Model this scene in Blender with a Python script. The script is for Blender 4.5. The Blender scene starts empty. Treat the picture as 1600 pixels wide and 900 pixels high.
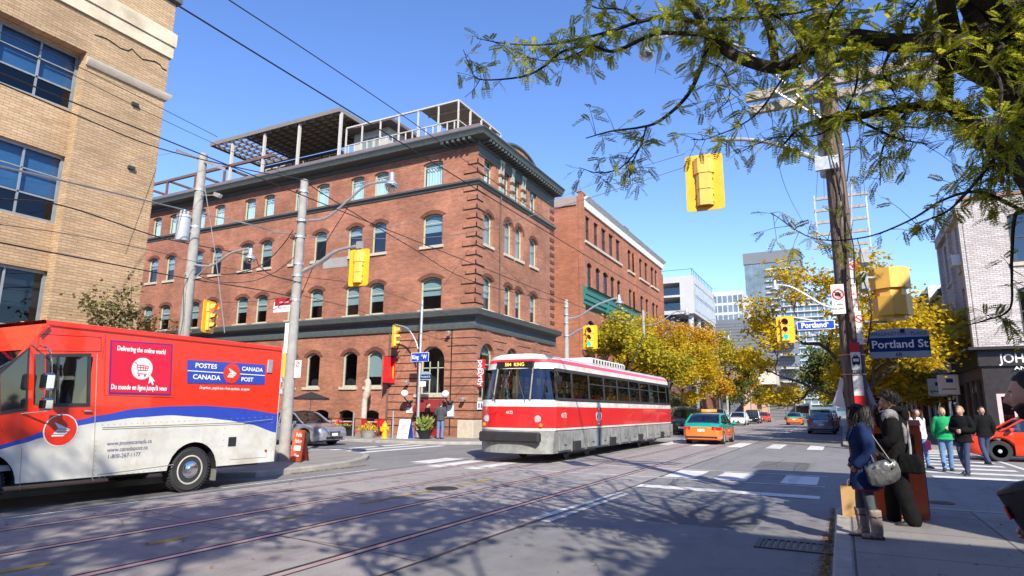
import bpy, bmesh, math, random
from mathutils import Vector as V, Matrix, noise as NZ
PI=math.pi; R=math.radians
SC=bpy.context.scene; COL=SC.collection
random.seed(7)
# ---------------------------------------------------------------- camera solution (metres; X east along the avenue, Y north, Z up)
FPX,PITCH,YAW,ROLL,EYE=981.3,.1905,.4781,.0092,1.58
FW=V((math.cos(YAW)*math.cos(PITCH),math.sin(YAW)*math.cos(PITCH),math.sin(PITCH)))
_rt=V((math.sin(YAW),-math.cos(YAW),0)); _up=_rt.cross(FW)
RT=math.cos(ROLL)*_rt+math.sin(ROLL)*_up; UP=math.cos(ROLL)*_up-math.sin(ROLL)*_rt
CAM=V((0,0,EYE))
def ray(x,y): return FW*FPX+RT*(x-800)+UP*(450-y)
def G(x,y,z=0): d=ray(x,y); return CAM+d*((z-EYE)/d.z)
def XP(x,y,X): d=ray(x,y); return CAM+d*(X/d.x)
def YP(x,y,Y): d=ray(x,y); return CAM+d*(Y/d.y)
def DP(x,y,t): return CAM+ray(x,y)*(t/FPX)
# ---------------------------------------------------------------- materials
MATS={}
class NT:
    def __init__(s,name):
        m=bpy.data.materials.new(name); m.use_nodes=True; s.m=m; s.t=m.node_tree; s.n=s.t.nodes; s.l=s.t.links
        s.b=s.n['Principled BSDF']; MATS[name]=m
    def new(s,ty,**k):
        n=s.n.new(ty)
        for a,v in k.items():
            if a in n.inputs: n.inputs[a].default_value=v
            else: setattr(n,a,v)
        return n
    def ln(s,a,b): s.l.new(a,b)
    def pos(s,obj=False):
        if obj: return s.new('ShaderNodeTexCoord').outputs['Object']
        return s.new('ShaderNodeNewGeometry').outputs['Position']
    def noise(s,vec,scale,detail=4,rough=.6,map3=None):
        if map3:
            mp=s.new('ShaderNodeMapping'); mp.inputs['Scale'].default_value=map3; s.ln(vec,mp.inputs[0]); vec=mp.outputs[0]
        n=s.new('ShaderNodeTexNoise'); n.inputs['Scale'].default_value=scale; n.inputs['Detail'].default_value=detail; n.inputs['Roughness'].default_value=rough
        s.ln(vec,n.inputs['Vector']); return n.outputs['Fac']
    def ramp(s,fac,stops):
        r=s.new('ShaderNodeValToRGB'); e=r.color_ramp.elements
        while len(e)<len(stops): e.new(.5)
        for i,(p,c) in enumerate(stops):
            e[i].position=p; e[i].color=(*c,1) if len(c)==3 else c
        s.ln(fac,r.inputs[0]); return r.outputs[0]
    def mix(s,fac,a,b,mode='MIX'):
        n=s.new('ShaderNodeMix'); n.data_type='RGBA'; n.blend_type=mode
        for i,x in ((0,fac),(6,a),(7,b)):
            if hasattr(x,'is_linked') or hasattr(x,'links'): s.ln(x,n.inputs[i])
            elif i==0: n.inputs[0].default_value=x
            else: n.inputs[i].default_value=(*x,1) if len(x)==3 else x
        return n.outputs[2]
    def math(s,op,a,b=0.0,c=None):
        n=s.new('ShaderNodeMath'); n.operation=op
        for i,x in ((0,a),(1,b)) + (((2,c),) if c is not None else ()):
            if hasattr(x,'links'): s.ln(x,n.inputs[i])
            else: n.inputs[i].default_value=x
        return n.outputs[0]
    def bump(s,h,dist=.01,strength=1):
        b=s.new('ShaderNodeBump'); b.inputs['Distance'].default_value=dist; b.inputs['Strength'].default_value=strength
        s.ln(h,b.inputs['Height']); s.ln(b.outputs[0],s.b.inputs['Normal'])
def M(name,col,rough=.6,metal=0,var=.12,scale=6,bump=0,bscale=40,spec=.5,coat=0,emit=None,obj=True,dirt=None):
    if name in MATS: return MATS[name]
    s=NT(name); b=s.b
    b.inputs['Roughness'].default_value=rough; b.inputs['Metallic'].default_value=metal
    b.inputs['Specular IOR Level'].default_value=spec; b.inputs['Coat Weight'].default_value=coat; b.inputs['Coat Roughness'].default_value=.04
    p=s.pos(obj)
    if var:
        n=s.noise(p,scale,5)
        lo=tuple(c*(1-var) for c in col); hi=tuple(min(1,c*(1+var)) for c in col)
        c=s.ramp(n,[(.3,lo),(.7,hi)])
        if dirt:
            n2=s.noise(p,dirt[1],6,.7); f=s.ramp(n2,[(.45,(0,0,0)),(.75,(1,1,1))]); c=s.mix(f,c,dirt[0])
        s.ln(c,b.inputs['Base Color'])
        rr=s.ramp(n,[(.2,(rough*.85,)*3),(.8,(min(1,rough*1.15),)*3)]); s.ln(rr,b.inputs['Roughness'])
    else: b.inputs['Base Color'].default_value=(*col,1)
    if bump: s.bump(s.noise(p,bscale,4),bump)
    if emit: b.inputs['Emission Color'].default_value=(*emit[0],1); b.inputs['Emission Strength'].default_value=emit[1]
    return s.m
def brick(name,c1,c2,mortar,bw=.215,bh=.075,vary=.35,stain=(.25,.12,.09),stainamt=.25,bump=.006,ms=.011):
    s=NT(name); g=s.new('ShaderNodeNewGeometry'); sp=s.new('ShaderNodeSeparateXYZ'); s.ln(g.outputs['Position'],sp.inputs[0])
    sn=s.new('ShaderNodeSeparateXYZ'); s.ln(g.outputs['True Normal'],sn.inputs[0])
    ax=s.math('GREATER_THAN',s.math('ABSOLUTE',sn.outputs[0]),.6)
    u=s.math('ADD',s.math('MULTIPLY',sp.outputs[1],ax),s.math('MULTIPLY',sp.outputs[0],s.math('SUBTRACT',1.0,ax)))
    cb=s.new('ShaderNodeCombineXYZ'); s.ln(u,cb.inputs[0]); s.ln(sp.outputs[2],cb.inputs[1])
    t=s.new('ShaderNodeTexBrick'); s.ln(cb.outputs[0],t.inputs['Vector'])
    t.inputs['Scale'].default_value=1; t.inputs['Brick Width'].default_value=bw; t.inputs['Row Height'].default_value=bh
    t.inputs['Mortar Size'].default_value=ms; t.inputs['Mortar Smooth'].default_value=.3; t.inputs['Bias'].default_value=0
    t.inputs['Color1'].default_value=(*c1,1); t.inputs['Color2'].default_value=(*c2,1); t.inputs['Mortar'].default_value=(*mortar,1)
    n=s.noise(g.outputs['Position'],.45,6,.65); f=s.ramp(n,[(.35,(1-vary*.6,)*3),(.7,(1+vary*.35,)*3)])
    c=s.mix(1.0,t.outputs['Color'],f,'MULTIPLY')
    n3=s.noise(g.outputs['Position'],3.2,3,.6,(.35,.35,2.6)); f3=s.ramp(n3,[(.3,(.82,.82,.82)),(.7,(1.14,1.14,1.14))]); c=s.mix(1.0,c,f3,'MULTIPLY')
    n2=s.noise(g.outputs['Position'],1.3,8,.75,(1,1,.35)); f2=s.ramp(n2,[(.52,(0,0,0)),(.8,(stainamt,)*3)]); c=s.mix(f2,c,stain)
    s.ln(c,s.b.inputs['Base Color']); s.b.inputs['Roughness'].default_value=.85; s.b.inputs['Specular IOR Level'].default_value=.25
    s.bump(s.math('SUBTRACT',s.noise(g.outputs['Position'],60,2),t.outputs['Fac']),bump)
    return s.m
def glass(name,tint=(.75,.85,.9),refl=.12,rough=.02):
    s=NT(name); s.n.remove(s.b)
    fr=s.new('ShaderNodeFresnel'); gg=s.new('ShaderNodeNewGeometry'); s.ln(s.math('SUBTRACT',1.55,s.math('MULTIPLY',gg.outputs['Backfacing'],1.55-1/1.55)),fr.inputs[0])
    tr=s.new('ShaderNodeBsdfTransparent'); tr.inputs[0].default_value=(*tint,1)
    gl=s.new('ShaderNodeBsdfGlossy'); gl.inputs['Roughness'].default_value=rough; gl.inputs['Color'].default_value=(.92,.96,1,1)
    bm=s.new('ShaderNodeBump'); bm.inputs['Strength'].default_value=.05; bm.inputs['Distance'].default_value=.02
    s.ln(s.noise(s.pos(),1.7,2),bm.inputs['Height']); s.ln(bm.outputs[0],gl.inputs['Normal'])
    mx=s.new('ShaderNodeMixShader'); s.ln(s.math('ADD',fr.outputs[0],refl),mx.inputs[0]); s.ln(tr.outputs[0],mx.inputs[1]); s.ln(gl.outputs[0],mx.inputs[2])
    s.ln(mx.outputs[0],s.n['Material Output'].inputs['Surface']); return s.m
def leafmat(name,cols,trans=.35):
    s=NT(name); g=s.new('ShaderNodeNewGeometry')
    n=g.outputs['Random Per Island']
    st=[(i/(len(cols)-1 or 1),c) for i,c in enumerate(cols)]
    c=s.ramp(n,st); big=s.noise(g.outputs['Position'],1.1,3); f=s.ramp(big,[(.35,(.75,.75,.75)),(.65,(1.2,1.2,1.2))]); c=s.mix(1.0,c,f,'MULTIPLY')
    s.ln(c,s.b.inputs['Base Color']); s.b.inputs['Roughness'].default_value=.55; s.b.inputs['Specular IOR Level'].default_value=.3
    t=s.new('ShaderNodeBsdfTranslucent'); s.ln(c,t.inputs[0]); mx=s.new('ShaderNodeMixShader'); mx.inputs[0].default_value=trans
    s.ln(s.b.outputs[0],mx.inputs[1]); s.ln(t.outputs[0],mx.inputs[2]); s.ln(mx.outputs[0],s.n['Material Output'].inputs['Surface']); return s.m
# ---------------------------------------------------------------- mesh builder
WM={}
class MB:
    def __init__(s,mat=None): s.v=[]; s.f=[]; s.mi=[]; s.ms=[]; s.cur=mat
    def m(s,mat):
        if mat is None: mat=s.cur
        if mat not in s.ms: s.ms.append(mat)
        return s.ms.index(mat)
    def add(s,vs,fs,mat=None):
        o=len(s.v); s.v+= [tuple(p) for p in vs]; i=s.m(mat)
        for f in fs: s.f.append(tuple(o+k for k in f)); s.mi.append(i)
        return s
    def poly(s,pts,mat=None): return s.add(pts,[tuple(range(len(pts)))],mat)
    def box(s,a,b,mat=None,bev=0):
        x0,y0,z0=[min(a[i],b[i]) for i in range(3)]; x1,y1,z1=[max(a[i],b[i]) for i in range(3)]
        return s.ob(V(((x0+x1)/2,(y0+y1)/2,(z0+z1)/2)),V(((x1-x0)/2,0,0)),V((0,(y1-y0)/2,0)),V((0,0,(z1-z0)/2)),mat,bev)
    def ob(s,c,a,b,d,mat=None,bev=0):
        c,a,b,d=V(c),V(a),V(b),V(d)
        if not bev:
            vs=[c+i*a+j*b+k*d for k in (-1,1) for j in (-1,1) for i in (-1,1)]
            return s.add(vs,[(0,2,3,1),(4,5,7,6),(0,1,5,4),(2,6,7,3),(0,4,6,2),(1,3,7,5)],mat)
        A,B,D=a.length,b.length,d.length; e=min(bev,A*.95,B*.95,D*.95)
        vs=[];idx={}
        for k in (-1,1):
            for j in (-1,1):
                for i in (-1,1):
                    for w,(p,q,r) in enumerate(((A,B-e,D-e),(A-e,B,D-e),(A-e,B-e,D))):
                        idx[(i,j,k,w)]=len(vs); vs.append(c+i*a*(p/A)+j*b*(q/B)+k*d*(r/D))
        fs=[]
        for i in (-1,1):
            fs.append([idx[(i,j,k,0)] for j,k in ((-1,-1),(1,-1),(1,1),(-1,1))])
            fs.append([idx[(j,i,k,1)] for j,k in ((-1,-1),(1,-1),(1,1),(-1,1))])
            fs.append([idx[(j,k,i,2)] for j,k in ((-1,-1),(1,-1),(1,1),(-1,1))])
        for i in (-1,1):
            for j in (-1,1):
                fs.append([idx[(i,j,-1,0)],idx[(i,j,1,0)],idx[(i,j,1,1)],idx[(i,j,-1,1)]])
                fs.append([idx[(i,-1,j,0)],idx[(i,1,j,0)],idx[(i,1,j,2)],idx[(i,-1,j,2)]])
                fs.append([idx[(-1,i,j,1)],idx[(1,i,j,1)],idx[(1,i,j,2)],idx[(-1,i,j,2)]])
                for k in (-1,1): fs.append([idx[(i,j,k,0)],idx[(i,j,k,1)],idx[(i,j,k,2)]])
        return s.add(vs,fs,mat)
    def tube(s,pts,r,n=8,mat=None,cap=True):
        pts=[V(p) for p in pts]; N=len(pts)
        rs=[r]*N if not hasattr(r,'__len__') else list(r)
        vs=[];fs=[]; t=(pts[1]-pts[0]).normalized(); up=V((0,0,1)) if abs(t.z)<.9 else V((1,0,0))
        for i,p in enumerate(pts):
            t=((pts[min(i+1,N-1)]-p).normalized()+(p-pts[max(i-1,0)]).normalized())
            t=t.normalized() if t.length>1e-6 else V((0,0,1))
            a=up-t*up.dot(t)
            if a.length<1e-4: a=V((1,0,0))-t*t.x
            a.normalize(); b=t.cross(a); up=a
            for k in range(n):
                q=2*PI*k/n; vs.append(p+(a*math.cos(q)+b*math.sin(q))*rs[i])
        for i in range(N-1):
            for k in range(n):
                k2=(k+1)%n; fs.append((i*n+k,i*n+k2,(i+1)*n+k2,(i+1)*n+k))
        if cap: fs.append(tuple(range(n-1,-1,-1))); fs.append(tuple((N-1)*n+k for k in range(n)))
        return s.add(vs,fs,mat)
    def lathe(s,prof,c=(0,0,0),n=16,mat=None,ax='z',sq=1):
        c=V(c); vs=[];fs=[]
        for (r,z) in prof:
            for k in range(n):
                q=2*PI*k/n; a,b=r*math.cos(q),r*math.sin(q)*sq
                vs.append(c+(V((a,b,z)) if ax=='z' else V((a,z,b)) if ax=='y' else V((z,a,b))))
        P=len(prof)
        for i in range(P-1):
            for k in range(n): k2=(k+1)%n; fs.append((i*n+k,i*n+k2,(i+1)*n+k2,(i+1)*n+k))
        if prof[0][0]>1e-5 and abs(prof[0][1]-prof[1][1])>1e-6: fs.append(tuple(range(n-1,-1,-1)))
        if prof[-1][0]>1e-5 and abs(prof[-1][1]-prof[-2][1])>1e-6: fs.append(tuple((P-1)*n+k for k in range(n)))
        return s.add(vs,fs,mat)
    def prism(s,pts,ext,mat=None):
        ext=V(ext); pts=[V(p) for p in pts]; n=len(pts)
        vs=pts+[p+ext for p in pts]
        fs=[tuple(range(n)),tuple(range(2*n-1,n-1,-1))]+[(i,(i+1)%n,n+(i+1)%n,n+i) for i in range(n)]
        return s.add(vs,fs,mat)
    def loft(s,rings,mat=None,closed=True,caps=True):
        n=len(rings[0]); vs=[V(p) for r in rings for p in r]; fs=[]
        for i in range(len(rings)-1):
            for k in range(n if closed else n-1):
                k2=(k+1)%n; fs.append((i*n+k,i*n+k2,(i+1)*n+k2,(i+1)*n+k))
        if caps and closed: fs.append(tuple(range(n-1,-1,-1))); fs.append(tuple((len(rings)-1)*n+k for k in range(n)))
        return s.add(vs,fs,mat)
    def text(s,body,size,o,x,y,mat=None,bold=0,align='CENTER',ext=0,sx=1,shear=0):
        x,y,o=V(x).normalized(),V(y).normalized(),V(o)
        cu=bpy.data.curves.new('t','FONT'); cu.body=body; cu.size=size; cu.align_x=align; cu.align_y='CENTER'; cu.offset=bold; cu.resolution_u=3; cu.shear=shear
        ob=bpy.data.objects.new('t',cu); COL.objects.link(ob); dg=bpy.context.evaluated_depsgraph_get()
        me=bpy.data.meshes.new_from_object(ob.evaluated_get(dg))
        s.add([o+x*(v.co.x*sx)+y*v.co.y for v in me.vertices],[tuple(p.vertices) for p in me.polygons],mat)
        bpy.data.objects.remove(ob); bpy.data.curves.remove(cu); bpy.data.meshes.remove(me); return s
    def xf(s,M4,start=0):
        s.v[start:]=[tuple(M4@V(p)) for p in s.v[start:]]; return s
    def put(s,name,parent=None,world=False,loc=None,ang=.6,sm=True,lab=None):
        me=bpy.data.meshes.new(name); v=s.v
        if parent is not None and world:
            Mi=WM[parent.name].inverted(); v=[tuple(Mi@V(p)) for p in v]
        if loc is not None: v=[(p[0]-loc[0],p[1]-loc[1],p[2]-loc[2]) for p in v]
        me.from_pydata(v,[],s.f); me.validate()
        for m in s.ms: me.materials.append(m)
        if len(me.polygons)==len(s.mi): me.polygons.foreach_set('material_index',s.mi)
        if sm:
            me.polygons.foreach_set('use_smooth',[True]*len(me.polygons)); me.set_sharp_from_angle(angle=ang)
        o=bpy.data.objects.new(name,me); COL.objects.link(o)
        if parent is not None: o.parent=parent; WM[o.name]=WM.get(parent.name,Matrix())
        else:
            o.location=loc or (0,0,0); WM[o.name]=Matrix.Translation(V(loc or (0,0,0)))
        if lab: o['label']=lab
        return o
def tag(o,label,cat,group=None,kind=None):
    if kind: o['kind']=kind
    if label: o['label']=label
    if cat: o['category']=cat
    if group: o['group']=group
    return o
def T(name,label,cat,loc=(0,0,0),rz=0,group=None):
    o=bpy.data.objects.new(name,None); COL.objects.link(o); o.location=loc; o.rotation_euler=(0,0,rz)
    WM[o.name]=Matrix.Translation(V(loc))@Matrix.Rotation(rz,4,'Z'); return tag(o,label,cat,group)
def dup(root,loc,rz=None,label=None,scale=None):
    ch={}
    for o in bpy.data.objects:
        if o.parent: ch.setdefault(o.parent.name,[]).append(o)
    def cp(o,par):
        c=o.copy(); COL.objects.link(c)
        if par: c.parent=par
        for k in ch.get(o.name,[]): cp(k,c)
        return c
    r=cp(root,None); r.location=loc
    if rz is not None: r.rotation_euler=(0,0,rz)
    if label: r['label']=label
    if scale: r.scale=(scale,)*3
    return r
# ---------------------------------------------------------------- facades
class F:   # wall frame: u along the wall, z up, d into the building
    def __init__(s,o,u,inn): s.o=V(o); s.u=V(u); s.i=V(inn)
    def P(s,u,z,d=0): return s.o+s.u*u+V((0,0,z))+s.i*d
def outline(h,ins=0,n=10):
    a,b,c,d,rise=h[:5]; a+=ins;b-=ins;c+=ins
    if rise<=0: return [(a,c),(b,c),(b,d-ins),(a,d-ins)]
    w=(h[1]-h[0])/2; rad=(w*w+rise*rise)/(2*rise); cx=(a+b)/2; cz=d-rad; r=rad-ins
    hw=(b-a)/2; an=math.asin(min(1,hw/r))
    return [(a,c),(b,c)]+[(cx+r*math.sin(an-2*an*k/n),cz+r*math.cos(an-2*an*k/n)) for k in range(n+1)]
def facade(mb,f,u0,u1,z0,z1,holes,mat,rev=.22,rmat=None,inset=0):
    us=sorted({u0,u1}|{x for h in holes for x in h[:2] if u0<x<u1}); zs=sorted({z0,z1}|{x for h in holes for x in h[2:4] if z0<x<z1})
    for i in range(len(us)-1):
        j=0
        while j<len(zs)-1:
            um=(us[i]+us[i+1])/2
            def hole(jj):
                zm=(zs[jj]+zs[jj+1])/2
                return any(h[0]<um<h[1] and h[2]<zm<h[3] for h in holes)
            if hole(j): j+=1; continue
            k=j
            while k<len(zs)-1 and not hole(k): k+=1
            mb.poly([f.P(us[i],zs[j],inset),f.P(us[i+1],zs[j],inset),f.P(us[i+1],zs[k],inset),f.P(us[i],zs[k],inset)],mat); j=k
    for h in holes:
        ol=outline(h)
        for (p,q) in zip(ol,ol[1:]+ol[:1]):
            mb.poly([f.P(*p,inset),f.P(*q,inset),f.P(*q,inset+rev),f.P(*p,inset+rev)],rmat or mat)
        if h[4]>0:
            arc=ol[2:]; m=len(arc)//2; a,b,c,d=h[:4]
            for p,q in zip(arc[:m],arc[1:m+1]): mb.poly([f.P(b,d,inset),f.P(*p,inset),f.P(*q,inset)],mat)
            for p,q in zip(arc[m:-1],arc[m+1:]): mb.poly([f.P(a,d,inset),f.P(*p,inset),f.P(*q,inset)],mat)
def window(par,f,h,dep,fm,gm,fw=.07,rail=.5,mull=0,sill=None,sm=None,blind=None,bm=None,pleat=False,lab=None,grid=None,name='window'):
    o1=outline(h); o2=outline(h,fw); mb=MB(fm); n=len(o1)
    for k in range(n):
        k2=(k+1)%n; a,b,c,d=o1[k],o1[k2],o2[k2],o2[k]
        mb.poly([f.P(*a,dep-.06),f.P(*b,dep-.06),f.P(*c,dep-.06),f.P(*d,dep-.06)]); mb.poly([f.P(*d,dep-.06),f.P(*c,dep-.06),f.P(*c,dep),f.P(*d,dep)])
    u0,u1,z0,z1=h[:4]; w=fw*.6
    def bar(ua,ub,za,zb): mb.prism([f.P(ua,za,dep-.045),f.P(ub,za,dep-.045),f.P(ub,zb,dep-.045),f.P(ua,zb,dep-.045)],f.i*.04)
    top=z1-max(0,h[4])
    if rail: zr=z0+(z1-z0)*rail; bar(u0+fw*.5,u1-fw*.5,zr-w/2,zr+w/2)
    for k in range(mull): um=u0+(u1-u0)*(k+1)/(mull+1); bar(um-w/2,um+w/2,z0+fw*.5,top-.02 if h[4]>0 else z1-fw*.5)
    for zz in (grid or []): zr=z0+(z1-z0)*zz; bar(u0+fw*.5,u1-fw*.5,zr-w/3,zr+w/3)
    win=mb.put(name,par,True,lab=lab)
    MB(gm).poly([f.P(*p,dep-.005) for p in outline(h,fw*.7)]).put('pane',win,True)
    if sill:
        MB(sm).prism([f.P(u0-sill,z0-.16,-.09),f.P(u1+sill,z0-.16,-.09),f.P(u1+sill,z0+.002,-.09),f.P(u0-sill,z0+.002,-.09)],f.i*(dep+.02)).put('sill',win,True)
    if blind:
        zb=z1-(z1-z0)*blind; b=MB(bm)
        if pleat:
            N=max(8,int((u1-u0)/.045)); 
            pts=[(u0+(u1-u0)*k/N,dep+.14+.045*math.sin(k*1.5)+.02*math.sin(k*.7)) for k in range(N+1)]
            for p,q in zip(pts,pts[1:]): b.poly([f.P(p[0],zb,p[1]),f.P(q[0],zb,q[1]),f.P(q[0],z1,q[1]),f.P(p[0],z1,p[1])])
        else: b.poly([f.P(u0,zb,dep+.08),f.P(u1,zb,dep+.08),f.P(u1,z1,dep+.08),f.P(u0,z1,dep+.08)])
        b.put('curtain' if pleat else 'blind',win,True)
    return win
def sweep(mb,path,prof,mat=None,close=False):
    """path: list of (x,y) with the outside on its right hand side; prof: (out,z)"""
    P=[V((p[0],p[1],0)) for p in path]; n=len(P); rings=[]
    for i in range(n):
        def nr(a,b): d=(b-a).normalized(); return V((d.y,-d.x,0))
        a=nr(P[i-1],P[i]) if i>0 else None; b=nr(P[i],P[i+1]) if i<n-1 else None
        if a is None: m=b
        elif b is None: m=a
        else: m=(a+b)/(1+a.dot(b))
        rings.append([P[i]+m*o+V((0,0,z)) for o,z in prof])
    mb.loft(rings,mat,closed=True,caps=True)
# shared colours
mk=lambda *a,**k: M(*a,**k)
concrete_pole=M('concrete_pole',(.31,.305,.285),.85,bump=.002,var=.18,scale=5)
steel=M('galvanised_steel',(.55,.57,.58),.42,.7,var=.12,scale=14)
alum=M('aluminium_light',(.5,.52,.53),.45,.6,var=.08)
black=M('black_paint',(.012,.012,.014),.45); rubber=M('tyre_rubber',(.03,.03,.032),.85,bump=.003,bscale=90)
white=M('white_paint',(.8,.8,.78),.5,var=.05); yel=M('signal_yellow',(.86,.45,.012),.45,var=.08,coat=.2)
blue=M('sign_blue',(.015,.06,.42),.5,spec=.25,var=.05); navy=M('sign_navy',(.010,.035,.14),.6,spec=.15,var=.05); red=M('sign_red',(.62,.02,.03),.4,var=.06)
swhite=M('sign_white',(.82,.82,.8),.4,var=.04); wire=M('cable_black',(.015,.015,.018),.6,var=0); wireg=M('cable_grey',(.35,.38,.38),.4,.6,var=0)
glassd=glass('window_glass',refl=.07); glassc=glass('car_glass',(.30,.36,.37),.06); interior=M('unlit_interior',(.035,.033,.032),.9,var=.3,scale=2)  # last one: near-black colour standing in for unlit rooms behind the glass
stone=M('stone_sill',(.48,.42,.33),.8,bump=.003,var=.12); dgreen=M('cornice_dark',(.085,.10,.10),.6,var=.2); lgreen=M('frame_sage',(.40,.43,.33),.55,var=.08)
# ---------------------------------------------------------------- daylight
EL=R(35); SUNV=V((-.78,-.625,0)).normalized()*math.cos(EL)+V((0,0,math.sin(EL)))
w=bpy.data.worlds.new('World'); SC.world=w; w.use_nodes=True; nt=w.node_tree
sk=nt.nodes.new('ShaderNodeTexSky'); sk.sky_type='NISHITA'; sk.sun_disc=False; sk.sun_elevation=EL; sk.sun_rotation=math.atan2(SUNV.x,SUNV.y)
sk.air_density=1.0; sk.dust_density=.05; sk.ozone_density=2.6; sk.altitude=900
bg=nt.nodes['Background']; bg.inputs[1].default_value=.15; hs=nt.nodes.new('ShaderNodeHueSaturation'); hs.inputs['Saturation'].default_value=1.15; hs.inputs['Hue'].default_value=.512; nt.links.new(sk.outputs[0],hs.inputs['Color']); nt.links.new(hs.outputs[0],bg.inputs[0])
ld=bpy.data.lights.new('sun','SUN'); ld.energy=4.1; ld.angle=R(.55); ld.color=(1,.92,.79)
lo=bpy.data.objects.new('sun',ld); COL.objects.link(lo); lo.rotation_euler=SUNV.to_track_quat('Z','Y').to_euler(); lo.location=(0,0,50)
cd=bpy.data.cameras.new('camera'); co=bpy.data.objects.new('camera',cd); COL.objects.link(co); SC.camera=co
cd.sensor_fit='HORIZONTAL'; cd.sensor_width=36; cd.lens=FPX/1600*36; cd.clip_end=3000; cd.clip_start=.05
co.matrix_world=Matrix.Translation(CAM)@Matrix((RT,UP,-FW)).transposed().to_4x4()
SC.view_settings.view_transform='Standard'; SC.view_settings.look='None'; SC.view_settings.gamma=1; SC.view_settings.exposure=.93
SC.cycles.max_bounces=7; SC.cycles.transparent_max_bounces=14; SC.cycles.sample_clamp_indirect=6; SC.cycles.use_denoising=True
# ---------------------------------------------------------------- ground, road, pavements
def roadmat(name,base,warm,scale,patch,slab=0,crack=True):
    s=NT(name); p=s.pos(); fine=s.noise(p,170,3,.8); mid=s.noise(p,2.2,6,.65); big=s.noise(p,.22,4,.55)
    c=s.ramp(mid,[(.28,tuple(x*.8 for x in base)),(.72,tuple(x*1.22 for x in base))])
    c=s.mix(s.ramp(big,[(.35,(0,0,0)),(.65,(.75,.75,.75))]),c,warm)
    c=s.mix(1.0,c,s.ramp(fine,[(.3,(.62,.62,.62)),(.7,(1.38,1.38,1.38))]),'MULTIPLY')
    st=s.noise(p,.9,3,.6,(.12,1.6,1)); c=s.mix(s.ramp(st,[(.52,(0,0,0)),(.75,(patch,)*3)]),c,tuple(x*.5 for x in base))
    spk=s.noise(p,9,2,.5); c=s.mix(s.ramp(spk,[(.68,(0,0,0)),(.76,(.5,.5,.5))]),c,tuple(x*.45 for x in base))
    h=fine
    if crack:
        vo=s.new('ShaderNodeTexVoronoi'); vo.feature='DISTANCE_TO_EDGE'; vo.inputs['Scale'].default_value=.33
        mp=s.new('ShaderNodeVectorMath'); mp.operation='ADD'; nn=s.new('ShaderNodeTexNoise'); nn.inputs['Scale'].default_value=1.6; nn.inputs['Detail'].default_value=6; s.ln(p,nn.inputs[0]); s.ln(p,mp.inputs[0]); s.ln(nn.outputs['Color'],mp.inputs[1]); s.ln(mp.outputs[0],vo.inputs[0])
        cr=s.ramp(vo.outputs['Distance'],[(.0,(1,1,1)),(.006,(0,0,0))]); br=s.ramp(s.noise(p,.5,2),[(.5,(0,0,0)),(.6,(.8,.8,.8))])
        c=s.mix(s.math('MULTIPLY',cr,br),c,tuple(x*.22 for x in base))
    if slab:
        b=s.new('ShaderNodeTexBrick'); b.offset=0; s.ln(p,b.inputs[0]); b.inputs['Scale'].default_value=1; b.inputs['Brick Width'].default_value=slab[0]; b.inputs['Row Height'].default_value=slab[1]
        b.inputs['Mortar Size'].default_value=.012; b.inputs['Color1'].default_value=(1,1,1,1); b.inputs['Color2'].default_value=(.84,.84,.86,1); b.inputs['Mortar'].default_value=(.28,.28,.28,1)
        c=s.mix(1.0,c,b.outputs[0],'MULTIPLY')
    s.ln(c,s.b.inputs['Base Color']); s.b.inputs['Roughness'].default_value=.86; s.b.inputs['Specular IOR Level'].default_value=.35; s.bump(h,.004,.9); return s.m
asphalt=roadmat('asphalt',(.19,.19,.195),(.245,.24,.23),1,.5)
trackc=roadmat('track_concrete',(.285,.262,.25),(.345,.315,.30),1,.55,(6,40))
sidew=roadmat('sidewalk_concrete',(.27,.255,.235),(.33,.31,.28),1,.5,(1.6,1.6),False)
kerbm=M('kerb_concrete',(.33,.31,.28),.85,bump=.004,var=.2,scale=3)
paint=roadmat('road_paint',(.60,.60,.57),(.68,.67,.64),1,.65,0,True); ypaint=roadmat('road_paint_yellow',(.42,.27,.05),(.36,.25,.08),1,.7,0,True)
def st(mb,name,**k): return tag(mb.put(name,sm=False,**k),None,None,kind='structure')
st(MB(M('far_ground',(.16,.155,.14),.9,scale=.05,obj=False)).poly([(-1500,-1500,-.03),(2500,-1500,-.03),(2500,1500,-.03),(-1500,1500,-.03)]),'ground')
st(MB(asphalt).poly([(-80,-70,0),(520,-70,0),(520,90,0),(-80,90,0)]),'road')
st(MB(trackc).poly([(-80,4.05,.004),(420,4.05,.004),(420,10.65,.004),(-80,10.65,.004)]),'track_bed')
def pave(name,edge,rest):
    """edge: kerb line; rest closes the slab at the back"""
    E_=[V((*p,0)) for p in edge]; n=len(E_); inn=[]
    for i in range(n):
        def nr(a,b): d=(b-a).normalized(); return V((-d.y,d.x,0))
        a=nr(E_[i-1],E_[i]) if i else nr(E_[0],E_[1]); b=nr(E_[i],E_[i+1]) if i<n-1 else a
        inn.append(E_[i]+(a+b)/(1+a.dot(b))*.17)
    mb=MB(sidew); mb.poly([(p.x,p.y,.12) for p in inn]+[(x,y,.12) for x,y in rest]); st(mb,name)
    k=MB(kerbm); lo=[V((p.x,p.y,-.01)) for p in E_]; a=[V((p.x,p.y,.105)) for p in E_]; a2=[E_[i].lerp(inn[i],.12)+V((0,0,.126)) for i in range(n)]; b=[V((p.x,p.y,.126)) for p in inn]; b2=[V((p.x,p.y,.11)) for p in inn]
    for i in range(n-1):
        for p,q in ((lo,a),(a,a2),(a2,b),(b,b2)): k.poly([p[i],p[i+1],q[i+1],q[i]])
    st(k,'kerb')
def arc(cx,cy,r,a0,a1,n=8): return [(cx+r*math.cos(R(a0+(a1-a0)*k/n)),cy+r*math.sin(R(a0+(a1-a0)*k/n))) for k in range(n+1)]
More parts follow.
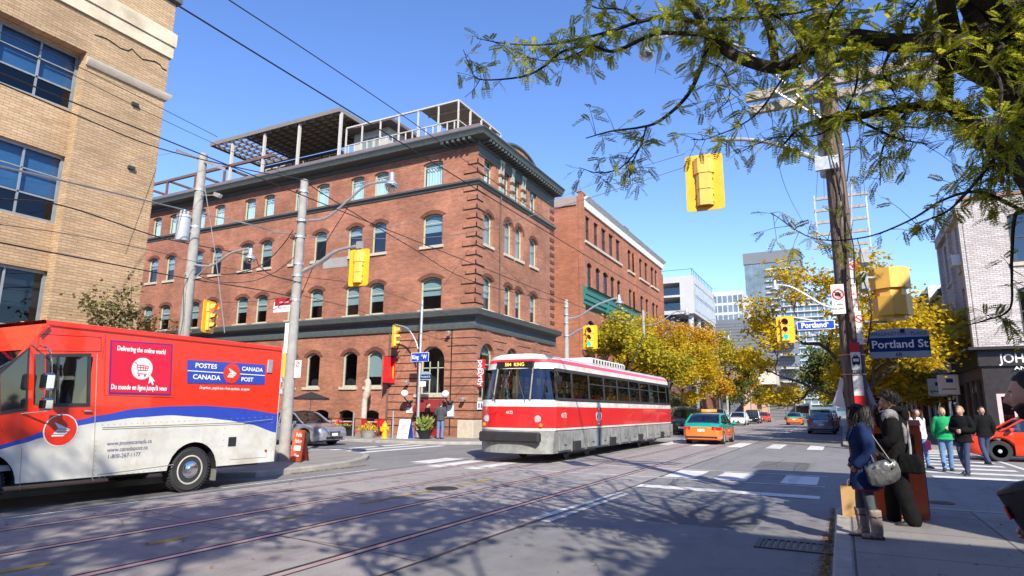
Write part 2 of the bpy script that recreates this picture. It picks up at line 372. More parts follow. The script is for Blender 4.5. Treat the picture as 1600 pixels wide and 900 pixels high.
# slab lies on the left of the kerb line's direction of travel
pave('sidewalk',[(12.2,-70),(12.2,-.8)]+arc(11.3,-.7,.9,0,90,8)+[(-80,.2)],[(-80,-70)])
pave('sidewalk',[(-80,12.75),(9.7,12.75),(10.5,11.95),(12.4,11.95),(14.0,12.25),(15.3,12.8),(16.3,13.5),(17.0,14.6),(17.35,16.2),(17.4,90)],[(-80,90)])
pave('sidewalk',[(23.7,90),(23.7,17.6),(24.2,16.0),(25.1,14.8),(26.4,13.8),(28.2,12.9),(30.5,12.3),(33,12.05),(500,12.0)],[(500,90)])
pave('sidewalk',[(500,.1),(35,.1)]+arc(34,-2.9,3,90,180,8)+[(31,-70)],[(500,-70)])
# rails
railm=M('rail_steel',(.58,.44,.44),.42,.5,var=.2,scale=2,obj=False); railg=M('rail_groove',(.02,.018,.018),.8)
for i,(y,lab) in enumerate(((4.89,'nearest of the four tram rails, shiny steel in the concrete strip'),(6.44,'second tram rail from the camera side, dull pink steel in concrete'),(8.06,'third tram rail from the camera, just beyond the yellow centre dashes'),(9.62,'farthest of the four tram rails, by the truck lane'))):
    mb=MB(railm); mb.box((-80,y-.04,.004),(420,y+.04,.014)); 
    for s_ in (1,): mb.box((-80,y+.04,.004),(420,y+.115,.0085),railg)
    mb.box((-80,y-.058,.004),(420,y-.04,.0085),railg)
    tag(mb.put('tram_rail',sm=False),lab,'rail','tram rails in the road')
# painted markings
def quads(name,L,m,z=.008):
    mb=MB(m)
    for q in L: mb.poly([(p[0],p[1],z) for p in q])
    st(mb,name)
def strip(x0,y0,x1,y1): return [(x0,y0),(x1,y0),(x1,y1),(x0,y1)]
bars=[strip(15.75,y,17.75,y+.75) for y in (.62,2.1,3.25,11.1-.3)]+[[(14.9,y),(17.3,y),(17.3,y+.45),(14.9,y+.45)] for y in (8.7,9.9)]
quads('crosswalk_marking',bars+[strip(15.45,.45,15.55,11.2),strip(17.95,.45,18.05,11.2)],paint)
quads('crosswalk_marking',[strip(18.0+i*1.35,15.0,18.0+i*1.35+.62,17.6) if 0 else strip(17.9,15.2+i*.95,23.4,15.2+i*.95+.42) for i in range(3)],paint)
quads('crosswalk_marking',[strip(30.0+0,y,34.0,y+.62) for y in (.85,2.5,4.1,5.7,7.3,8.9)],paint)
quads('crosswalk_marking',[strip(19.2+1.55*i,-4.2,19.2+1.55*i+.6,-1.9) for i in range(8)]+[strip(17.5,-1.55,30.4,-1.42),strip(17.5,-4.6,30.4,-4.45)],paint)
quads('stop_line',[[(13.3,.5),(13.75,.5),(13.9,4.0),(13.4,4.0)],strip(36.2,6.6,36.7,11.8)],paint)
quads('lane_marking',[[(8.75,4.16-.1),(12.4,3.98-.06),(12.4,4.08-.06),(8.75,4.29-.1)],[(8.6,3.83),(12.2,3.74),(12.2,3.84),(8.6,3.96)]],paint)
quads('lane_marking',[strip(-40,10.52,6.9,10.60),strip(8.8,10.90,13.5,10.98)]+[strip(40+i*6,3.9,43+i*6,4.02) for i in range(16)],paint,.0085)
quads('centre_marking',[strip(a,7.2,a+b,7.31) for a,b in ((3.3,.6),(4.9,.5),(6.9,.45),(8.6,2.4),(11.6,1.5))],ypaint,.0085)
# tar seams, slab joints and repair patches
tar=M('tar_seam',(.035,.034,.036),.5,var=.2,obj=False); mb=MB(tar); rnd=random.Random(8)
def seamline(P,w=.02,z=.0078):
    P=[V((*p,z)) for p in P]
    for a,b in zip(P,P[1:]):
        d=(b-a).normalized(); n=V((-d.y,d.x,0))*w*rnd.uniform(.5,1.1); mb.poly([a-n,b-n,b+n,a+n])
for y_ in (4.05,10.65): seamline([(x,y_+rnd.uniform(-.012,.012)) for x in range(-40,200,1)],.022)
for k in range(14):
    x0=3+k*2.9+rnd.uniform(-.8,.8); seamline([(x0+rnd.uniform(-.05,.05)+j*.06,4.1+j*.55) for j in range(12)],.009)
for k in range(4):
    x0,y0=rnd.uniform(4,22),rnd.uniform(.6,3.6); a=rnd.uniform(-.5,.5); P=[(x0,y0)]
    for j in range(14): a=a*.8+rnd.uniform(-.35,.35); P.append((P[-1][0]+.24,P[-1][1]+math.sin(a)*.10))
    seamline(P,.010)
seamline([(6,7.62),(13,7.6),(22,7.62),(40,7.6)],.007)
st(mb,'tar_seams'); pm=roadmat('asphalt_patch',(.12,.12,.125),(.145,.143,.14),1,.5)
quads('road_patch',[[(9.4,1.2),(11.0,1.15),(11.1,2.6),(9.5,2.7)],[(19.5,1.0),(22.4,1.0),(22.4,2.4),(19.5,2.4)],[(6.2,11.0),(9.2,11.0),(9.2,11.8),(6.2,11.8)]],pm,.0035)
# iron castings in the road and pavement
iron=M('cast_iron',(.075,.07,.068),.6,.5,var=.3,scale=20)
def cover(x,y,r,z,lab,nm='manhole_cover'):
    mb=MB(iron); mb.lathe([(r,0),(r,.006),(r-.02,.008),(r-.03,.004),(0,.004)],(0,0,0),28)
    for i in range(-5,6):
        for j in range(-5,6):
            if (i*i+j*j)**.5<5.2: mb.box((i*r*.16-.03*r,j*r*.16-.03*r,.004),(i*r*.16+.03*r,j*r*.16+.03*r,.009))
    o=mb.put(nm,sm=False,loc=None); o.location=(x,y,z); tag(o,lab,'manhole cover')
cover(11.6,-1.2 if 0 else -1.75,.36,.121,'round cast iron cover in the pavement beside the dark joint') if 0 else None
p=G(1500,803,0); cover(p.x,p.y,.34,.006,'large round iron manhole cover with a waffle pattern, right of the couple')
p=G(1470,786,0); cover(p.x,p.y,.22,.006,'small round iron cover just beyond the large waffle one')
p=G(1108,742,0); p=G(690,764,0); cover(p.x,p.y,.33,.009,'round iron manhole cover between the far pair of rails')
# catch basin grate by the kerb
a=[G(1216,845),G(1277,852),G(1283,864),G(1212,857)]; c=sum(a,V())/4
cb=T('catch_basin','rectangular iron drain grate by the leafy gutter','drain',(c.x,c.y,.003))
mb=MB(iron); mb.box((-.3,-.46,0),(.3,-.4,.012)); mb.box((-.3,.4,0),(.3,.46,.012)); mb.box((-.3,-.4,0),(-.24,.4,.012)); mb.box((.24,-.4,0),(.3,.4,.012))
mb.put('frame',cb,sm=False)
mb=MB(iron)
for i in range(11): mb.box((-.24,-.37+i*.072,.001),(.24,-.335+i*.072,.010))
mb.box((-.24,-.4,0),(.24,.4,.001),black); mb.put('grate',cb,sm=False)
mb=MB(paint); 
# leaf litter: along the near gutter and scattered
litter=leafmat('dry_leaves',[(.16,.07,.015),(.34,.17,.02),(.10,.05,.02),(.42,.26,.04)],.1)
rnd=random.Random(3); mb=MB(litter)
def leafat(x,y,z,s):
    a=rnd.uniform(0,2*PI); t=rnd.uniform(-.6,.6); u=V((math.cos(a),math.sin(a),rnd.uniform(-.3,.3)))*s; v=V((-math.sin(a)*math.cos(t),math.cos(a)*math.cos(t),math.sin(t)))*s*.45
    c=V((x,y,z+abs(u.z)+abs(v.z)+.003)); mb.poly([c-u,c-v*.9,c+u*.9,c+v])
for i in range(2600):
    x=rnd.uniform(5.5,9.6) if rnd.random()<.8 else rnd.uniform(9.5,12.2); d=abs(rnd.gauss(0,.055 if x<9.6 else .03)); leafat(x,.26 if 0 else .24+d if x<10.5 else .24+d,.004,rnd.uniform(.008,.024))
for i in range(260): leafat(rnd.uniform(5,13),rnd.uniform(-4,.0),.126,rnd.uniform(.012,.03)) 
for i in range(260): leafat(rnd.uniform(4,22),rnd.uniform(.3,10.8),.012,rnd.uniform(.012,.032))
for i in range(500): leafat(rnd.uniform(11.5,14.2),11.93-abs(rnd.gauss(0,.09)),.004,rnd.uniform(.012,.03))
tag(mb.put('leaf_litter',sm=False),None,None,kind='stuff')
# ================================================================ buildings
rb=brick('red_brick',(.46,.18,.105),(.32,.12,.075),(.34,.21,.15),vary=.5,stainamt=.45,stain=(.16,.075,.055))
rb2=brick('red_brick_rear',(.47,.17,.095),(.37,.13,.075),(.30,.17,.12),vary=.4,stainamt=.35,stain=(.17,.08,.06))
rbd=brick('red_brick_dark',(.22,.085,.055),(.15,.06,.042),(.08,.04,.03),vary=.4)
yb=brick('buff_brick',(.57,.40,.24),(.48,.32,.18),(.33,.25,.165),bw=.235,bh=.07,vary=.3,stain=(.38,.22,.11),stainamt=.45,ms=.009)
wb=brick('white_brick',(.60,.57,.55),(.50,.46,.46),(.30,.26,.25),bw=.24,bh=.085,vary=.3,stain=(.36,.24,.19),stainamt=.6)
bb=brick('brown_brick',(.30,.13,.08),(.24,.10,.065),(.22,.13,.10),vary=.35)
groove=M('groove_dark',(.02,.014,.012),.95,var=0); curtain=M('curtain_cloth',(.58,.68,.64),.85,var=.06,obj=False); blindm=M('roller_blind',(.34,.42,.40),.8,var=.06,obj=False)
dframe=M('frame_dark',(.035,.037,.04),.45); roofb=M('roof_edge_brown',(.135,.105,.105),.7,var=.15,obj=False,scale=2); cream=M('cream_stone',(.66,.58,.42),.75,bump=.002,var=.1,obj=False,scale=1.5,dirt=((.36,.27,.17),.8))
roofm=M('roof_membrane',(.12,.115,.11),.9); wpost=M('post_white',(.50,.47,.43),.6,var=.1); brownp=M('post_brown',(.16,.085,.065),.7)
# ---- corner building across the side street
XW,YS,XE,YN=28.2,16.8,38.6,58.0; ZT=16.35
NE=T('brick_building','four-storey red brick corner building with arched ground floor and rooftop terrace','building',(XW,YS,0))
fw=F((XW,0,0),(0,1,0),(1,0,0)); fs=F((0,YS,0),(1,0,0),(0,1,0))
def wh(L,z0,z1,rise):
    out=[]
    for xl,xr,y in L: a=XP(xr,y,XW).y; b=XP(xl,y,XW).y; out.append((min(a,b),max(a,b),z0,z1,rise))
    return out
def zz(x,y): return XP(x,y,XW).z
g0,g1=zz(584,604),zz(584,548); b0,b1=.35,zz(580,641)
H0=wh([(656,694,580),(572,596.5,575),(534.5,557.5,575),(477.5,499,576),(441,462,577),(403,424,578),(366,386,578)],g0,g1,.28)
H0=H0[1:]
ae=wh([(656,694,580)],zz(675,616),zz(675,541),0)[0]; AE=(ae[0],ae[1],ae[2],ae[3],(ae[1]-ae[0])/2)
HB=wh([(568.5,592,648),(529,552,648),(490,513,650)],b0,b1,.16)
f20,f21=zz(673,484),zz(673,433); H2=wh([(656.5,689.5,458),(576.5,599.5,465),(539,560.5,468),(483,504,472),(448.4,470,476),(398.7,417,480),(368,386,483),(322,338,487),(295,310,490),(249,264.5,493),(222,237,495),(170,185,500)],f20,f21,.2)
f30,f31=zz(675,384),zz(675,334.4); H3=wh([(660,691,360),(581,603,370),(543,565.5,375),(490,510,381),(455,474,386),(406.8,424.7,392),(376,394,397),(330,346,405),(300,316,409),(259,273,414),(231.6,246.4,418),(180,195,425)],f30,f31,.2)
f40,f41=zz(676,290),zz(676,252); H4=wh([(661,692,270),(584.5,606.7,285),(548,569,291),(494.4,514.4,300),(460.6,481,306),(412,429,316),(382.5,399.4,321),(335,351,331),(304,321,336),(265,280,342),(239,252.7,347),(190,205,353)],f40,f41,.12)
door=wh([(655.5,693,650)],.14,zz(675,625),0)[0]
wall=MB(rb); facade(wall,fw,YS,YN,-.1,ZT,H0+[AE,door]+HB+H2+H3+H4,rb,.24,rb)
# south face: pixel spans measured on the plane of that face
def sh(L,z0,z1,rise):
    out=[]
    for xl,xr,y in L: a=YP(xl,y,YS).x; b=YP(xr,y,YS).x; out.append((a,b,z0,z1,rise if rise>=0 else (b-a)/2))
    return out
S2=sh([(755,769.5,460)],f20,f21,.2)+sh([(788.5,799.5,480),(805,816,485)],f20,f21-.05,.2)+sh([(828,839,510)],f20,f21,.2)
S3=sh([(756,770,365)],f30,f31,.25)+sh([(788.5,800.5,372),(805.5,817,380)],f30,f31+.25,-1)+sh([(828,839.5,400)],f30,f31-.05,.25)
S4=sh([(756.7,770,275),(786,796,290),(802,812.5,300),(828,838,315)],f40,f41,.0)
S0=sh([(749,772,580),(790,809,585),(826,846,590),(858,874,595)],1.9+.25,5.05,-1)
facade(wall,fs,XW,XE,-.1,ZT,S0+S2+S3+S4,rb,.26,rb)
wall.poly([(XE,YS,-.1),(XE,YN,-.1),(XE,YN,ZT),(XE,YS,ZT)]); wall.poly([(XW,YN,-.1),(XE,YN,-.1),(XE,YN,ZT),(XW,YN,ZT)])
wallo=wall.put('wall',NE,True)
MB(roofm).poly([(XW,YS,ZT+.3),(XE,YS,ZT+.3),(XE,YN,ZT+.3),(XW,YN,ZT+.3)]).put('roof',NE,True)
ib=MB(interior); ib.poly([(XW+1.6,YS+1.6,0),(XW+1.6,YN,0),(XW+1.6,YN,ZT),(XW+1.6,YS+1.6,ZT)]); ib.poly([(XW+1.6,YS+1.6,0),(XE,YS+1.6,0),(XE,YS+1.6,ZT),(XW+1.6,YS+1.6,ZT)])  # backing sheets behind the windows; the gloom of the rooms is their colour
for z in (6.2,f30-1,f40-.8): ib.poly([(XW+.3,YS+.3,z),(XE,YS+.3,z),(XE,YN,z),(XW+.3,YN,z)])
ib.put('room_backing',NE,True)
def archband(f,h,th,mb):
    o1=outline(h,-.005)[2:]; o2=outline((h[0],h[1],h[2],h[3],h[4]),-th)[2:]
    for i in range(len(o1)-1): mb.prism([f.P(*o1[i],-.018),f.P(*o1[i+1],-.018),f.P(*o2[i+1],-.018),f.P(*o2[i],-.018)],f.i*.02)
def arched(win,f,h,th=.22): va=MB(rbd); archband(f,h,th,va); va.put('arch',win,True); return win
def keyed(win,f,h):
    va=MB(rb); archband(f,h,.42,va); c=(h[0]+h[1])/2; z=h[3]
    va.prism([f.P(c-.14,z-.02,-.06),f.P(c+.14,z-.02,-.06),f.P(c+.24,z+.85,-.06),f.P(c-.24,z+.85,-.06)],f.i*.07)
    for k in (-1,1): va.prism([f.P(c+k*.20,z+.0,-.03),f.P(c+k*.40,z-.06,-.03),f.P(c+k*.62,z+.72,-.03),f.P(c+k*.30,z+.8,-.03)],f.i*.035)
    va.put('keystone',win,True)
for h in H4: window(NE,fw,h,.2,lgreen,glassd,.075,.78,blind=.97,bm=curtain,pleat=True)
for h in H3: arched(window(NE,fw,h,.2,lgreen,glassd,.075,.72,sill=.12,sm=stone,blind=rnd.choice([.3,.42,.55,.38]),bm=blindm),fw,h)
for h in H2: arched(window(NE,fw,h,.2,lgreen,glassd,.075,.66,sill=.12,sm=stone,blind=rnd.choice([.55,.62,.58]),bm=blindm),fw,h)
for h in H0: arched(window(NE,fw,h,.2,lgreen,glassd,.09,0,sill=.12,sm=stone,blind=.72 if h is H0[0] else 0,bm=blindm),fw,h)
for h in HB: window(NE,fw,h,.18,dframe,glassd,.05,0)
keyed(window(NE,fw,AE,.22,lgreen,glassd,.08,.55,2,sill=.3,sm=stone),fw,AE)
for h in S4: window(NE,fs,h,.22,lgreen,glassd,.07,.7,blind=.97,bm=curtain,pleat=True)
for h in S3: arched(window(NE,fs,h,.22,lgreen,glassd,.07,.6,sill=.1,sm=stone,blind=.9,bm=blindm),fs,h)
for h in S2: arched(window(NE,fs,h,.22,lgreen,glassd,.07,.6,sill=.1,sm=stone,blind=.6,bm=blindm),fs,h)
for h in S0: keyed(window(NE,fs,h,.28,lgreen,glassd,.08,.62,1,sill=.1,sm=stone,blind=.2,bm=blindm),fs,h)
# ledges and cornices, mitred round the corner
path=[(XW,YN),(XW,YS),(XE,YS)]
path=path[::-1]; path=[(XE,YS),(XW,YS),(XW,YN)]
def rev(p): return p[::-1]
pth=[(XW,YN),(XW,YS),(XE,YS)]
mb=MB(dgreen); zc=f20-.2
sweep(mb,pth,[(0,zc-.95),(.10,zc-.95),(.14,zc-.80),(.14,zc-.42),(.30,zc-.34),(.52,zc-.28),(.58,zc-.12),(.62,zc-.02),(.02,zc+.16),(0,zc+.16)]); o=mb.put('lower_cornice',NE,True)
mb=MB(dgreen); zb=f40-.1
sweep(mb,pth,[(0,zb-.30),(.06,zb-.28),(.10,zb-.16),(.20,zb-.12),(.22,zb-.02),(0,zb)]); mb.put('belt_course',NE,True)
mb=MB(dgreen); zt=ZT
sweep(mb,pth,[(0,zt-.35),(.08,zt-.33),(.12,zt-.12),(.75,zt-.08),(.82,zt+.12),(.90,zt+.2),(.90,zt+.26),(0,zt+.3)]); cn=mb.put('cornice',NE,True)
mb=MB(roofb); sweep(mb,[(XW,YN),(XW,YS+.1),(XW+1.4,YS+.1)],[(.35,zt+.262),(.80,zt+.262),(.28,zt+.78),(.2,zt+.8)]); mb.put('roof_edge',NE,True)
mb=MB(dgreen); sweep(mb,[(XW,YS+.0),(XE,YS)][0:2],[(0,zt-.9),(.05,zt-.9),(.05,zt-.36),(0,zt-.36)]); 
for i in range(30):
    x=XW+.1+i*.36
    if x<XE: mb.box((x,YS-.72,zt-.24),(x+.14,YS-.1,zt-.075))
for i in range(6): y=YS+.1+i*.36; mb.box((XW-.72,y,zt-.24),(XW-.1,y+.14,zt-.075))
mb.put('brackets',NE,True)
mb=MB(M('trim_sage',(.33,.36,.30),.6,obj=False))
xs=[S4[0][1],S4[1][0],S4[1][1],S4[2][0],S4[2][1],S4[3][0]]
for (a,b) in ((xs[1]-.55,xs[1]-.1),(xs[2]+.1,xs[3]-.1),(xs[4]+.1,xs[4]+.55)):
    mb.box((a,YS-.14,f40-.1),(a+.14,YS-.0,zt-.4)); mb.box((b-.14,YS-.14,f40-.1),(b,YS-.0,zt-.4)); mb.box((a-.05,YS-.17,zt-.55),(b+.05,YS-.0,zt-.4))
    for z in (f40+.3,f40+.85): mb.box((a-.03,YS-.18,z),(b+.03,YS,z+.16),rbd)
    mb.put('pilaster',NE,True); mb=MB(MATS['trim_sage'])
# curved brick pediment above the south cornice
cx=(XW+XE)/2+.6; mb=MB(rb); pts=[V((cx+2.7*math.cos(R(a)),YS+.25,zt+.25+1.35*math.sin(R(a)))) for a in range(0,181,12)]
mb.prism(pts,(0,.35,0)); mb.put('pediment',NE,True)
mb=MB(dgreen); mb.tube([p+V((0,-.02,.06)) for p in pts],.11,6); mb.put('pediment_coping',NE,True)
# quoins: brick blocks standing proud at the corner, alternately long and short, each with a dark joint
qb=MB(rbd); z=zc+.45; k=0
while z<zt-1.1:
    if not (zb-.45<z<zb+.12):
        L=.85 if k%2==0 else .6; 
        qb.box((XW-.045,YS-.045,z),(XW+L,YS+.02,z+.23),rb); qb.box((XW-.045,YS-.045,z),(XW+.02,YS+L,z+.23),rb)
        qb.box((XW-.052,YS-.052,z-.028),(XW+L+.012,YS+.0,z),groove); qb.box((XW-.052,YS-.052,z-.028),(XW+.0,YS+L+.012,z),groove)
        qb.box((XW-.05,YS+L,z),(XW+.0,YS+L+.02,z+.23),rbd)
        qb.box((XE-.65,YS-.04,z),(XE+.04,YS+.01,z+.23),rbd); 
    z+=.52 if k%2==0 else .52; k+=1
qb.put('quoins',NE,True)
# rusticated ground floor: deep joints
gm=MB(groove); z=.62; yr1=XP(607,600,XW).y
def seg(lo,hi,hs,z):
    cur=lo; out=[]
    for h in sorted(hs):
        if not (h[2]-.04<z<h[3]+.04): continue
        a,b=h[0],h[1]
        if h[4]>0 and z>h[3]-h[4]:
            w=(b-a)/2; dz=z-(h[3]-h[4]); hw=math.sqrt(max(0,1-(dz/h[4])**2))*w; c=(a+b)/2; a,b=c-hw-.05,c+hw+.05
        if a>cur: out.append((cur,a-.02))
        cur=max(cur,b+.02)
    if cur<hi: out.append((cur,hi))
    return out
while z<zc-1.15:
    for a,b in seg(YS+.0,yr1,[AE,door],z): gm.box((XW-.006,a,z),(XW+.02,b,z+.05))
    for a,b in seg(XW,XE,S0,z): gm.box((a,YS-.006,z),(b,YS+.02,z+.05))
    z+=.42
for y in (XP(705,600,XW).y,): gm.box((XW-.01,y,.2),(XW+.02,y+.07,zc-.95))
gm.put('joints',NE,True)
# drainpipes and foundation
mb=MB(M('downpipe',(.12,.075,.06),.6,obj=False)); y=XP(607.5,600,XW).y; mb.tube([(XW-.09,y,.1),(XW-.09,y,zc-1)],.055); x=YP(780,400,YS).x; mb.tube([(x,YS-.08,zc+.2),(x,YS-.08,zt-1)],.05); mb.put('downpipe',NE,True)
MB(stone).box((XW-.06,YS-.06,.1),(XW+.9,YS+.9,1.0),None,.02).put('corner_stone',NE,True)
# entrance
dr=T('x','','');bpy.data.objects.remove(dr)
redp=M('door_red',(.30,.012,.012),.45,coat=.2)
mb=MB(redp); y0,y1=door[0],door[1]; dz=door[3]
mb.box((XW+.24,y0,.14),(XW+.30,y1,dz)); dd=mb.put('entrance_door',NE,True)
mb=MB(glassd)
for k in range(3): a=y0+.15+k*(y1-y0-.2)/3; mb.poly([(XW+.235,a,.5),(XW+.235,a+(y1-y0)/3-.2,.5),(XW+.235,a+(y1-y0)/3-.2,2.1),(XW+.235,a,2.1)])
mb.put('pane',dd,True); mb=MB(alum); mb.tube([(XW+.19,(y0+y1)/2,1.0),(XW+.19,(y0+y1)/2,1.4)],.02); mb.put('handle',dd,True)
mb=MB(M('awning_red',(.20,.012,.014),.8)); mb.prism([(XW-.02,y0-.05,dz+.02),(XW-.6,y0-.05,dz-.42),(XW-.6,y0-.05,dz-.62),(XW-.02,y0-.05,dz-.30)],(0,y1-y0+.1,0)); mb.put('awning',NE,True)
def bplate(p,q,m,nm,off=.012):  # flat box on the west face between two pixels
    a=XP(*p,XW);b=XP(*q,XW); mb=MB(m); mb.box((XW-off-.03,b.y,b.z),(XW-off+.01,a.y,a.z)); return mb,a,b
mb,a,b=bplate((699,631),(710,652),alum,'x'); o=mb.put('menu_case',NE,True); mb=MB(swhite); mb.box((XW-.055,b.y+.05,b.z+.06),(XW-.03,a.y-.05,a.z-.05)); mb.put('menu_sheet',o,True)
mb,a,b=bplate((636,637),(645,645),swhite,'x'); mb.put('wall_plaque',NE,True)
for px_,py_ in ((632,616),(696,617)):   # globe lamps on arms
    p=XP(px_,py_-1,XW-.75); mb=MB(black); mb.tube([(XW,p.y,p.z-.35),(XW-.45,p.y,p.z-.45),(p.x,p.y,p.z-.2)],.03,8); mb.lathe([(.12,0),(.16,.12),(.12,.2)],(XW-.30,p.y,p.z-.55),10); l=mb.put('wall_lamp',NE,True)
    MB(M('opal_glass',(.85,.84,.8),.2,var=0)).lathe([(.001,-.2),(.1,-.17),(.18,-.08),(.2,0),(.18,.08),(.1,.17),(.001,.2)],(p.x,p.y,p.z),16).put('globe',l,True)
for px_,py_ in ((634,598),(700,500+20),(722,624)):
    p=XP(px_,py_,XW-.35); mb=MB(steel); mb.tube([(XW,p.y,p.z),(XW-.25,p.y,p.z+.02)],.025,6); mb.ob((XW-.33,p.y,p.z+.02),(.1,0,.03),(0,.1,0),(-.02,0,.07),None,.02); mb.put('spotlight',NE,True)
# rooftop terrace
TX=XW+.55; zr=zt+.3
tr=T('roof_terrace','white timber terrace railing and trellis along the corner of the brick roof','railing',(TX,YS+.7,zr))
mb=MB(wpost); Yp=[XP(x,y,TX).y for x,y in ((541.7,205),(566.7,195),(595,190),(624,182),(654,175),(685.7,168),(716.7,162))]
zt1=XP(716.7,158,TX).z; ys0=Yp[-1]
for y in Yp: mb.box((TX-.04,y-.04,zr-.1),(TX+.04,y+.04,zt1))
mb.box((TX-.06,ys0,zt1),(TX+.06,Yp[0],zt1+.09)); 
zl=XP(716.7,188,TX).z; mb.box((TX-.04,ys0,zl),(TX+.04,Yp[0],zl+.06)); mb.put('side_rail',tr,True)
mb=MB(wpost); Xp=[YP(x,y,ys0).x for x,y in ((735,180),(752,192),(765.7,200),(781.7,215))]
for x in Xp: mb.box((x-.05,ys0-.05,zr-.1),(x+.05,ys0+.05,zt1))
mb.box((TX,ys0-.05,zt1),(Xp[-1],ys0+.05,zt1+.09)); mb.box((TX,ys0-.03,zl),(Xp[-1],ys0+.03,zl+.06)); mb.put('front_rail',tr,True)
mb=MB(wpost)
for i in range(17): y=ys0+(Yp[0]-ys0)*(i+.5)/17; mb.box((TX-.025,y-.035,zr-.1),(TX+.025,y+.035,zl))
mb.put('balusters',tr,True)
wd=M('timber_dark',(.20,.155,.12),.8,var=.3,scale=8); mb=MB(wd)
for k in range(6): mb.box((TX+.08,ys0,zr+.05+k*.16),(TX+.11,Yp[0],zr+.17+k*.16))
mb.put('privacy_boards',tr,True)
cnp=T('terrace_canopy','dark slatted canopy over the roof corner behind white posts','pergola',(TX,ys0,zt1))
mb=MB(wd); y4=Yp[4]
for k in range(16): y=ys0+(y4-ys0)*(k+.5)/16; mb.box((TX+.1,y-.09,zt1+.1),(Xp[-1]-.1,y+.06,zt1+.14))
mb.put('slats',cnp,True); mb=MB(wpost)
for x in (TX+1,TX+2.6,Xp[-1]-.3): MB(wpost).box((x,ys0,zt1+.02),(x+.08,y4,zt1+.098)).put('beam',cnp,True)
# pergola + penthouse
pg=T('pergola','long brown slatted pergola with white posts on the brick roof','pergola',(TX,30,zr))
PX=TX; posts=[(362,275),(412.7,261),(466.7,253),(531.6,239)]; tops=XP(531.6,177,PX).z; PY=[XP(x,y-30,PX).y for x,y in posts]
mb=MB(wpost)
for y in PY: MB(wpost).box((PX-.08,y-.08,zr-.1),(PX+.08,y+.08,tops)).put('post',pg,True)
yA,yB=XP(535,172,PX).y,XP(333,224,PX).y; DX=4.2
mb=MB(M('pergola_fascia',(.20,.175,.15),.7)); mb.box((PX-.25,yA,tops),(PX-.15,yB,tops+.28)); mb.box((PX-.15,yA,tops+.0),(PX+DX,yA+.1,tops+.28)); mb.box((PX-.15,yB-.1,tops),(PX+DX,yB,tops+.28)); mb.box((PX+DX,yA,tops),(PX+DX+.1,yB,tops+.28)); mb.put('fascia',pg,True)
mb=MB(wd); n=16
for k in range(n): y=yA+.2+(yB-yA-.4)*k/(n-1); mb.box((PX-.14,y-.05,tops+.05),(PX+DX,y+.05,tops+.2))
for k in range(9): x=PX+.2+k*.46; mb.box((x,yA+.1,tops+.201),(x+.1,yB-.1,tops+.26))
mb.put('rafters',pg,True)
MB(M('pergola_sheet',(.40,.36,.31),.6)).box((PX-.1,yA+.05,tops+.262),(PX+DX,yB-(yB-yA)*.27,tops+.285)).put('roof_sheet',pg,True)
ph=T('penthouse','glazed rooftop penthouse set back beneath the brown pergola','penthouse',(PX+DX,35,zr))
ya,yb_=XP(527,240,PX+DX).y,XP(410,250,PX+DX).y
mb=MB(M('penthouse_wall',(.10,.09,.085),.7)); mb.box((PX+DX+.2,ya,zr),(XE-.6,yb_,tops+.0)); mb.put('wall',ph,True)
for k in range(5):
    a=ya+.2+k*(yb_-ya-.3)/5; b=a+(yb_-ya-.3)/5-.18; window(ph,F((PX+DX+.19,0,0),(0,1,0),(1,0,0)),(a,b,zr+.5,tops-.3,0),-.0,wpost,glassd,.08,.75)
yl,yr=XP(545,200,TX+1.8).y,XP(598,200,TX+1.8).y
sd=T('roof_pavilion','small flat-roofed glass pavilion right of the pergola','penthouse',(TX+2.4,yl,zr))
mb=MB(M('pavilion_siding',(.42,.42,.38),.7)); mb.box((TX+2.4,yr,zr),(XE-1,yl,tops-.35)); mb.put('wall',sd,True)
mb=MB(roofb); mb.box((TX+1.6,yr-.8,tops-.35),(XE-.8,yl+.3,tops-.15)); mb.put('roof',sd,True)
window(sd,F((TX+2.39,0,0),(0,1,0),(1,0,0)),(yr+.5,yl-.6,zr+.4,tops-.8,0),-.0,wpost,glassd,.08,0,2)
# brown frame on the left end of the roof
fr=T('open_pergola','brown open steel frame at the left end of the brick roof','pergola',(TX,44,zr))
mb=MB(brownp); za=XP(350,263,TX).z; zb2=XP(350,238,TX).z
yl0=XP(352,260,TX).y
for y in (yl0,yl0+3.2,yl0+6.5,yl0+9.5): mb.box((TX-.07,y-.07,zr-.1),(TX+.07,y+.07,za))
mb.box((TX-.09,yl0-5,za-.02),(TX+.09,yl0+12,za+.17)); mb.box((TX+2.5,yl0-5,za-.02),(TX+2.66,yl0+12,za+.17))
for k in range(5): mb.box((TX,yl0+k*3.2,za+.0),(TX+2.6,yl0+k*3.2+.14,za+.15))
mb.put('frame',fr,True); mb=MB(glassc); mb.poly([(TX+.02,yl0-4,zr),(TX+.02,yl0+11,zr),(TX+.02,yl0+11,zr+.95),(TX+.02,yl0-4,zr+.95)]); mb.put('glass_panel',fr,True)
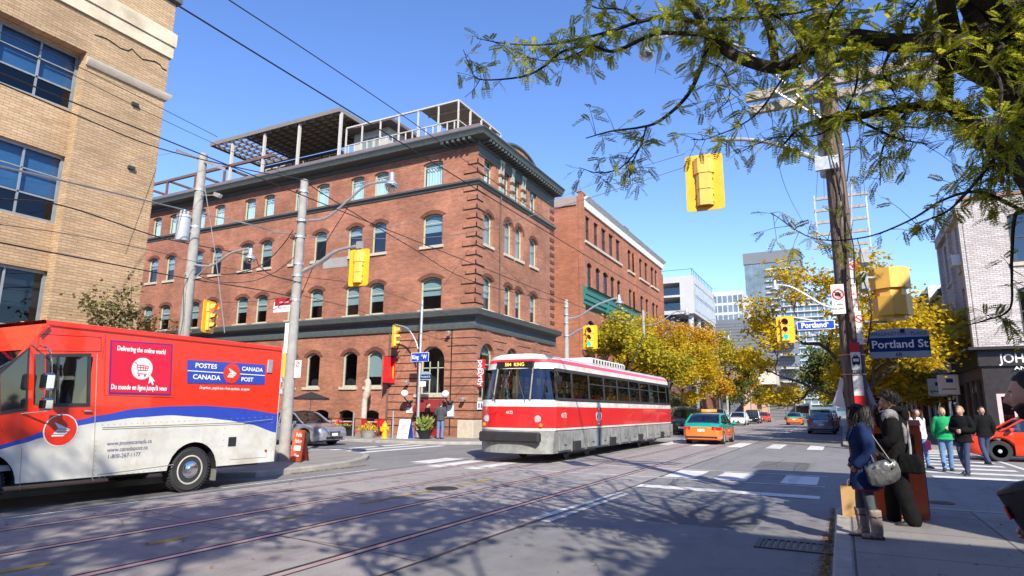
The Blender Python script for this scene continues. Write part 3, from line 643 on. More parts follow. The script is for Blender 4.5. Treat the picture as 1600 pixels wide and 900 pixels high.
# ---- second brick building, further along the avenue
BX,BX2=43.4,68.9; BZ=18.1
B2=T('brick_building','long three-storey brick building with white cornice band and green shopfront frieze','building',(BX,YS,0))
def bh(L,z0,z1,rise):
    return [(YP(a,y,YS).x,YP(b,y,YS).x,z0,z1,rise) for a,b,y in L]
zf=lambda x,y: YP(x,y,YS).z
u0_,u1_=zf(918,378),zf(918,339); l0,l1=zf(921,450),zf(921,411)
HU=bh([(915,921.7,360),(928,934.7,370),(940,947,378),(951.5,958.4,387),(962.5,969,394)],u0_,u1_,0)+bh([(981,986,405),(988,993,410),(999,1003.5,420),(1007.5,1012,425),(1017,1021.5,432),(1023.5,1027,437)],u0_-.1,u1_-.1,.2)
HL=bh([(917.5,925,430),(931,938.3,440),(942.3,950.5,447),(954.3,960.8,455),(964.8,970.3,463)],l0,l1,.25)+bh([(983,987.5,470),(989.6,994.3,475),(1001,1005.7,480),(1009.3,1013.7,485),(1019.5,1024,490),(1025.5,1029,495)],l0-.3,l1-.2,.2)
HG=bh([(915,932,525),(938,952,535),(957,969,545),(982,994,555),(1003,1012,560),(1019,1028,565)],1.2,zf(925,496)-.3,1.0)
f2=F((0,YS,0),(1,0,0),(0,1,0)); wl=MB(rb2); facade(wl,f2,BX,BX2,-.1,BZ,HU+HL+HG,rb2,.25)
wl.poly([(BX,YS,-.1),(BX,YS+26,-.1),(BX,YS+26,BZ-.3),(BX,YS,BZ-.3)]); wl.poly([(BX2,YS,-.1),(BX2,YS+26,-.1),(BX2,YS+26,BZ),(BX2,YS,BZ)]); wl.poly([(BX,YS+26,-.1),(BX2,YS+26,-.1),(BX2,YS+26,BZ),(BX,YS+26,BZ)])
wl.box((BX-.05,YS-.25,-.1),(BX+.6,YS+.0,BZ)); wl.box((BX+14.6,YS-.2,8.5),(BX+15.3,YS,BZ-1.4)); wl.box((BX2-.7,YS-.12,5),(BX2+.05,YS,BZ-1.6)); wl.put('wall',B2,True)
MB(roofm).poly([(BX,YS,BZ-.35),(BX2,YS,BZ-.35),(BX2,YS+26,BZ-.35),(BX,YS+26,BZ-.35)]).put('roof',B2,True)
MB(interior).poly([(BX,YS+1.2,0),(BX2,YS+1.2,0),(BX2,YS+1.2,BZ-1),(BX,YS+1.2,BZ-1)]).put('room_backing',B2,True)
for h in HU+HL: window(B2,f2,h,.18,dframe,glassd,.07,.5,1 if h[1]-h[0]>1.4 else 0)
for h in HG: window(B2,f2,h,.2,dframe,glassd,.1,.6,2)
mb=MB(stone); mb.box((HU[0][0]-.3,YS-.14,u0_-.2),(HU[4][1]+.3,YS+.1,u0_)); mb.box((HL[0][0]-.3,YS-.14,l0-.2),(HL[4][1]+.3,YS+.1,l0))
for a,b in ((5,6),(7,8),(9,10)):
    for H_,z in ((HU,u0_-.1),(HL,l0-.3)): mb.box((H_[a][0]-.2,YS-.14,z-.2),(H_[b][1]+.2,YS+.1,z))
mb.put('sill_band',B2,True)
cz0,cz1=zf(910,323),zf(910,307.5); mb=MB(white); sweep(mb,[(BX+.9,YS),(BX2+.3,YS)],[(0,cz0),(.14,cz0),(.2,cz0+.15),(.2,cz1-.25),(.42,cz1-.1),(.5,cz1),(0,cz1+.05)]); mb.put('cornice',B2,True)
gz0,gz1=zf(907,476),zf(907,449); mb=MB(M('frieze_green',(.025,.17,.14),.55,obj=False,var=.15)); sweep(mb,[(BX+.1,YS),(BX+14.3,YS)],[(0,gz0-.1),(.2,gz0),(.3,gz0+.1),(.3,gz0+.35),(.42,gz0+.4),(.42,gz0+.75),(.5,gz0+.8),(.55,gz1-.1),(.75,gz1),(0,gz1+.1)])
for k in range(2): mb.box((BX+5.2+k*4,YS-.5,gz0+.0),(BX+5.4+k*4,YS-.29,gz1-.1))
mb.put('frieze',B2,True)
mb=MB(M('coping',(.30,.24,.22),.7,obj=False)); mb.box((BX-.12,YS-.28,BZ),(BX2+.1,YS+.15,BZ+.12)); mb.box((BX-.12,YS+.15,BZ-1.0),(BX+.02,YS+26,BZ-.3)); mb.put('coping',B2,True)
MB(rbd).box((BX+13.5,YS+.5,BZ-.3),(BX+15,YS+2,BZ+1.0)).put('chimney',B2,True)
qb=MB(rbd)
for k in range(22):
    if gz1+.8+k*.44<cz0: qb.box((BX+.6,YS-.06,gz1+.5+k*.44),(BX+1.15-.2*(k%2),YS,gz1+.72+k*.44))
for k in range(14):
    for x in (BX+.2,BX+4.1,BX+7.8,BX+11.3,BX+14.6): qb.box((x,YS-.28 if x<BX+1 else YS-.08,.4+k*.42),(x+.8,YS+.0,.45+k*.42),groove)
qb.put('quoins',B2,True)
# ---- buff brick building on the near left
NY=16.8; NX=YP(240,296,NY).x
NW=T('brick_building','buff brick building with big dark-framed windows behind the red mail truck','building',(NX,NY,0))
f=F((0,NY,0),(1,0,0),(0,1,0)); rc=.28
px0=YP(129,130,NY).x
def wy(x,y): return YP(x,y,NY+rc)
x1=wy(130,130).x; W=[]
zt_,zb_=wy(130,88).z,wy(120,176).z; W.append((x1-5.4,x1-.12,zb_,zt_,0))
zt2,zb2_=wy(113,248).z,wy(101,353).z; W.append((x1-5.4,x1-.12,zb2_,zt2,0))
zt3=wy(87,426).z; W.append((x1-5.4,x1-.12,.75,zt3,0))
W+=[(h[0]-6.6,h[1]-6.6,h[2],h[3],0) for h in W]
HH=YP(270,2,16.8).z
wl=MB(yb); facade(wl,f,-14,px0,-.1,zt_+.02,W,yb,.18,yb,inset=rc)
wl.box((px0,NY,-.1),(NX-.001,NY+rc+.02,zt_+.018)); 
wl.poly([(-14,NY,zt_+.02),(NX,NY,zt_+.02),(NX,NY,HH),(-14,NY,HH)]); pass
wl.poly([(-14,NY,zt_+.02),(px0,NY,zt_+.02),(px0,NY+rc,zt_+.02),(-14,NY+rc,zt_+.02)])
wl.poly([(NX,NY,-.1),(NX,NY+22,-.1),(NX,NY+22,HH),(NX,NY,HH)]); wl.poly([(-14,NY+22,-.1),(NX,NY+22,-.1),(NX,NY+22,HH),(-14,NY+22,HH)]); wl.poly([(-14,NY,-.1),(-14,NY+22,-.1),(-14,NY+22,HH),(-14,NY,HH)])
wl.box((-7.2,NY,-.1),(x1-5.4-.02-0,NY+rc-.001,zt_-.32)) if 0 else None
wl.put('wall',NW,True); MB(roofm).poly([(-14,NY,HH-.3),(NX,NY,HH-.3),(NX,NY+22,HH-.3),(-14,NY+22,HH-.3)]).put('roof',NW,True)
MB(interior).poly([(-14,NY+2.2,0),(NX-.3,NY+2.2,0),(NX-.3,NY+2.2,HH),(-14,NY+2.2,HH)]).put('room_backing',NW,True)
fi=F((0,NY+rc,0),(1,0,0),(0,1,0)); sl=M('sill_lilac',(.42,.42,.50),.6,obj=False,var=.08)
gnw=glass('window_glass_blue',(.5,.66,.8),.0)
for i,h in enumerate(W):
    w_=window(NW,fi,h,.16,M('frame_grey',(.30,.33,.34),.4,.3),gnw,.07,.36 if i%3!=1 else .34,5,sill=.0,sm=sl,blind=.62 if i%3<2 else 0,bm=M('slat_blind',(.10,.21,.33),.5,obj=False,var=.2,scale=1),grid=[.68] if i%3!=2 else [.66])
mb=MB(stone); sweep(mb,[(px0-.05,NY+rc),(px0,NY),(NX,NY),(NX,NY+3)][1:],[(0,zt_-.34),(.05,zt_-.34),(.13,zt_-.22),(.13,zt_-.14),(0,zt_-.12)]); mb.put('ledge',NW,True)
c0,c1,c2=YP(264,91,NY).z,YP(265,73,NY).z,YP(266,49,NY).z; mb=MB(cream)
sweep(mb,[(-14,NY),(NX,NY),(NX,NY+22)],[(0,c0),(.06,c0),(.06,c1-.01),(.03,c1),(.10,c1+.01),(.10,c2-.06),(.02,c2),(0,c2)]); mb.put('stone_band',NW,True)
mb=MB(dgreen); sweep(mb,[(-14,NY),(NX,NY),(NX,NY+22)],[(0,HH),(.12,HH),(.12,HH+.15),(0,HH+.15)]); mb.put('coping',NW,True)

pts=[YP(x,y,NY-.01) for x,y in ((149,54),(148,54),(158,57),(166,60),(178,68),(188,75),(200,79),(206,76),(213,84),(222,92),(232,94),(242,96),(250,101),(254,107),(260,110))]
mb=MB(black); mb.tube(pts,.014,5); mb.put('crack_seam',NW,True)
for x,y in ((210,164),(204,263)):
    p=YP(x,y,NY); MB(groove).box((p.x-.09,NY-.07,p.z-.035),(p.x+.09,NY+.02,p.z+.05),dframe).put('vent_cap',NW,True)
# ---- modern glass and concrete block beyond the second brick building
concw=M('pale_concrete',(.46,.46,.46),.7,obj=False,scale=.6,var=.06); gb=glass('blue_glass',(.10,.22,.42),.28); gbb=M('blue_glass_back',(.03,.10,.22),.3,obj=False)
mY=17.6; A=YP(1082.5,430,mY); mx=A.x; mz=A.z; zlow=YP(1085,487,mY).z; mx2=YP(1117,485,mY).x; myb=XP(1034,440,mx).y
MD=T('modern_building','modern white concrete and blue glass block beyond the brick buildings','building',(mx,mY,0))
mb=MB(concw); t=.9
mb.box((mx,mY,zlow),(mx+.01+8,mY+7.5,mz)) if 0 else None
mb.box((mx,mY,mz-.9),(mx2,mY+30,mz)); mb.box((mx,mY,zlow-.2),(mx2,mY+30,zlow+.35)); 
yw=XP(1062,450,mx).y; mb.box((mx,mY,zlow+.35),(mx+.6,yw,mz-.9)); mb.box((mx+6,yw,zlow-6),(mx+6.4,mY+30,mz-.9),gbb)
mb.box((mx,mY+29.6,zlow),(mx2,mY+30,mz)); mb.box((mx2-.5,mY,zlow),(mx2,mY+30,mz)); mb.box((mx+1,mY+3,0),(mx2,mY+29,zlow-.2),gbb)
zm=(zlow+mz)/2-.2; mb.box((mx,yw,zm-.15),(mx+6,mY+30,zm+.15)); mb.box((mx+.3,mY+.4,zm-.2),(mx2,mY+3,zm+.2)); mb.put('frame',MD,True)
for zf_ in (zlow+.35,zm+.15):
    g=MB(glassc); g.poly([(mx+.05,yw,zf_),(mx+.05,mY+30,zf_),(mx+.05,mY+30,zf_+1.1),(mx+.05,yw,zf_+1.1)]); g.put('balcony_glass',MD,True)
wn=MB(gb); wn.box((mx+.6,mY-.05,zlow+.36),(mx2-.3,mY+.1,mz-.92)); wo=wn.put('curtain_wall',MD,True)
mb=MB(alum)
for k in range(17): x=mx+.6+(mx2-mx-.9)*k/16; mb.box((x-.05,mY-.12,zlow+.3),(x+.05,mY-.04,mz-.85))
for z in (zm-.15,zm+.15,zm+1.7): mb.box((mx+.6,mY-.11,z),(mx2-.3,mY-.045,z+.12))
mb.put('mullions',wo,True)
for k in range(4):
    x=mx+1.2+k*(mx2-mx-2)/3; MB(concw).tube([(x,mY+.8,0),(x,mY+.8,zlow-.2)],.42,12).put('column',MD,True)
mb=MB(dframe); 
for k in range(14): x=mx+.4+k*(mx2-mx)/14; mb.box((x,mY+.2,mz),(x+.05,mY+.25,mz+1.0))
mb.box((mx,mY+.2,mz+1),(mx2,mY+.26,mz+1.05)); mb.box((mx+.2,mY,mz+1),(mx+.26,mY+20,mz+1.05)); mb.put('roof_railing',MD,True)
# ---- far blocks
def block(name,lab,x0,x1,y0,y1,z1,wall,win,ny,nx,nz,zb=3.5,wf=.6,hf=.55,band=None,sidex=True):
    t=T(name,lab,'building',(x0,y0,0)); MB(wall).box((x0,y0,-.1),(x1,y1,z1)).put('wall',t,True)
    mb=MB(win)
    for k in range(nz):
        z=zb+(z1-zb-.4)*k/nz; h=(z1-zb-.4)/nz*hf
        for i in range(ny): y=y0+(y1-y0)*(i+.5)/ny; w_=(y1-y0)/ny*wf/2; mb.box((x0-.03,y-w_,z),(x0+.05,y+w_,z+h))
        if nx:
            for i in range(nx): x=x0+(x1-x0)*(i+.5)/nx; w_=(x1-x0)/nx*wf/2; yy=y0 if y0>0 else y1; mb.box((x-w_,yy-.03 if y0>0 else yy-.05,z),(x+w_,yy+.05 if y0>0 else yy+.03,z+h))
    tag(mb.put('windows',t,True),None,None,kind='stuff') 
    if band:
        mb=MB(band)
        for k in range(nz): z=zb+(z1-zb-.4)*k/nz-.35; mb.box((x0-.7,y0+.5,z),(x0,y1-.5,z+.3)); 
        tag(mb.put('balconies',t,True),None,None,kind='stuff')
    return t
wind=M('far_window',(.05,.09,.13),.12,obj=False,var=.3,scale=.3); windb=M('far_window_blue',(.13,.19,.235),.3,obj=False,var=.35,scale=.2); pale=M('pale_render',(.50,.50,.50),.8,obj=False); 
corr=M('grey_cladding',(.15,.16,.18),.55,obj=False,scale=.1,var=.08); salmon=M('salmon_stucco',(.62,.38,.27),.85,obj=False); creamf=M('cream_render',(.62,.56,.46),.85,obj=False)
X=300; yA,yB=XP(1249,400,X).y,XP(1162,400,X).y; zz_=XP(1200,393,X).z
tw=block('glass_tower','tall glass residential tower with grey top rising behind yellow trees','x' and X,X+25,yA,yB,zz_,corr,windb,12,0,22,8,.84,.6,None) if 0 else block('glass_tower','tall glass residential tower with grey top rising behind yellow trees',X,X+25,yA,yB,zz_-5.2,windb,corr,9,0,22,8,.12,1.0)
mb=MB(corr); mb.box((X-.4,yA-.4,zz_-5.2),(X+25,yB+.4,zz_)); mb.put('crown',tw,True)
mb=MB(pale)
for k in range(22): z=8+(zz_-14)*k/22; mb.box((X-1.0,yA+6 if k%3 else yA+1,z),(X,yA+ (yB-yA)*.62,z+.5))
tag(mb.put('balconies',tw,True),None,None,kind='stuff'); mb=MB(steel); mb.tube([(X+3,yA+13,zz_),(X+3,yA+13,zz_+3.5)],.15,5); mb.put('mast',tw,True)
X=165; yA,yB=XP(1162,480,X).y,XP(1116,480,X).y; block('condo_block','white framed glass condominium left of the grey-topped tower',X,X+20,yA,yB+3,XP(1140,455,X).z,pale,windb,8,0,11,4,.78,.72)
X=135; yA,yB=XP(1242,560,X).y,XP(1120,560,X).y; z1=XP(1180,497,X).z
gs=T('clad_building','windowless grey metal-clad block at the end of the north side','building',(X,yA,0)); MB(corr).box((X,yA,-.1),(X+18,yB,z1)).put('wall',gs,True)
mb=MB(M('cladding_seam',(.10,.105,.12),.6,obj=False))
for k in range(26): z=1+k*.8; 
for k in range(int(z1/.6)): mb.box((X-.04,yA,k*.6),(X,yB,k*.6+.05))
mb.put('seams',gs,True)
mb=MB(pale); zt5=XP(1230,520,X).z
for k in range(5): mb.box((X-2.2,yA-1,zt5-2-k*2.6),(X+.01,yA+2.4,zt5-1.75-k*2.6))
mb.put('balconies',gs,True)
X=150; block('glass_tower','pale blue glass tower with balconies behind the right-hand trees',X+60,X+80,XP(1300,560,X+60).y,XP(1226,560,X+60).y,XP(1260,455,X+60).z,windb,pale,7,0,18,4,.14,1.0,pale)
X=112; block('stucco_building','low salmon stucco building with cream rooftop box on the north side',X,X+30,14.5,XP(1185,600,X).y+1,XP(1210,592,X).z,salmon,wind,3,6,2,3,.5,.5); 
p,q=XP(1183,580,X),XP(1211,590,X); mb=MB(creamf); mb.box((X+1,q.y,q.z-1),(X+8,p.y,p.z)); tag(mb.put('roof_box',None),'cream rooftop plant box on the salmon building','building'); 
X=92; block('brick_building','small brown brick building with wide upper window beyond the green tree',X,X+14,17.5,XP(1142,600,X).y+4,XP(1160,594,X).z,bb,wind,1,3,2,2,.62,.42)
X=74; block('shop_building','low dark glazed building under the yellow trees beyond the taxi',X,X+14,18.2,34,8.2,bb,wind,4,6,2,1.2,.8,.6)
for x0,x1,z1,m_,l in ((146,175,9,salmon,'orange-brown shop building far along the left pavement'),(178,215,13,creamf,'cream building beyond the orange-brown shop far away'),(330,360,30,windb,'distant pale glass block closing the street')):
    block('far_building',l,x0,x1,14.5 if x0<300 else -14,30 if x0<300 else 24,z1,m_,wind,4,6,3 if z1<20 else 9,2,.6,.5)
# ---- white brick corner building on the far right and its neighbours
SX,SY=33.6,-5.5
SE=T('corner_building','white-painted brick corner building over a black shopfront','building',(SX,SY,0))
zt_=YP(1512,312,SY).z; zt_=XP(1512,312,SX).z; zs=XP(1541,545,SX).z
fn=F((SX,SY,0),(1,0,0),(0,-1,0)); fwv=F((SX,SY,0),(0,-1,0),(1,0,0))
SX2=YP(1478,470,SY).x; L=SX2-SX; uw=SY-XP(1577,370,SX).y
nh=[(.55,1.15,zs+.55,zs+3.0,0),(1.55,2.15,zs+.55,zs+3.0,0),(.55+L*.5,1.2+L*.5,zs+.5,zs+2.9,0),(1.6+L*.5,2.2+L*.5,zs+.5,zs+2.9,0)]
nh+=[(a,b,c+3.35,d+3.0,0) for a,b,c,d,e in nh]
wvh=[(uw,uw+1.7,zs+.45,zs+2.7,.2),(uw,uw+1.7,zs+3.7,zs+6.0,.2),(uw+3.4,uw+5.1,zs+3.7,zs+6.0,.2),(uw+3.4,uw+5.1,zs+.45,zs+2.7,.2)]
wl=MB(wb); facade(wl,fn,0,L,zs,zt_,nh,wb,.25); facade(wl,fwv,0,24,zs,zt_+.0,wvh,wb,.22)
wl.poly([(SX,SY-24,0),(SX2,SY-24,0),(SX2,SY-24,zt_),(SX,SY-24,zt_)]); wl.poly([(SX2,SY,0),(SX2,SY-24,0),(SX2,SY-24,zt_),(SX2,SY,zt_)])
for u in (.25,L*.5-.1,L-.3): wl.prism([fn.P(u-.22,zs,-.16),fn.P(u+.22,zs,-.16),fn.P(u+.22,zt_-.6,-.16),fn.P(u-.22,zt_-.6,-.16)],V((0,.0,0))+fn.i*.16)
wl.prism([fn.P(0,zt_-.6,-.2),fn.P(L,zt_-.6,-.2),fn.P(L,zt_-.1,-.2),fn.P(0,zt_-.1,-.2)],fn.i*.2)
wl.put('wall',SE,True); MB(roofm).poly([(SX,SY,zt_-.2),(SX2,SY,zt_-.2),(SX2,SY-24,zt_-.2),(SX,SY-24,zt_-.2)]).put('roof',SE,True)
tc=M('terracotta_coping',(.36,.17,.11),.8,obj=False); mb=MB(tc); sweep(mb,[(SX,SY-24),(SX,SY),(SX2,SY)][::-1],[(-.1,zt_),(.08,zt_),(.08,zt_+.12),(-.1,zt_+.14)]) ; mb.v=[(p[0],p[1],p[2]) for p in mb.v]; mb.put('coping',SE,True)
for h in nh: window(SE,fn,h,.2,dframe,glassd,.07,.5,sill=.08,sm=stone)
for h in wvh: window(SE,fwv,h,.18,dframe,glassd,.09,.5,1,sill=.1,sm=stone)
p=fn.P(nh[4][0]+.3,nh[4][2],-.25); mb=MB(M('ac_white',(.62,.62,.6),.5)); mb.box((p.x-.33,p.y-.3,p.z),(p.x+.33,p.y+.25,p.z+.48)); ac=mb.put('air_conditioner',SE,True); mb=MB(dframe)
for k in range(6): mb.box((p.x-.28,p.y+.25,p.z+.06+k*.065),(p.x+.28,p.y+.262,p.z+.09+k*.065))
mb.put('grille',ac,True)
sf=M('shopfront_black',(.022,.018,.02),.4,obj=False); sfb=M('shopfront_brown',(.07,.045,.035),.5,obj=False)
fasc=MB(sf); fasc.prism([fwv.P(-.1,zs-.75,-.12),fwv.P(24,zs-.75,-.12),fwv.P(24,zs-.08,-.12),fwv.P(-.1,zs-.08,-.12)],fwv.i*.12); fasc.prism([fn.P(-.1,zs-.75,-.12),fn.P(L,zs-.75,-.12),fn.P(L,zs-.08,-.12),fn.P(-.1,zs-.08,-.12)],fn.i*.12)
sweep(fasc,[(SX2,SY),(SX,SY),(SX,SY-24)],[(0,zs-.1),(.42,zs-.06),(.46,zs+.05),(0,zs+.12)]) if 0 else None
fasc.box((SX-.45,SY-24,zs-.06),(SX+.0,SY+.45,zs+.06)); fasc.box((SX,SY,zs-.06),(SX2,SY+.45,zs+.06)); fo=fasc.put('fascia',SE,True)
mb=MB(swhite); o=XP(1562,561,SX-.13); mb.text('JOHN S',.52,o,(0,-1,0),(0,0,1),None,.006,'LEFT',sx=.9); mb.text('AND A',.2,o+V((0,-.45,-.40)),(0,-1,0),(0,0,1),None,.002,'LEFT',sx=1.5); mb.put('lettering',fo,True)
hs_w=[(1.2,3.0,.95,2.9,0)]; 
d0,d1=XP(1561,650,SX),XP(1594,650,SX); dh=(-(d0.y-SY),-(d1.y-SY),.14,2.45,0)
sw=MB(sf); facade(sw,fwv,0,24,.0,zs-.7,[dh,(dh[1]+1.2,dh[1]+4.5,.8,3.0,0)],sf,.2); 
nhs=[(.45,1.55,.6,3.05,0),(1.75,2.85,.6,3.05,0),(3.4,4.4,.14,3.05,0),(4.9,L-.4,.6,3.05,0)]; facade(sw,fn,0,L,.0,zs-.7,nhs,sfb,.2); so=sw.put('shopfront',SE,True)
for h in nhs: window(SE,fn,h,.15,sf,glassd,.08,.78)
window(SE,fwv,(dh[1]+1.2,dh[1]+4.5,.8,3.0,0),.15,sf,glassd,.08,.8,2)
pk=M('door_pink',(.58,.42,.43),.5); mb=MB(pk); ol=outline(dh); i2=outline(dh,.16); i2[0]=(i2[0][0],1.0); i2[1]=(i2[1][0],1.0)
for k in range(4): a,b,c,d=ol[k],ol[(k+1)%4],i2[(k+1)%4],i2[k]; mb.poly([fwv.P(*a,.05),fwv.P(*b,.05),fwv.P(*c,.05),fwv.P(*d,.05)])
dd=mb.put('door',SE,True); MB(glassd).poly([fwv.P(*p,.06) for p in i2]).put('pane',dd,True); mb=MB(black); mb.box(fwv.P(dh[0]+.1,1.0,.0),fwv.P(dh[0]+.16,1.2,.05)); mb.put('handle',dd,True)
MB(interior).poly([(SX+1.5,SY-1.5,0),(SX+1.5,SY-24,0),(SX+1.5,SY-24,zt_),(SX+1.5,SY-1.5,zt_)]).poly([(SX+1.5,SY-1.5,0),(SX2,SY-1.5,0),(SX2,SY-1.5,zt_),(SX+1.5,SY-1.5,zt_)]).put('room_backing',SE,True)
p=fn.P(1.0,zs-.32,-.13); mb=MB(alum); mb.box((p.x-.6,SY+.40,zs-.02),(p.x+1.0,SY+.48,zs+.04)); mb.put('light_bar',SE,True)
# neighbours running away on the south side
x=SX2+.05; rnd=random.Random(11)
specs=[(6.5,8.6,pale,'narrow pale rendered shop next to the white brick corner'),(7,9.6,creamf,'cream rendered shop building third from the corner, south side'),(8,7.6,bb,'brown brick shop building fourth from the corner, south side'),(9,9.2,creamf,'taller cream shop row beyond the brown brick shop, south side'),(16,8,bb,'dark brick shop row farther along the shaded side'),(24,11,pale,'grey rendered row far along the shaded side'),(50,12,bb,'long brick row farthest along the shaded side')]
for w_,z1,m_,l in specs:
    t=T('shop_building',l,'building',(x,SY,0)); ff=F((x,SY,0),(1,0,0),(0,-1,0)); n=max(2,int(w_/2.2)); hs=[]
    for k in range(n):
        for zb in (4.3,7.3) if z1>9 else (4.3,):
            c=w_*(k+.5)/n; hs.append((c-.45,c+.45,zb,min(zb+1.8,z1-.7),.12))
    ns=max(1,int(w_/4)); sh_=[(w_*(k+.08)/ns,w_*(k+.92)/ns,.5,2.9,0) for k in range(ns)]
    wl=MB(m_); facade(wl,ff,0,w_,-.1,z1,hs+sh_,m_,.2); wl.poly([(x,SY,-.1),(x,SY-20,-.1),(x,SY-20,z1),(x,SY,z1)]); wl.poly([(x+w_,SY,-.1),(x+w_,SY-20,-.1),(x+w_,SY-20,z1),(x+w_,SY,z1)]); wl.poly([(x,SY,z1-.05),(x+w_,SY,z1-.05),(x+w_,SY-20,z1-.05),(x,SY-20,z1-.05)]); wl.put('wall',t,True)
    for h in hs[:12]: window(t,ff,h,.16,dframe,glassd,.07,.5)
    for h in sh_: window(t,ff,h,.16,sfb,glassd,.1,.75,1)
    MB(interior).poly([(x,SY-1,0),(x+w_,SY-1,0),(x+w_,SY-1,z1-.1),(x,SY-1,z1-.1)]).put('room_backing',t,True)
    mb=MB(rnd.choice([sfb,navy,redp,sf])); mb.box((x+.2,SY+.0,3.05),(x+w_-.2,SY+.14,3.75)); mb.put('fascia',t,True)
    mb=MB(dgreen); mb.box((x,SY,z1-.5),(x+w_,SY+.3,z1-.3)); mb.put('cornice',t,True)
    x+=w_+.02
# blocks behind the camera: they throw the shade over the near corner
for (x0,x1,y1,z1,m_,l) in ((4.9,10.0,-5.35,8.35,bb,'brown brick corner shop behind the waiting couple, off to the right'),(-11,.3,-5.35,8.0,wb,'white brick shop behind the camera'),(-40,-11.1,-5.35,9.2,bb,'brown brick row behind the camera')):
    t=T('shop_building',l,'building',(x0,y1,0)); ff=F((x0,y1,0),(1,0,0),(0,-1,0)); w_=x1-x0; n=max(2,int(w_/2.4)); hs=[(w_*(k+.5)/n-.5,w_*(k+.5)/n+.5,4.4,6.4,.15) for k in range(n)]+[(w_*(k+.1)/max(1,n//2),w_*(k+.9)/max(1,n//2),.6,2.9,0) for k in range(max(1,n//2))]
    wl=MB(m_); facade(wl,ff,0,w_,-.1,z1,hs,m_,.2)
    for a,b in (((x0,y1),(x0,y1-13)),((x1,y1),(x1,y1-13)),((x0,y1-13),(x1,y1-13))): wl.poly([(*a,-.1),(*b,-.1),(*b,z1),(*a,z1)])
    wl.put('wall',t,True); MB(roofm).poly([(x0,y1,z1),(x1,y1,z1),(x1,y1-13,z1),(x0,y1-13,z1)]).put('roof',t,True)
    for h in hs: window(t,ff,h,.15,dframe,glassd,.07,.5)
    mb=MB(dgreen); mb.box((x0,y1,z1-.35),(x1,y1+.2,z1-.1)); mb.put('cornice',t,True)
t=block('brick_building','unseen brick block on the north side behind the camera, added for window reflections',-60,-16,16.8,36,14,bb,wind,4,12,4,1.5,.6,.55)  # added out of view: walls for the west-facing windows to reflect

t=block('reflection_block','unseen dark brick block added far behind the camera to fill window reflections',-110,-92,-60,90,26,bb,wind,30,0,8,3,.5,.5)  # out of view, added to cover the bright horizon in the window reflections
t=block('reflection_block','unseen pale block added to the north-west for the windows to mirror',-62,-40,40,80,30,pale,wind,8,4,9,3,.6,.5)  # extra unseen block, gives the panes something other than sky to mirror

t=block('brick_building','unseen brown brick block added behind the buff building to darken mirrored sky',-22,13.4,43,78,15,bb,wind,9,8,4,1.5,.6,.5)  # unseen, added where the ground-floor panes mirrored white sky
t=block('reflection_block','unseen tall grey block added off to the left for higher window reflections',-60,-30,84,120,34,pale,wind,8,6,9,3,.6,.5)  # unseen, added tall so that higher reflections meet a wall too
# ================================================================ poles, signals, lamps, signs
lensr=M('lens_red_lit',(.5,.02,.01),.3,var=0,emit=((1,.06,.02),2.2)); lensg=M('lens_green_lit',(.0,.4,.2),.3,var=0,emit=((.0,.85,.42),1.6))
lro=M('lens_red_off',(.10,.012,.008),.25,var=0); lao=M('lens_amber_off',(.13,.055,.01),.25,var=0); lgo=M('lens_green_off',(.01,.07,.045),.25,var=0)
yel2=M('signal_yellow_housing',(.83,.48,.09),.45,var=.08,coat=.2)
def signal(label,loc,rz,lit,s=1.0,group='traffic signals of the crossing',board=True):
    t=T('traffic_light',label,'traffic light',loc,rz,group)
    mb=MB(yel)
    if board:
        w,h=.37*s,.60*s; c=.07*s; pts=[]
        for cx,cz,a0 in ((w-c,h-c,0),(-w+c,h-c,90),(-w+c,-h+c,180),(w-c,-h+c,270)):
            for k in range(4): a=R(a0+30*k); pts.append(V((-.01,cx+c*math.cos(a),cz+c*math.sin(a))))
        mb.prism(pts,(.02,0,0)); mb.put('backboard',t)
    hb=MB(yel2)
    for k,z in enumerate((.34,0,-.34)):
        z*=s; q=(.2 if k==0 else .165)*s
        hb.loft([[(-.12*s if k else -.15*s,a*q,z+b*.168*s) for a,b in ((-1,-1),(1,-1),(1,1),(-1,1))] if 0 else [(.12*s,-q,z+b),(.12*s,q,z+b),(-.05*s,q,z+b),(-.13*s,q*.55,z+b),(-.13*s,-q*.55,z+b),(-.05*s,-q,z+b)] for b in (-.165*s,.165*s)])
    hb.put('housing',t); jb=MB(black)
    for z in (.17,-.17): jb.box((-.134*s,-.12*s,z*s-.005),(-.128*s,.12*s,z*s+.005))
    for z in (.30,.04,-.30,-.46):
        for y in (-.155,.155): jb.lathe([(.012*s,0),(.012*s,-.02*s),(.001,-.022*s)],(-.03*s,y*s,z*s),6,ax='x'); jb.box((-.06*s,y*1.06*s-.006,z*s-.02),(-.02*s,y*1.06*s+.006,z*s+.02))
    jb.put('hinges',t)
    for k,z in enumerate((.34,0,-.34)):
        z*=s; m=((lensr if lit=='r' else lro),lao,(lensg if lit=='g' else lgo))[k]; r=(.13 if k==0 else .10)*s
        MB(m).lathe([(r,.12*s),(r*.9,.135*s),(r*.5,.15*s),(.001,.155*s)],(0,0,z),16,ax='x').put('lens',t)
        mb=MB(yel2); n=12; o1=[];o2=[]
        for i in range(n+1):
            a=R(-20+220*i/n); d=.30*s if 0<i<n else .2*s; o1.append(V((.12*s,r*1.15*math.cos(a),z+r*1.15*math.sin(a)))); o2.append(V((d,r*1.12*math.cos(a),z+r*1.12*math.sin(a))))
        mb.loft([o1,o2],closed=False,caps=False); mb.put('visor',t)
    return t
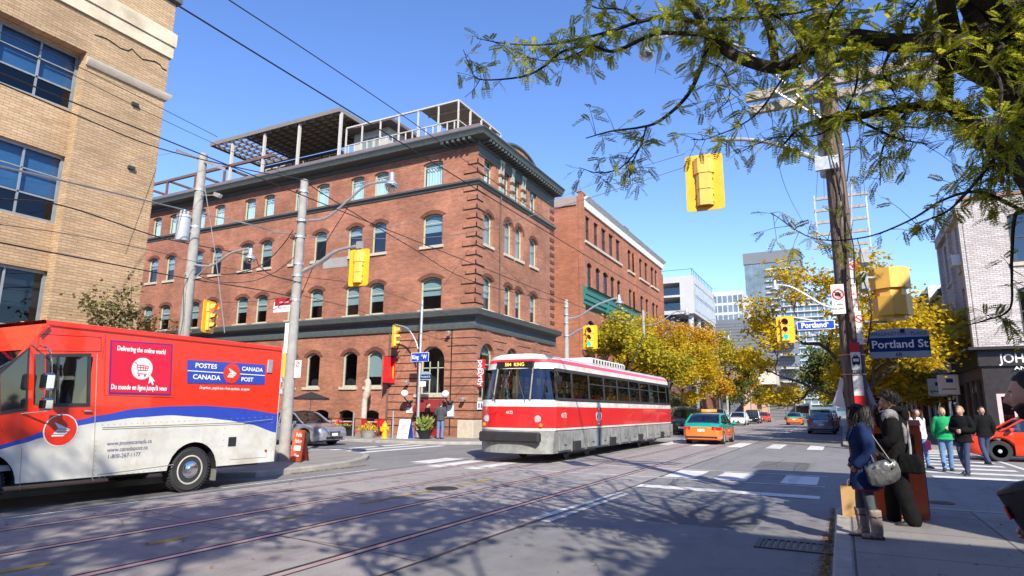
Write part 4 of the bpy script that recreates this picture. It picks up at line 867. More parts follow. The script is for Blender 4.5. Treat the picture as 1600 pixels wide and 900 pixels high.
def lamp_head(p,dirv,par,s=1.0):
    d=V(dirv).normalized(); mb=MB(alum)
    mb.lathe([(.05*s,.34*s),(.07*s,.30*s),(.075*s,.12*s),(.11*s,.06*s),(.19*s,-.02*s),(.2*s,-.05*s)],p,18); mb.put('lamp_housing',par,True)
    MB(glass('lamp_lens%d'%len(MATS),(.8,.8,.75),.35,.15)).lathe([(.19*s,-.05*s),(.19*s,-.12*s),(.14*s,-.2*s),(.07*s,-.24*s),(.001,-.25*s)],p,18).put('lamp_lens',par,True)
def curve(pts,n=14):   # smooth through points
    P=[V(p) for p in pts]; P=[P[0]*2-P[1]]+P+[P[-1]*2-P[-2]]; out=[]
    for i in range(1,len(P)-2):
        for k in range(n):
            t=k/n; a,b,c,d=P[i-1],P[i],P[i+1],P[i+2]
            out.append(.5*((2*b)+(c-a)*t+(2*a-5*b+4*c-d)*t*t+(3*b-a-3*c+d)*t**3))
    out.append(P[-2]); return out
def bands(par,x,y,r,zs,m=steel):
    for z in zs:
        mb=MB(m); mb.lathe([(r,-.03),(r+.012,-.03),(r+.012,.03),(r,.03)],(x,y,z),14); mb.box((x-r-.05,y-.03,z-.03),(x-r+.02,y+.03,z+.03)); mb.put('clamp',par,True)
wood=M('weathered_wood',(.20,.165,.14),.9,bump=.012,bscale=14,var=.35,scale=5)
s=NT('pole_wood'); p_=s.pos(True); a_=s.noise(p_,5,6,.7,(3,3,.22)); b_=s.noise(p_,22,4,.6,(3,3,.12)); c_=s.ramp(a_,[(.28,(.055,.04,.032)),(.5,(.17,.125,.095)),(.72,(.30,.24,.20))]); c_=s.mix(1.0,c_,s.ramp(b_,[(.3,(.5,.5,.5)),(.65,(1.25,1.25,1.25))]),'MULTIPLY'); s.ln(c_,s.b.inputs['Base Color']); s.b.inputs['Roughness'].default_value=.92; s.bump(s.math('ADD',a_,b_),.03); polewood=s.m
# P1: tall concrete pole by the buff building
p1=XP(303,380,11.2); X1,Y1=11.2,p1.y; z1=XP(310,243,X1).z
P1=T('utility_pole','tall pale concrete utility pole rising behind the mail truck','utility pole',(X1,Y1,.12),group='street poles')
MB(concrete_pole).lathe([(.17,0),(.115,z1-.12),(.05,z1-.1)],(0,0,0),14).put('shaft',P1)
ca,cb_=XP(277,235,X1),XP(350,264,X1)
mb=MB(steel); mb.ob((ca+cb_)/2,(cb_-ca)/2,(.05,0,0),(0,0,.045)); mb.put('crossarm',P1,True); bands(P1,X1,Y1,.125,[5.2,6.6,7.7])
q=XP(286,357,X1-.3); tf=MB(M('transformer_grey',(.45,.50,.54),.45,.2,var=.06)); tf.lathe([(.001,-.36),(.17,-.36),(.18,-.33),(.18,.3),(.2,.31),(.2,.35),(.15,.39),(.001,.41)],q,20)
for k in range(3): tf.lathe([(.03,0),(.045,.05),(.03,.09),(.045,.13),(.02,.17)],q+V((.1*math.cos(k*2),.1*math.sin(k*2),.36)),8)
tf.put('transformer',P1,True); mb=MB(steel); mb.box((X1-.2,Y1-.02,q.z-.1),(X1,Y1+.35,q.z-.05)); mb.put('bracket',P1,True)
pts=curve([XP(300,413,X1),XP(330,415,X1),XP(360,396,X1),XP(388,388,X1)]); MB(alum).tube(pts,.03,8).put('lamp_arm',P1,True)
MB(alum).tube([XP(298,440,X1),XP(330,412,X1)],.018,6).put('brace',P1,True)
lh=T('lamp_head_mount','','') if 0 else None
lamp_head(XP(391,402,X1),(0,-1,0),P1,.72)
mb=MB(steel); q=XP(340,305,X1-.1); mb.tube([XP(308,305,X1),q],.015,6); mb.ob(q,(.0,.12,.05),(.06,0,0),(0,-.03,.05),None,.01); mb.put('camera_unit',P1,True)
signal('yellow traffic light showing red on the concrete pole behind the truck',XP(326,495,X1-.1),R(-70),'r',.72)
# guy wire and conduit
MB(wireg).tube([XP(314,255,X1),XP(337,400,X1-.2),XP(351,520,X1-.3)],.012,5).put('guy_wire',P1,True)
# P2: grey pole at the near kerb of the north-west corner
p2=G(443,720,.12); X2,Y2=p2.x,p2.y; zt2_=XP(480,281,X2).z
P2=T('utility_pole','thick grey concrete pole beside the mail truck with lamp and signal arms','utility pole',(X2,Y2,.12),group='street poles')
MB(concrete_pole).lathe([(.17,0),(.155,.5),(.115,zt2_-.2),(.12,zt2_-.13),(.08,zt2_-.1)],(0,0,0),16).put('shaft',P2)
bands(P2,X2,Y2,.135,[XP(475,y,X2).z for y in (345,370,412,430,468,300)])
pts=curve([XP(474,345,X2),XP(510,340,X2),XP(545,312,X2),XP(572,290,X2),XP(606,283,X2)]); MB(steel).tube(pts,.035,8).put('lamp_arm',P2,True); lamp_head(XP(612,287,X2),(0,-1,0),P2,.95)
pts=curve([XP(474,424,X2),XP(498,411,X2),XP(527,392,X2),XP(560,384,X2)]); MB(steel).tube(pts,[.06]*28+[.045]*(len(pts)-28),9).put('signal_arm',P2,True)
mb=MB(alum); q=XP(509,411,X2-.05); mb.ob(q+V((.1,-.25,0)),(0.02,-.42,.0),(.0,.02,.14),(.02,0,0)); mb.put('bracket_plate',P2,True)
q=XP(561,418,X2); mb=MB(steel); mb.tube([XP(559,384,X2),q+V((0,0,.3))],.025,7); mb.box((X2-.06,q.y-.06,XP(560,386,X2).z-.05),(X2+.06,q.y+.1,XP(560,378,X2).z)); mb.put('hanger',P2,True)
signal('yellow traffic light seen from behind, hanging on the grey pole arm',q,R(6),'',.86)
signal('yellow traffic light half hidden between truck and grey pole',XP(433,566,X2+.25),R(70),'',.74)
mb=MB(alum)
for y in (593,611): q=XP(443-6,y,X2-.15); mb.ob(q,(.07,.05,.02),(-.04,.09,0),(0,.02,.07),None,.015)
mb.put('floodlight',P2,True); mb=MB(steel); mb.tube([(X2-.2,Y2+.16,.3),(X2-.19,Y2+.16,3.2)],.03,7); mb.box((X2-.3,Y2+.05,.12),(X2-.1,Y2+.35,.55)); mb.put('conduit',P2,True)
mb=MB(swhite); mb.box((X2-.2,Y2-.0,XP(460,547,X2).z-.1),(X2-.17,Y2+.12,XP(470,505,X2).z)); mb.put('notice',P2,True)
# street plates
def plate(par,name,X,a,b,m,thick=.012,world=True):  # rectangle between two pixels in a plane facing west
    p,q=XP(*a,X),XP(*b,X); mb=MB(m); mb.box((X,q.y,q.z),(X+thick,p.y,p.z),None,.004); o=mb.put(name,par,True); return o,p,q
def west_text(mb,body,size,X,x,y,**k): mb.text(body,size,XP(x,y,X-.004),(0,-1,0),(0,0,1),**k)
sg=T('street_sign','small white and red district street sign on the grey pole','sign',(X2-.1,Y2+.3,XP(444,476,X2).z))
o,p,q=plate(sg,'plate',X2-.1,(428,472),(459,486),swhite); o2,p_r,q_r=plate(sg,'top_plate',X2-.102,(430,467),(458,476),M('plate_maroon',(.34,.02,.04),.4))
mb=MB(black); west_text(mb,'PORTLAND ST',.085,X2-.104,443,481,sx=.8); mb.put('lettering',o,True); mb=MB(swhite); west_text(mb,'Fashion District',.075,X2-.106,444,472,sx=.75); mb.put('lettering',o2,True)
sg=T('parking_sign','narrow white no-parking plate on the right of the grey pole','sign',(X2,Y2-.3,XP(465,577,X2).z))
o,p,q=plate(sg,'plate',X2-.02,(461,563),(469,590),swhite); mb=MB(red); c=XP(465,569,X2-.026)
mb.lathe([(.055,0),(.075,0)],c,20,ax='x') ; mb.ob(c,(0,.045,-.045),(0,.006,.006),(.002,0,0)); mb.put('symbol',o,True)
mb=MB(black); west_text(mb,'<->',.07,X2-.026,465,584); mb.put('lettering',o,True)
# A-board
ab=T('parking_board','orange Public Parking board standing at the foot of the grey pole','sign',(X2-.2,Y2-.62,.12),R(0))
s1=G(452,721,.12); s2=G(470,723,.12); z0_=1.02; orange=M('board_orange',(.75,.13,.05),.5)
u=(V((s2.x,s2.y,0))-V((s1.x,s1.y,0))); mb=MB(orange); mb.prism([(s1.x,s1.y,.14),(s2.x,s2.y,.14),(s2.x+.12,s2.y+.02,.14+.82),(s1.x+.12,s1.y+.02,.14+.82)],(.02,.02,0)); pan=mb.put('panel',ab,True)
mb=MB(orange); mb.prism([(s1.x+.5,s1.y+.2,.14),(s2.x+.5,s2.y+.2,.14),(s2.x+.15,s2.y+.06,.96),(s1.x+.15,s1.y+.06,.96)],(.02,.02,0)); mb.put('rear_panel',ab,True)
mb=MB(swhite); un=u.normalized(); up_=V((.12,.02,.82)).normalized(); nn=V((-.012,-.012,0)); cc=(V((s1.x,s1.y,.14))+V((s2.x,s2.y,.14)))/2
mb.text('Public',.155,cc+up_*.70+nn,un,up_,sx=.8,bold=.003); mb.text('Parking',.155,cc+up_*.53+nn,un,up_,sx=.72,bold=.003)
mb.poly([cc+up_*.28+nn-un*.17,cc+up_*.28+nn+un*.17,cc+up_*.42+nn+un*.17,cc+up_*.42+nn-un*.17]); mb.poly([cc+up_*.15+nn-un*.12,cc+up_*.09+nn-un*.02,cc+up_*.13+nn-un*.02,cc+up_*.13+nn+un*.14,cc+up_*.17+nn+un*.14,cc+up_*.17+nn-un*.02,cc+up_*.21+nn-un*.02]); mb.put('lettering',pan,True)
# P3: thin galvanised pole before the entrance
X3=27.2; Y3=XP(655,600,X3).y; zt3_=XP(655.5,470,X3).z
P3=T('signal_pole','slim galvanised pole with street signs in front of the arched entrance','pole',(X3,Y3,.12),group='street poles')
MB(steel).lathe([(.12,0),(.12,.3),(.085,.32),(.075,zt3_-.12),(.001,zt3_-.1)],(0,0,0),12).put('shaft',P3)
pts=curve([XP(653,545,X3),XP(648,530,X3),XP(636,513,X3),XP(617,507,X3)]); MB(steel).tube(pts,.04,7).put('signal_arm',P3,True)
signal('yellow traffic light showing red on the slim pole by the arched entrance',XP(617,526,X3),R(-72),'r',1.0)
sg=T('street_sign','blue King St W sign on the slim pole by the entrance','sign',(X3-.1,Y3,XP(656,558,X3).z))
o,p,q=plate(sg,'plate',X3-.14,(643,552),(669,564),blue); o_,_,_=plate(sg,'border',X3-.13,(642.4,551.4),(669.6,564.6),swhite); mb=MB(swhite); west_text(mb,'King    W',.30,X3-.145,655,558,bold=.008,sx=.78); west_text(mb,'St',.13,X3-.145,659,555.5); mb.put('lettering',o,True)
sg=T('street_sign','small arched navy Portland St sign lower on the slim pole','sign',(X3-.1,Y3-.4,XP(665,588,X3).z))
c=XP(665,588,X3-.1); mb=MB(navy); mb.box((X3-.1,c.y-.33,c.z-.14),(X3-.085,c.y+.33,c.z+.1)); o=mb.put('plate',sg,True)
mb=MB(M('sign_greyblue',(.30,.36,.42),.5)); mb.prism([(X3-.099,c.y+.33,c.z+.1)]+[(X3-.099,c.y+.33*math.cos(R(a)),c.z+.1+.16*math.sin(R(a))) for a in (20,50,90,130,160)]+[(X3-.099,c.y-.33,c.z+.1)],(.012,0,0)); mb.box((X3-.099,c.y-.33,c.z-.19),(X3-.087,c.y+.33,c.z-.14)); mb.put('crest',sg,True); mb=MB(swhite); mb.text('Portland St',.13,c+V((-.006,0,-.02)),(0,-1,0),(0,0,1)); mb.put('lettering',o,True)
sg=T('notice_board','small white notice under the arched sign on the slim pole','sign',(X3,Y3-.25,XP(660,601,X3).z)); plate(sg,'plate',X3-.1,(656,596),(665,604),swhite)
# P4: pole behind the tram
X4=31.5; p4=XP(885,520,X4); Y4=p4.y; zt4=XP(884.5,469,X4).z
P4=T('utility_pole','pale pole behind the tram carrying a lamp arm and green signal','utility pole',(X4,Y4,.12),group='street poles')
MB(concrete_pole).lathe([(.15,0),(.11,zt4-.12),(.1,zt4-.1)],(0,0,0),14).put('shaft',P4); bands(P4,X4,Y4,.15,[XP(886,y,X4).z for y in (480,492,505,525)])
pts=curve([XP(888,498,X4),XP(905,494,X4),XP(930,478,X4),XP(955,468,X4),XP(965,466,X4)]); MB(steel).tube(pts,.05,7).put('lamp_arm',P4,True); lamp_head(XP(967.5,472,X4),(0,-1,0),P4,1.15)
pts=[XP(888,526,X4),XP(902,517,X4),XP(921,508,X4)]; MB(steel).tube(pts,.06,7).put('signal_arm',P4,True)
signal('yellow traffic light showing green above the tram roof',XP(922.5,527,X4-.3),R(180),'g',1.05)
# P5: wooden pole by the waiting couple
X5=11.62; Y5=XP(1321,500,X5).y; Y5=-.22
P5=T('wooden_pole','big weathered wooden utility pole behind the waiting couple','utility pole',(X5,Y5,.12),group='street poles')
mb=MB(polewood); rings=[]; n=26
for i in range(41):
    z=i*.26; r=.178-.0045*z
    rings.append([(r*(1+.05*NZ.noise(V((math.cos(2*PI*k/n)*2.2,math.sin(2*PI*k/n)*2.2,z*.45)))+.035*NZ.noise(V((k*1.7,3,z*.3))))*math.cos(2*PI*k/n),r*(1+.05*NZ.noise(V((math.cos(2*PI*k/n)*2.2,math.sin(2*PI*k/n)*2.2,z*.45)))+.035*NZ.noise(V((k*1.7,3,z*.3))))*math.sin(2*PI*k/n),z) for k in range(n)])
mb.loft(rings); mb.put('shaft',P5)
wg=M('crossarm_wood',(.36,.32,.28),.85,bump=.004,var=.25,scale=6)
a,b=XP(1165,152,X5-.28),XP(1480,92,X5-.28); a2,b2=XP(1170,170,X5+.3),XP(1470,118,X5+.3)
for u_,v_ in ((a,b),(a2+V((0,0,-.02)),b2)):
    zc_=(u_.z+v_.z)/2; mb=MB(wg); mb.box((u_.x-.05,v_.y,zc_-.085),(u_.x+.05,u_.y,zc_+.085),None,.008); mb.put('crossarm',P5,True)
zc_=(a.z+b.z)/2; mb=MB(steel)
for k in (-1,1): mb.tube([(X5-.36,Y5+k*.85,zc_),(X5-.2,Y5,zc_-.75)],.025,6)
mb.put('brace',P5,True)
pts=curve([XP(1312,258,X5),XP(1270,246,X5),XP(1215,226,X5),XP(1165,218,X5),XP(1110,219,X5)]); MB(alum).tube(pts,[.055]*14+[.045]*14+[.036]*(len(pts)-28),9).put('signal_arm',P5,True)
mb=MB(steel); q=XP(1296,252,X5-.2); mb.box((X5-.26,Y5-.06,q.z-.15),(X5-.18,Y5+.3,q.z+.08)); mb.put('arm_bracket',P5,True)
signal('big yellow traffic light seen from behind, hanging below the locust branches',XP(1101,285,X5),R(4),'',.92)
pts=curve([XP(1316,228,X5),XP(1275,180,X5),XP(1225,130,X5),XP(1165,80,X5),XP(1110,58,X5),XP(1060,55,X5),XP(1018,62,X5)]); MB(alum).tube(pts,.032,8).put('lamp_arm',P5,True); lamp_head(XP(1011,80,X5),(0,1,0),P5,.85)
mb=MB(M('box_grey',(.42,.44,.46),.5,.2)); 
for y0,y1_ in ((388,412),(425,453)):
    p,q=XP(1342,y0,X5-.1),XP(1358,y1_,X5-.1); mb=MB(M('box_grey',(.42,.44,.46),.5,.2)); mb.box((X5-.15,q.y,q.z),(X5+.12,p.y,p.z),None,.02); mb.put('junction_box',P5,True)
q=XP(1292,240,X5+.25); mb=MB(M('box_grey',(0,0,0))); mb.lathe([(.001,-.42),(.13,-.42),(.14,-.38),(.14,.38),(.1,.42),(.001,.43)],q,16); mb.put('transformer',P5,True)
mb=MB(steel); pts=[XP(1330,y,X5-.27) for y in (285,330,400)]; mb.tube(pts,.02,7); mb.put('conduit',P5,True)
rr=random.Random(5)
for i in range(8):
    y_=Y5+rr.uniform(-.2,.16); x_=X5-.16+rr.uniform(-.05,0)
    z_=rr.uniform(2.6,6.5); mb=MB(wire); mb.tube(curve([(x_-.1,y_-.05,z_),(x_-.13,y_-.12,z_-.5),(x_-.12,y_-.1+rr.uniform(-.1,.1),z_-1.1)],6),.011,5); mb.put('cable',P5,True)
# two-tier signal and pipes right of the pole
q=XP(1392,457,X5+.4); sg_=signal('bulky yellow traffic light with dappled shade right of the wooden pole',q,R(62),'',.80,board=False)
mb=MB(yel2)
for z_,w_,d_,h_ in ((.22,.30,.26,.17),(-.04,.22,.22,.12),(-.24,.29,.25,.16),(-.42,.22,.2,.04)): mb.loft([[(w_*math.cos(R(a)),d_*math.sin(R(a)),z_+b) for a in (22,67,112,157,202,247,292,337)] for b in (-h_,h_)])
mb.put('cover',sg_)
for y_ in (434,498 if 0 else 503): 
    mb=MB(alum); 
    mb.tube([XP(1346,y_,X5+.1) if y_<450 else XP(1350,y_,X5+.1),XP(1386,y_ ,X5+.4)],.022,8); mb.put('pipe',P5,True)
# signs on the wooden pole (plane just west of it)
def sgn(name,lab,a,b,m=swhite,dx=-.3,edge=None):
    X=X5+dx; t=T(name,lab,'sign',(X,XP(*a,X).y,XP(*b,X).z)); o,p,q=plate(t,'plate',X,a,b,m,.006); return t,o,X
def ring(mb,x,y,X,r): mb.lathe([(r*.78,0),(r,0)],XP(x,y,X-.004),26,ax='x'); c=XP(x,y,X-.006); mb.ob(c,(0,r*.62,r*.62),(0,-r*.07,r*.07),(.0015,0,0))
t,o,X=sgn('idling_sign','white no-idling plate with red ring left of the wooden pole','x' and (1297,445),(1322,490)); mb=MB(red); ring(mb,1309.5,460,X,.088); mb.put('ring',o,True); mb=MB(black); west_text(mb,'1 MIN',.05,X,1310,476); west_text(mb,'IDLE LIMIT',.042,X,1310,482.5,sx=.85); c=XP(1309.5,460,X-.002); mb.box((X-.003,c.y-.035,c.z-.02),(X-.002,c.y+.045,c.z+.02)); mb.box((X-.003,c.y-.015,c.z+.02),(X-.002,c.y+.03,c.z+.04)); mb.put('lettering',o,True)
t,o,X=sgn('parking_sign','tall white no-parking snow route plate, upper right on the wooden pole',(1326,404),(1341,490),dx=-.32); mb=MB(red); ring(mb,1333,416,X,.066); west_text(mb,'NO',.07,X,1335,459); west_text(mb,'STANDING',.045,X,1336,468,sx=.62); mb.put('ring',o,True); mb=MB(black); west_text(mb,'P',.075,X,1333,416,bold=.003); west_text(mb,'SNOW',.05,X,1334,435,sx=.8); west_text(mb,'ROUTE',.05,X,1334.5,446,sx=.7); west_text(mb,'< >',.06,X,1336,480); mb.put('lettering',o,True)
t,o,X=sgn('parking_sign','lower white no-stopping plate with hours, right side of the wooden pole',(1335,486),(1350,538),dx=-.34); mb=MB(red); ring(mb,1342,498,X,.06); mb.put('ring',o,True); mb=MB(black); west_text(mb,'7a - 9a',.048,X,1342.5,513,sx=.8); west_text(mb,'3p - 7p',.048,X,1343,521,sx=.8); west_text(mb,'<->',.05,X,1343,531); mb.put('lettering',o,True)
t,o,X=sgn('tram_stop_sign','tall red and white tram stop plate strapped to the wooden pole',(1327,535),(1352,633),dx=-.36); p,q=XP(1327,535,X-.003),XP(1352,633,X-.003)
mb=MB(red); h_=p.z-q.z; mb.box((X-.003,q.y,p.z-h_*.16),(X-.001,p.y,p.z)); mb.box((X-.003,q.y,q.z),(X-.001,p.y,q.z+h_*.15)); mb.put('red_band',o,True)
mb=MB(black); c=V((X-.004,(p.y+q.y)/2,p.z-h_*.30)); mb.box((X-.004,c.y-.055,c.z-.055),(X-.002,c.y+.055,c.z+.055)); mb.box((X-.004,c.y-.035,c.z+.055),(X-.002,c.y+.035,c.z+.075)); mb.tube([c+V((0,-.03,.075)),c+V((0,0,.10)),c+V((0,.03,.075))],.005,4); mb.box((X-.004,c.y-.04,c.z-.075),(X-.002,c.y-.02,c.z-.055)); mb.box((X-.004,c.y+.02,c.z-.075),(X-.002,c.y+.04,c.z-.055)); c2=c+V((0,0,-.17)); mb.box((X-.004,c2.y-.085,c2.z-.03),(X-.002,c2.y+.085,c2.z+.03)); mb.box((X-.004,c2.y-.07,c2.z-.055),(X-.002,c2.y+.07,c2.z-.045)); mb.put('tram_symbol',o,True)
mb=MB(swhite); mb.box((X-.006,c.y-.04,c.z-.01),(X-.005,c.y+.04,c.z+.035)); mb.text('10172',.05,c2+V((-.004,0,0)),(0,-1,0),(0,0,1),bold=.001); mb.put('lettering',o,True)
for z_ in (p.z-h_*.18,p.z-h_*.5): mb=MB(M('strap_copper',(.5,.26,.14),.4,.6)); mb.lathe([(.178,-.008),(.182,-.008),(.182,.008),(.178,.008)],(X5,Y5,z_),20); mb.put('strap',P5,True)
t=T('street_sign','large Portland St sign with Wellington Place crest beside the wooden pole','sign',(X5-.1,Y5-.9,XP(1406,548,X5).z)); X=X5-.1
a,b=XP(1357,527,X),XP(1454,550,X); p,q=XP(1357,527,X),XP(1455,549,X); zc1=(XP(1357,527,X).z+XP(1455,527,X).z)/2; zc2=(XP(1357,549,X).z+XP(1455,549,X).z)/2
mb=MB(navy); mb.box((X,q.y,zc2),(X+.015,p.y,zc1)); o=mb.put('plate',t,True); gs2=M('sign_greyblue',(0,0,0)); yc=(p.y+q.y)/2; hw=(p.y-q.y)/2
mb=MB(gs2); mb.box((X,q.y,zc2-.10),(X+.013,p.y,zc2)); mb.prism([(X,yc-hw,zc1),(X,yc+hw,zc1)]+[(X,yc+hw*math.cos(R(a)),zc1+.07+.075*math.sin(R(a))) for a in (0,20,45,70,90,110,135,160,180)],(.013,0,0)); o2=mb.put('crest',t,True)
mb=MB(swhite); mb.text('Portland St',.172,(X-.005,yc+.0,(zc1+zc2)/2),(0,-1,0),(0,0,1),bold=.003,sx=.98); mb.put('lettering',o,True)
mb=MB(navy); mb.text('WELLINGTON   PLACE',.075,(X-.005,yc,zc1+.055),(0,-1,0),(0,0,1),sx=1.0); mb.text('68',.09,(X-.005,yc+.02,zc2-.05),(0,-1,0),(0,0,1)); mb.lathe([(.001,0),(.035,0)],(X-.004,yc-.06,zc1+.1),8,ax='x'); mb.put('lettering',o2,True)
MB(steel).tube([(X5,Y5-.1,zc1-.02),(X+.03,q.y+.05,zc1-.02)],.018,6).put('sign_bracket',t,True)
# flyers
ppr=M('paper_white',(.74,.74,.76),.8)
for (pl,lab) in ((((1312,592),(1320,590),(1316,612),(1322,640),(1300,632),(1308,610)),'crumpled white flyer taped to the left of the wooden pole'),(((1352,590),(1357,600),(1366,625),(1372,634),(1356,630),(1350,606)),'pale blue flyer flapping behind the wooden pole')):
    mb=MB(ppr if 'white' in lab else M('paper_blue',(.45,.55,.75),.8)); P_=[XP(x,y,X5-.05+.06*math.sin(i*2)) for i,(x,y) in enumerate(pl)]; mb.prism(P_,(.004,0,0)); tag(mb.put('flyer',None,loc=tuple(P_[0])),lab,'flyer')
# P6: far corner pole with signal and sign
X6=31.6; Y6=XP(1333,560,X6).y
P6=T('utility_pole','farther pole hidden behind the wooden one, with lamp arm and sign arm','utility pole',(X6,Y6,.12),group='street poles')
MB(concrete_pole).lathe([(.2,0),(.13,8.6),(.1,8.65)],(0,0,0),12).put('shaft',P6)
pts=curve([XP(1330,486,X6),XP(1290,478,X6),XP(1258,460,X6),XP(1235,448,X6),XP(1214,445,X6)]); MB(steel).tube(pts,.05,7).put('lamp_arm',P6,True); lamp_head(XP(1211,451,X6),(0,1,0),P6,1.15)
pts=curve([XP(1330,512,X6),XP(1265,500,X6),XP(1240,496,X6),XP(1226,497,X6)]); MB(steel).tube(pts,.05,7).put('signal_arm',P6,True)
signal('yellow traffic light showing green beside the blue Portland St sign','x' and XP(1227.5,515,X6-.3),R(180),'g',1.02)
t=T('street_sign','blue Portland St sign hanging from the far signal arm','sign',(X6,XP(1275,508,X6).y,XP(1275,508,X6).z)); a,b=XP(1246,503,X6-.1),XP(1304,514,X6-.1)
zc_=XP(1275,508,X6-.1).z; mb=MB(swhite); mb.box((X6-.1,b.y-.03,zc_-.20),(X6-.085,a.y+.03,zc_+.20)); mb.put('border',t,True); mb=MB(blue); mb.box((X6-.11,b.y,zc_-.17),(X6-.1,a.y,zc_+.17)); o=mb.put('plate',t,True); mb=MB(swhite); mb.text('Portland',.34,(X6-.115,a.y-.14,zc_),(0,-1,0),(0,0,1),bold=.009,align='LEFT',sx=.9); mb.text('St',.15,(X6-.115,b.y+.28,zc_+.07),(0,-1,0),(0,0,1),bold=.003); mb.put('lettering',o,True)
# P7: telephone pole with five crossarms
X7=38.5; Y7=XP(1314,350,X7).y
P7=T('telephone_pole','distant wooden pole with a rack of five crossarms behind the big pole','utility pole',(X7,Y7,.12),group='street poles'); zt7=XP(1314,305,X7).z
MB(polewood).lathe([(.2,0),(.14,zt7)],(0,0,0),12).put('shaft',P7)
for y_ in (308.5,327,346,365,385):
    z_=XP(1314,y_,X7).z; mb=MB(wg); mb.box((X7-.3,XP(1357,y_,X7).y,z_-.08),(X7-.17,XP(1271,y_,X7).y,z_+.08)); mb.put('crossarm',P7,True)
mb=MB(steel)
for x_ in (1272,1353): a,b=XP(x_,306,X7-.32),XP(x_,387,X7-.32); mb.box((X7-.33,a.y-.04,b.z),(X7-.31,a.y+.04,a.z))
mb.put('rack_rail',P7,True)
# poles farther along
def farpole(x,y,h,lab,arm=1,m=concrete_pole):
    t=T('street_lamp',lab,'street lamp',(x,y,.12),group='street poles'); MB(m).lathe([(.17,0),(.11,h)],(0,0,0),10).put('shaft',t)
    d=-1 if y>6 else 1; pts=curve([(0,0,h-1.2),(0,d*1.2,h-1.0),(0,d*2.4,h-.3),(0,d*3.2,h-.25)],6); MB(steel).tube(pts,.04,6).put('lamp_arm',t)
    mb=MB(alum); mb.lathe([(.06,.3),(.1,.1),(.2,0),(.18,-.15),(.05,-.22)],(0,d*3.3,h-.4),10); mb.put('lamp_housing',t)
X8=47; p8=XP(1080,560,X8); farpole(X8,13.0,9.0,'street lamp whose arm shows against the orange tree crowns')
farpole(66,12.9,9,'pale lamp pole beside the dark shrubs beyond the taxi'); farpole(84,12.8,9,'lamp pole in front of the salmon building'); farpole(108,12.8,9,'lamp pole beyond the salmon building'); farpole(135,12.8,9,'tiny lamp pole far along the north pavement')
farpole(62,-1.2,8.6,'lamp pole on the shaded south pavement'); farpole(92,-1.2,8.6,'second lamp pole farther on the shaded south pavement')
# ================================================================ wires
def wir(lab,pts,r=.011,m=wire,sag=0,name='overhead_wire'):
    P=[V(p) for p in pts]
    if len(P)==2:
        a,b=P; P=[a.lerp(b,k/16)+V((0,0,-sag*4*(k/16)*(1-k/16))) for k in range(17)]
    else: P=curve(P,8)
    mb=MB(m); mb.tube(P,r*.82,5); o=mb.put(name,None,loc=tuple(P[0])); tag(o,lab,'wire','overhead wires')
wir('long black wire slanting from the top of the sky to the corner quoins',[DP(352,-4,14),DP(500,93,18),DP(640,188,24),DP(742,262,30),DP(866,352,36)],.020)
wir('thin upper wire crossing the buff building just under its ledge',[YP(-5,48,13),YP(130,108,14),YP(250,168,15.0),DP(340,214,19)],.010)
wir('thin wire across the top window down to the pergola',[YP(-5,62,12.5),YP(130,125,13.5),YP(250,185,14.5),DP(370,240,22),DP(470,282,27)],.009)
wir('thick black cable crossing the buff wall and the red brick top storey',[YP(-5,128,12.6),YP(120,180,13.5),YP(250,232,14.5),DP(400,268,17),DP(478,282,17.6),DP(500,300,18),DP(640,385,22),DP(740,440,27),DP(885,475,33)],.018)
wir('grey bundled cable from the left edge to the grey pole',[YP(-5,259,12.6),YP(130,290,13.3),XP(298,330,X1),XP(380,348,X1+.8),XP(430,362,X2),XP(468,368,X2)],.024,wireg)
wir('black cable over the middle window to the transformer pole',[YP(-5,310,12.6),YP(100,322,13.3),YP(240,368,14.2),XP(296,381,X1),XP(390,400,X1+.9),XP(405,415,X1+1),XP(425,430,X1+1.2),XP(470,442,X2)],.018)
wir('thin wire under the middle window crossing to the grey pole',[YP(-5,350,12.6),YP(120,368,13.3),YP(240,392,14.2),XP(310,410,X1),XP(470,440,X2)],.008)
wir('black cable above the lowest window of the buff building',[YP(-5,378,12.6),YP(150,408,13.5),XP(298,436,X1),XP(400,452,X1+1),XP(464,465,X2)],.018)
wir('sagging black service loop between the two left poles',[XP(305,428,X1),XP(330,428,X1+.3),XP(370,427,X1+.8),XP(410,413,X1+1.2),XP(440,385,X2),XP(458,360,X2)],.018)
wir('lower drooping cable between the two left poles',[XP(302,428,X1),XP(340,440,X1+.5),XP(390,440,X1+1),XP(430,425,X2),XP(462,400,X2)],.013)
wir('thin line from the left pole toward the arched windows',[XP(300,470,X1),XP(380,472,X1+1),XP(465,462,X2)],.009)
wir('pale span wire from the grey pole across to the corner window',[XP(475,372,X2),XP(560,362,X2+3),DP(660,345,29)],.011,wireg)
wir('span wire from the grey pole down past the yellow signal',[XP(470,432,X2),DP(560,445,24),DP(655,475,28),DP(870,560,33)],.010)
wir('steep black cable rising from the signal arm clamp',[XP(471,460,X2),XP(500,395,X2),XP(547,318,X2)],.014)
wir('wire from the grey pole below the street plate to the entrance corner',[XP(474,462,X2),DP(560,485,22),DP(640,515,26),DP(735,545,30)],.010)
wir('pair of thin high wires over the left pole crossarm, front',[DP(150,262,15),XP(277,237,X1)],.008,wireg); wir('second thin high wire reaching the left pole crossarm',[DP(165,305,15),XP(335,262,X1)],.008,wireg)
wir('catenary wire seen against sky beside the hanging signal',[XP(1071,240,X5),DP(960,275,22),DP(850,318,34)],.009,wireg)
wir('wire from the tram stop pole along the upper crossarm',[XP(1200,150,X5),DP(1230,300,20),DP(1275,380,36)],.009)
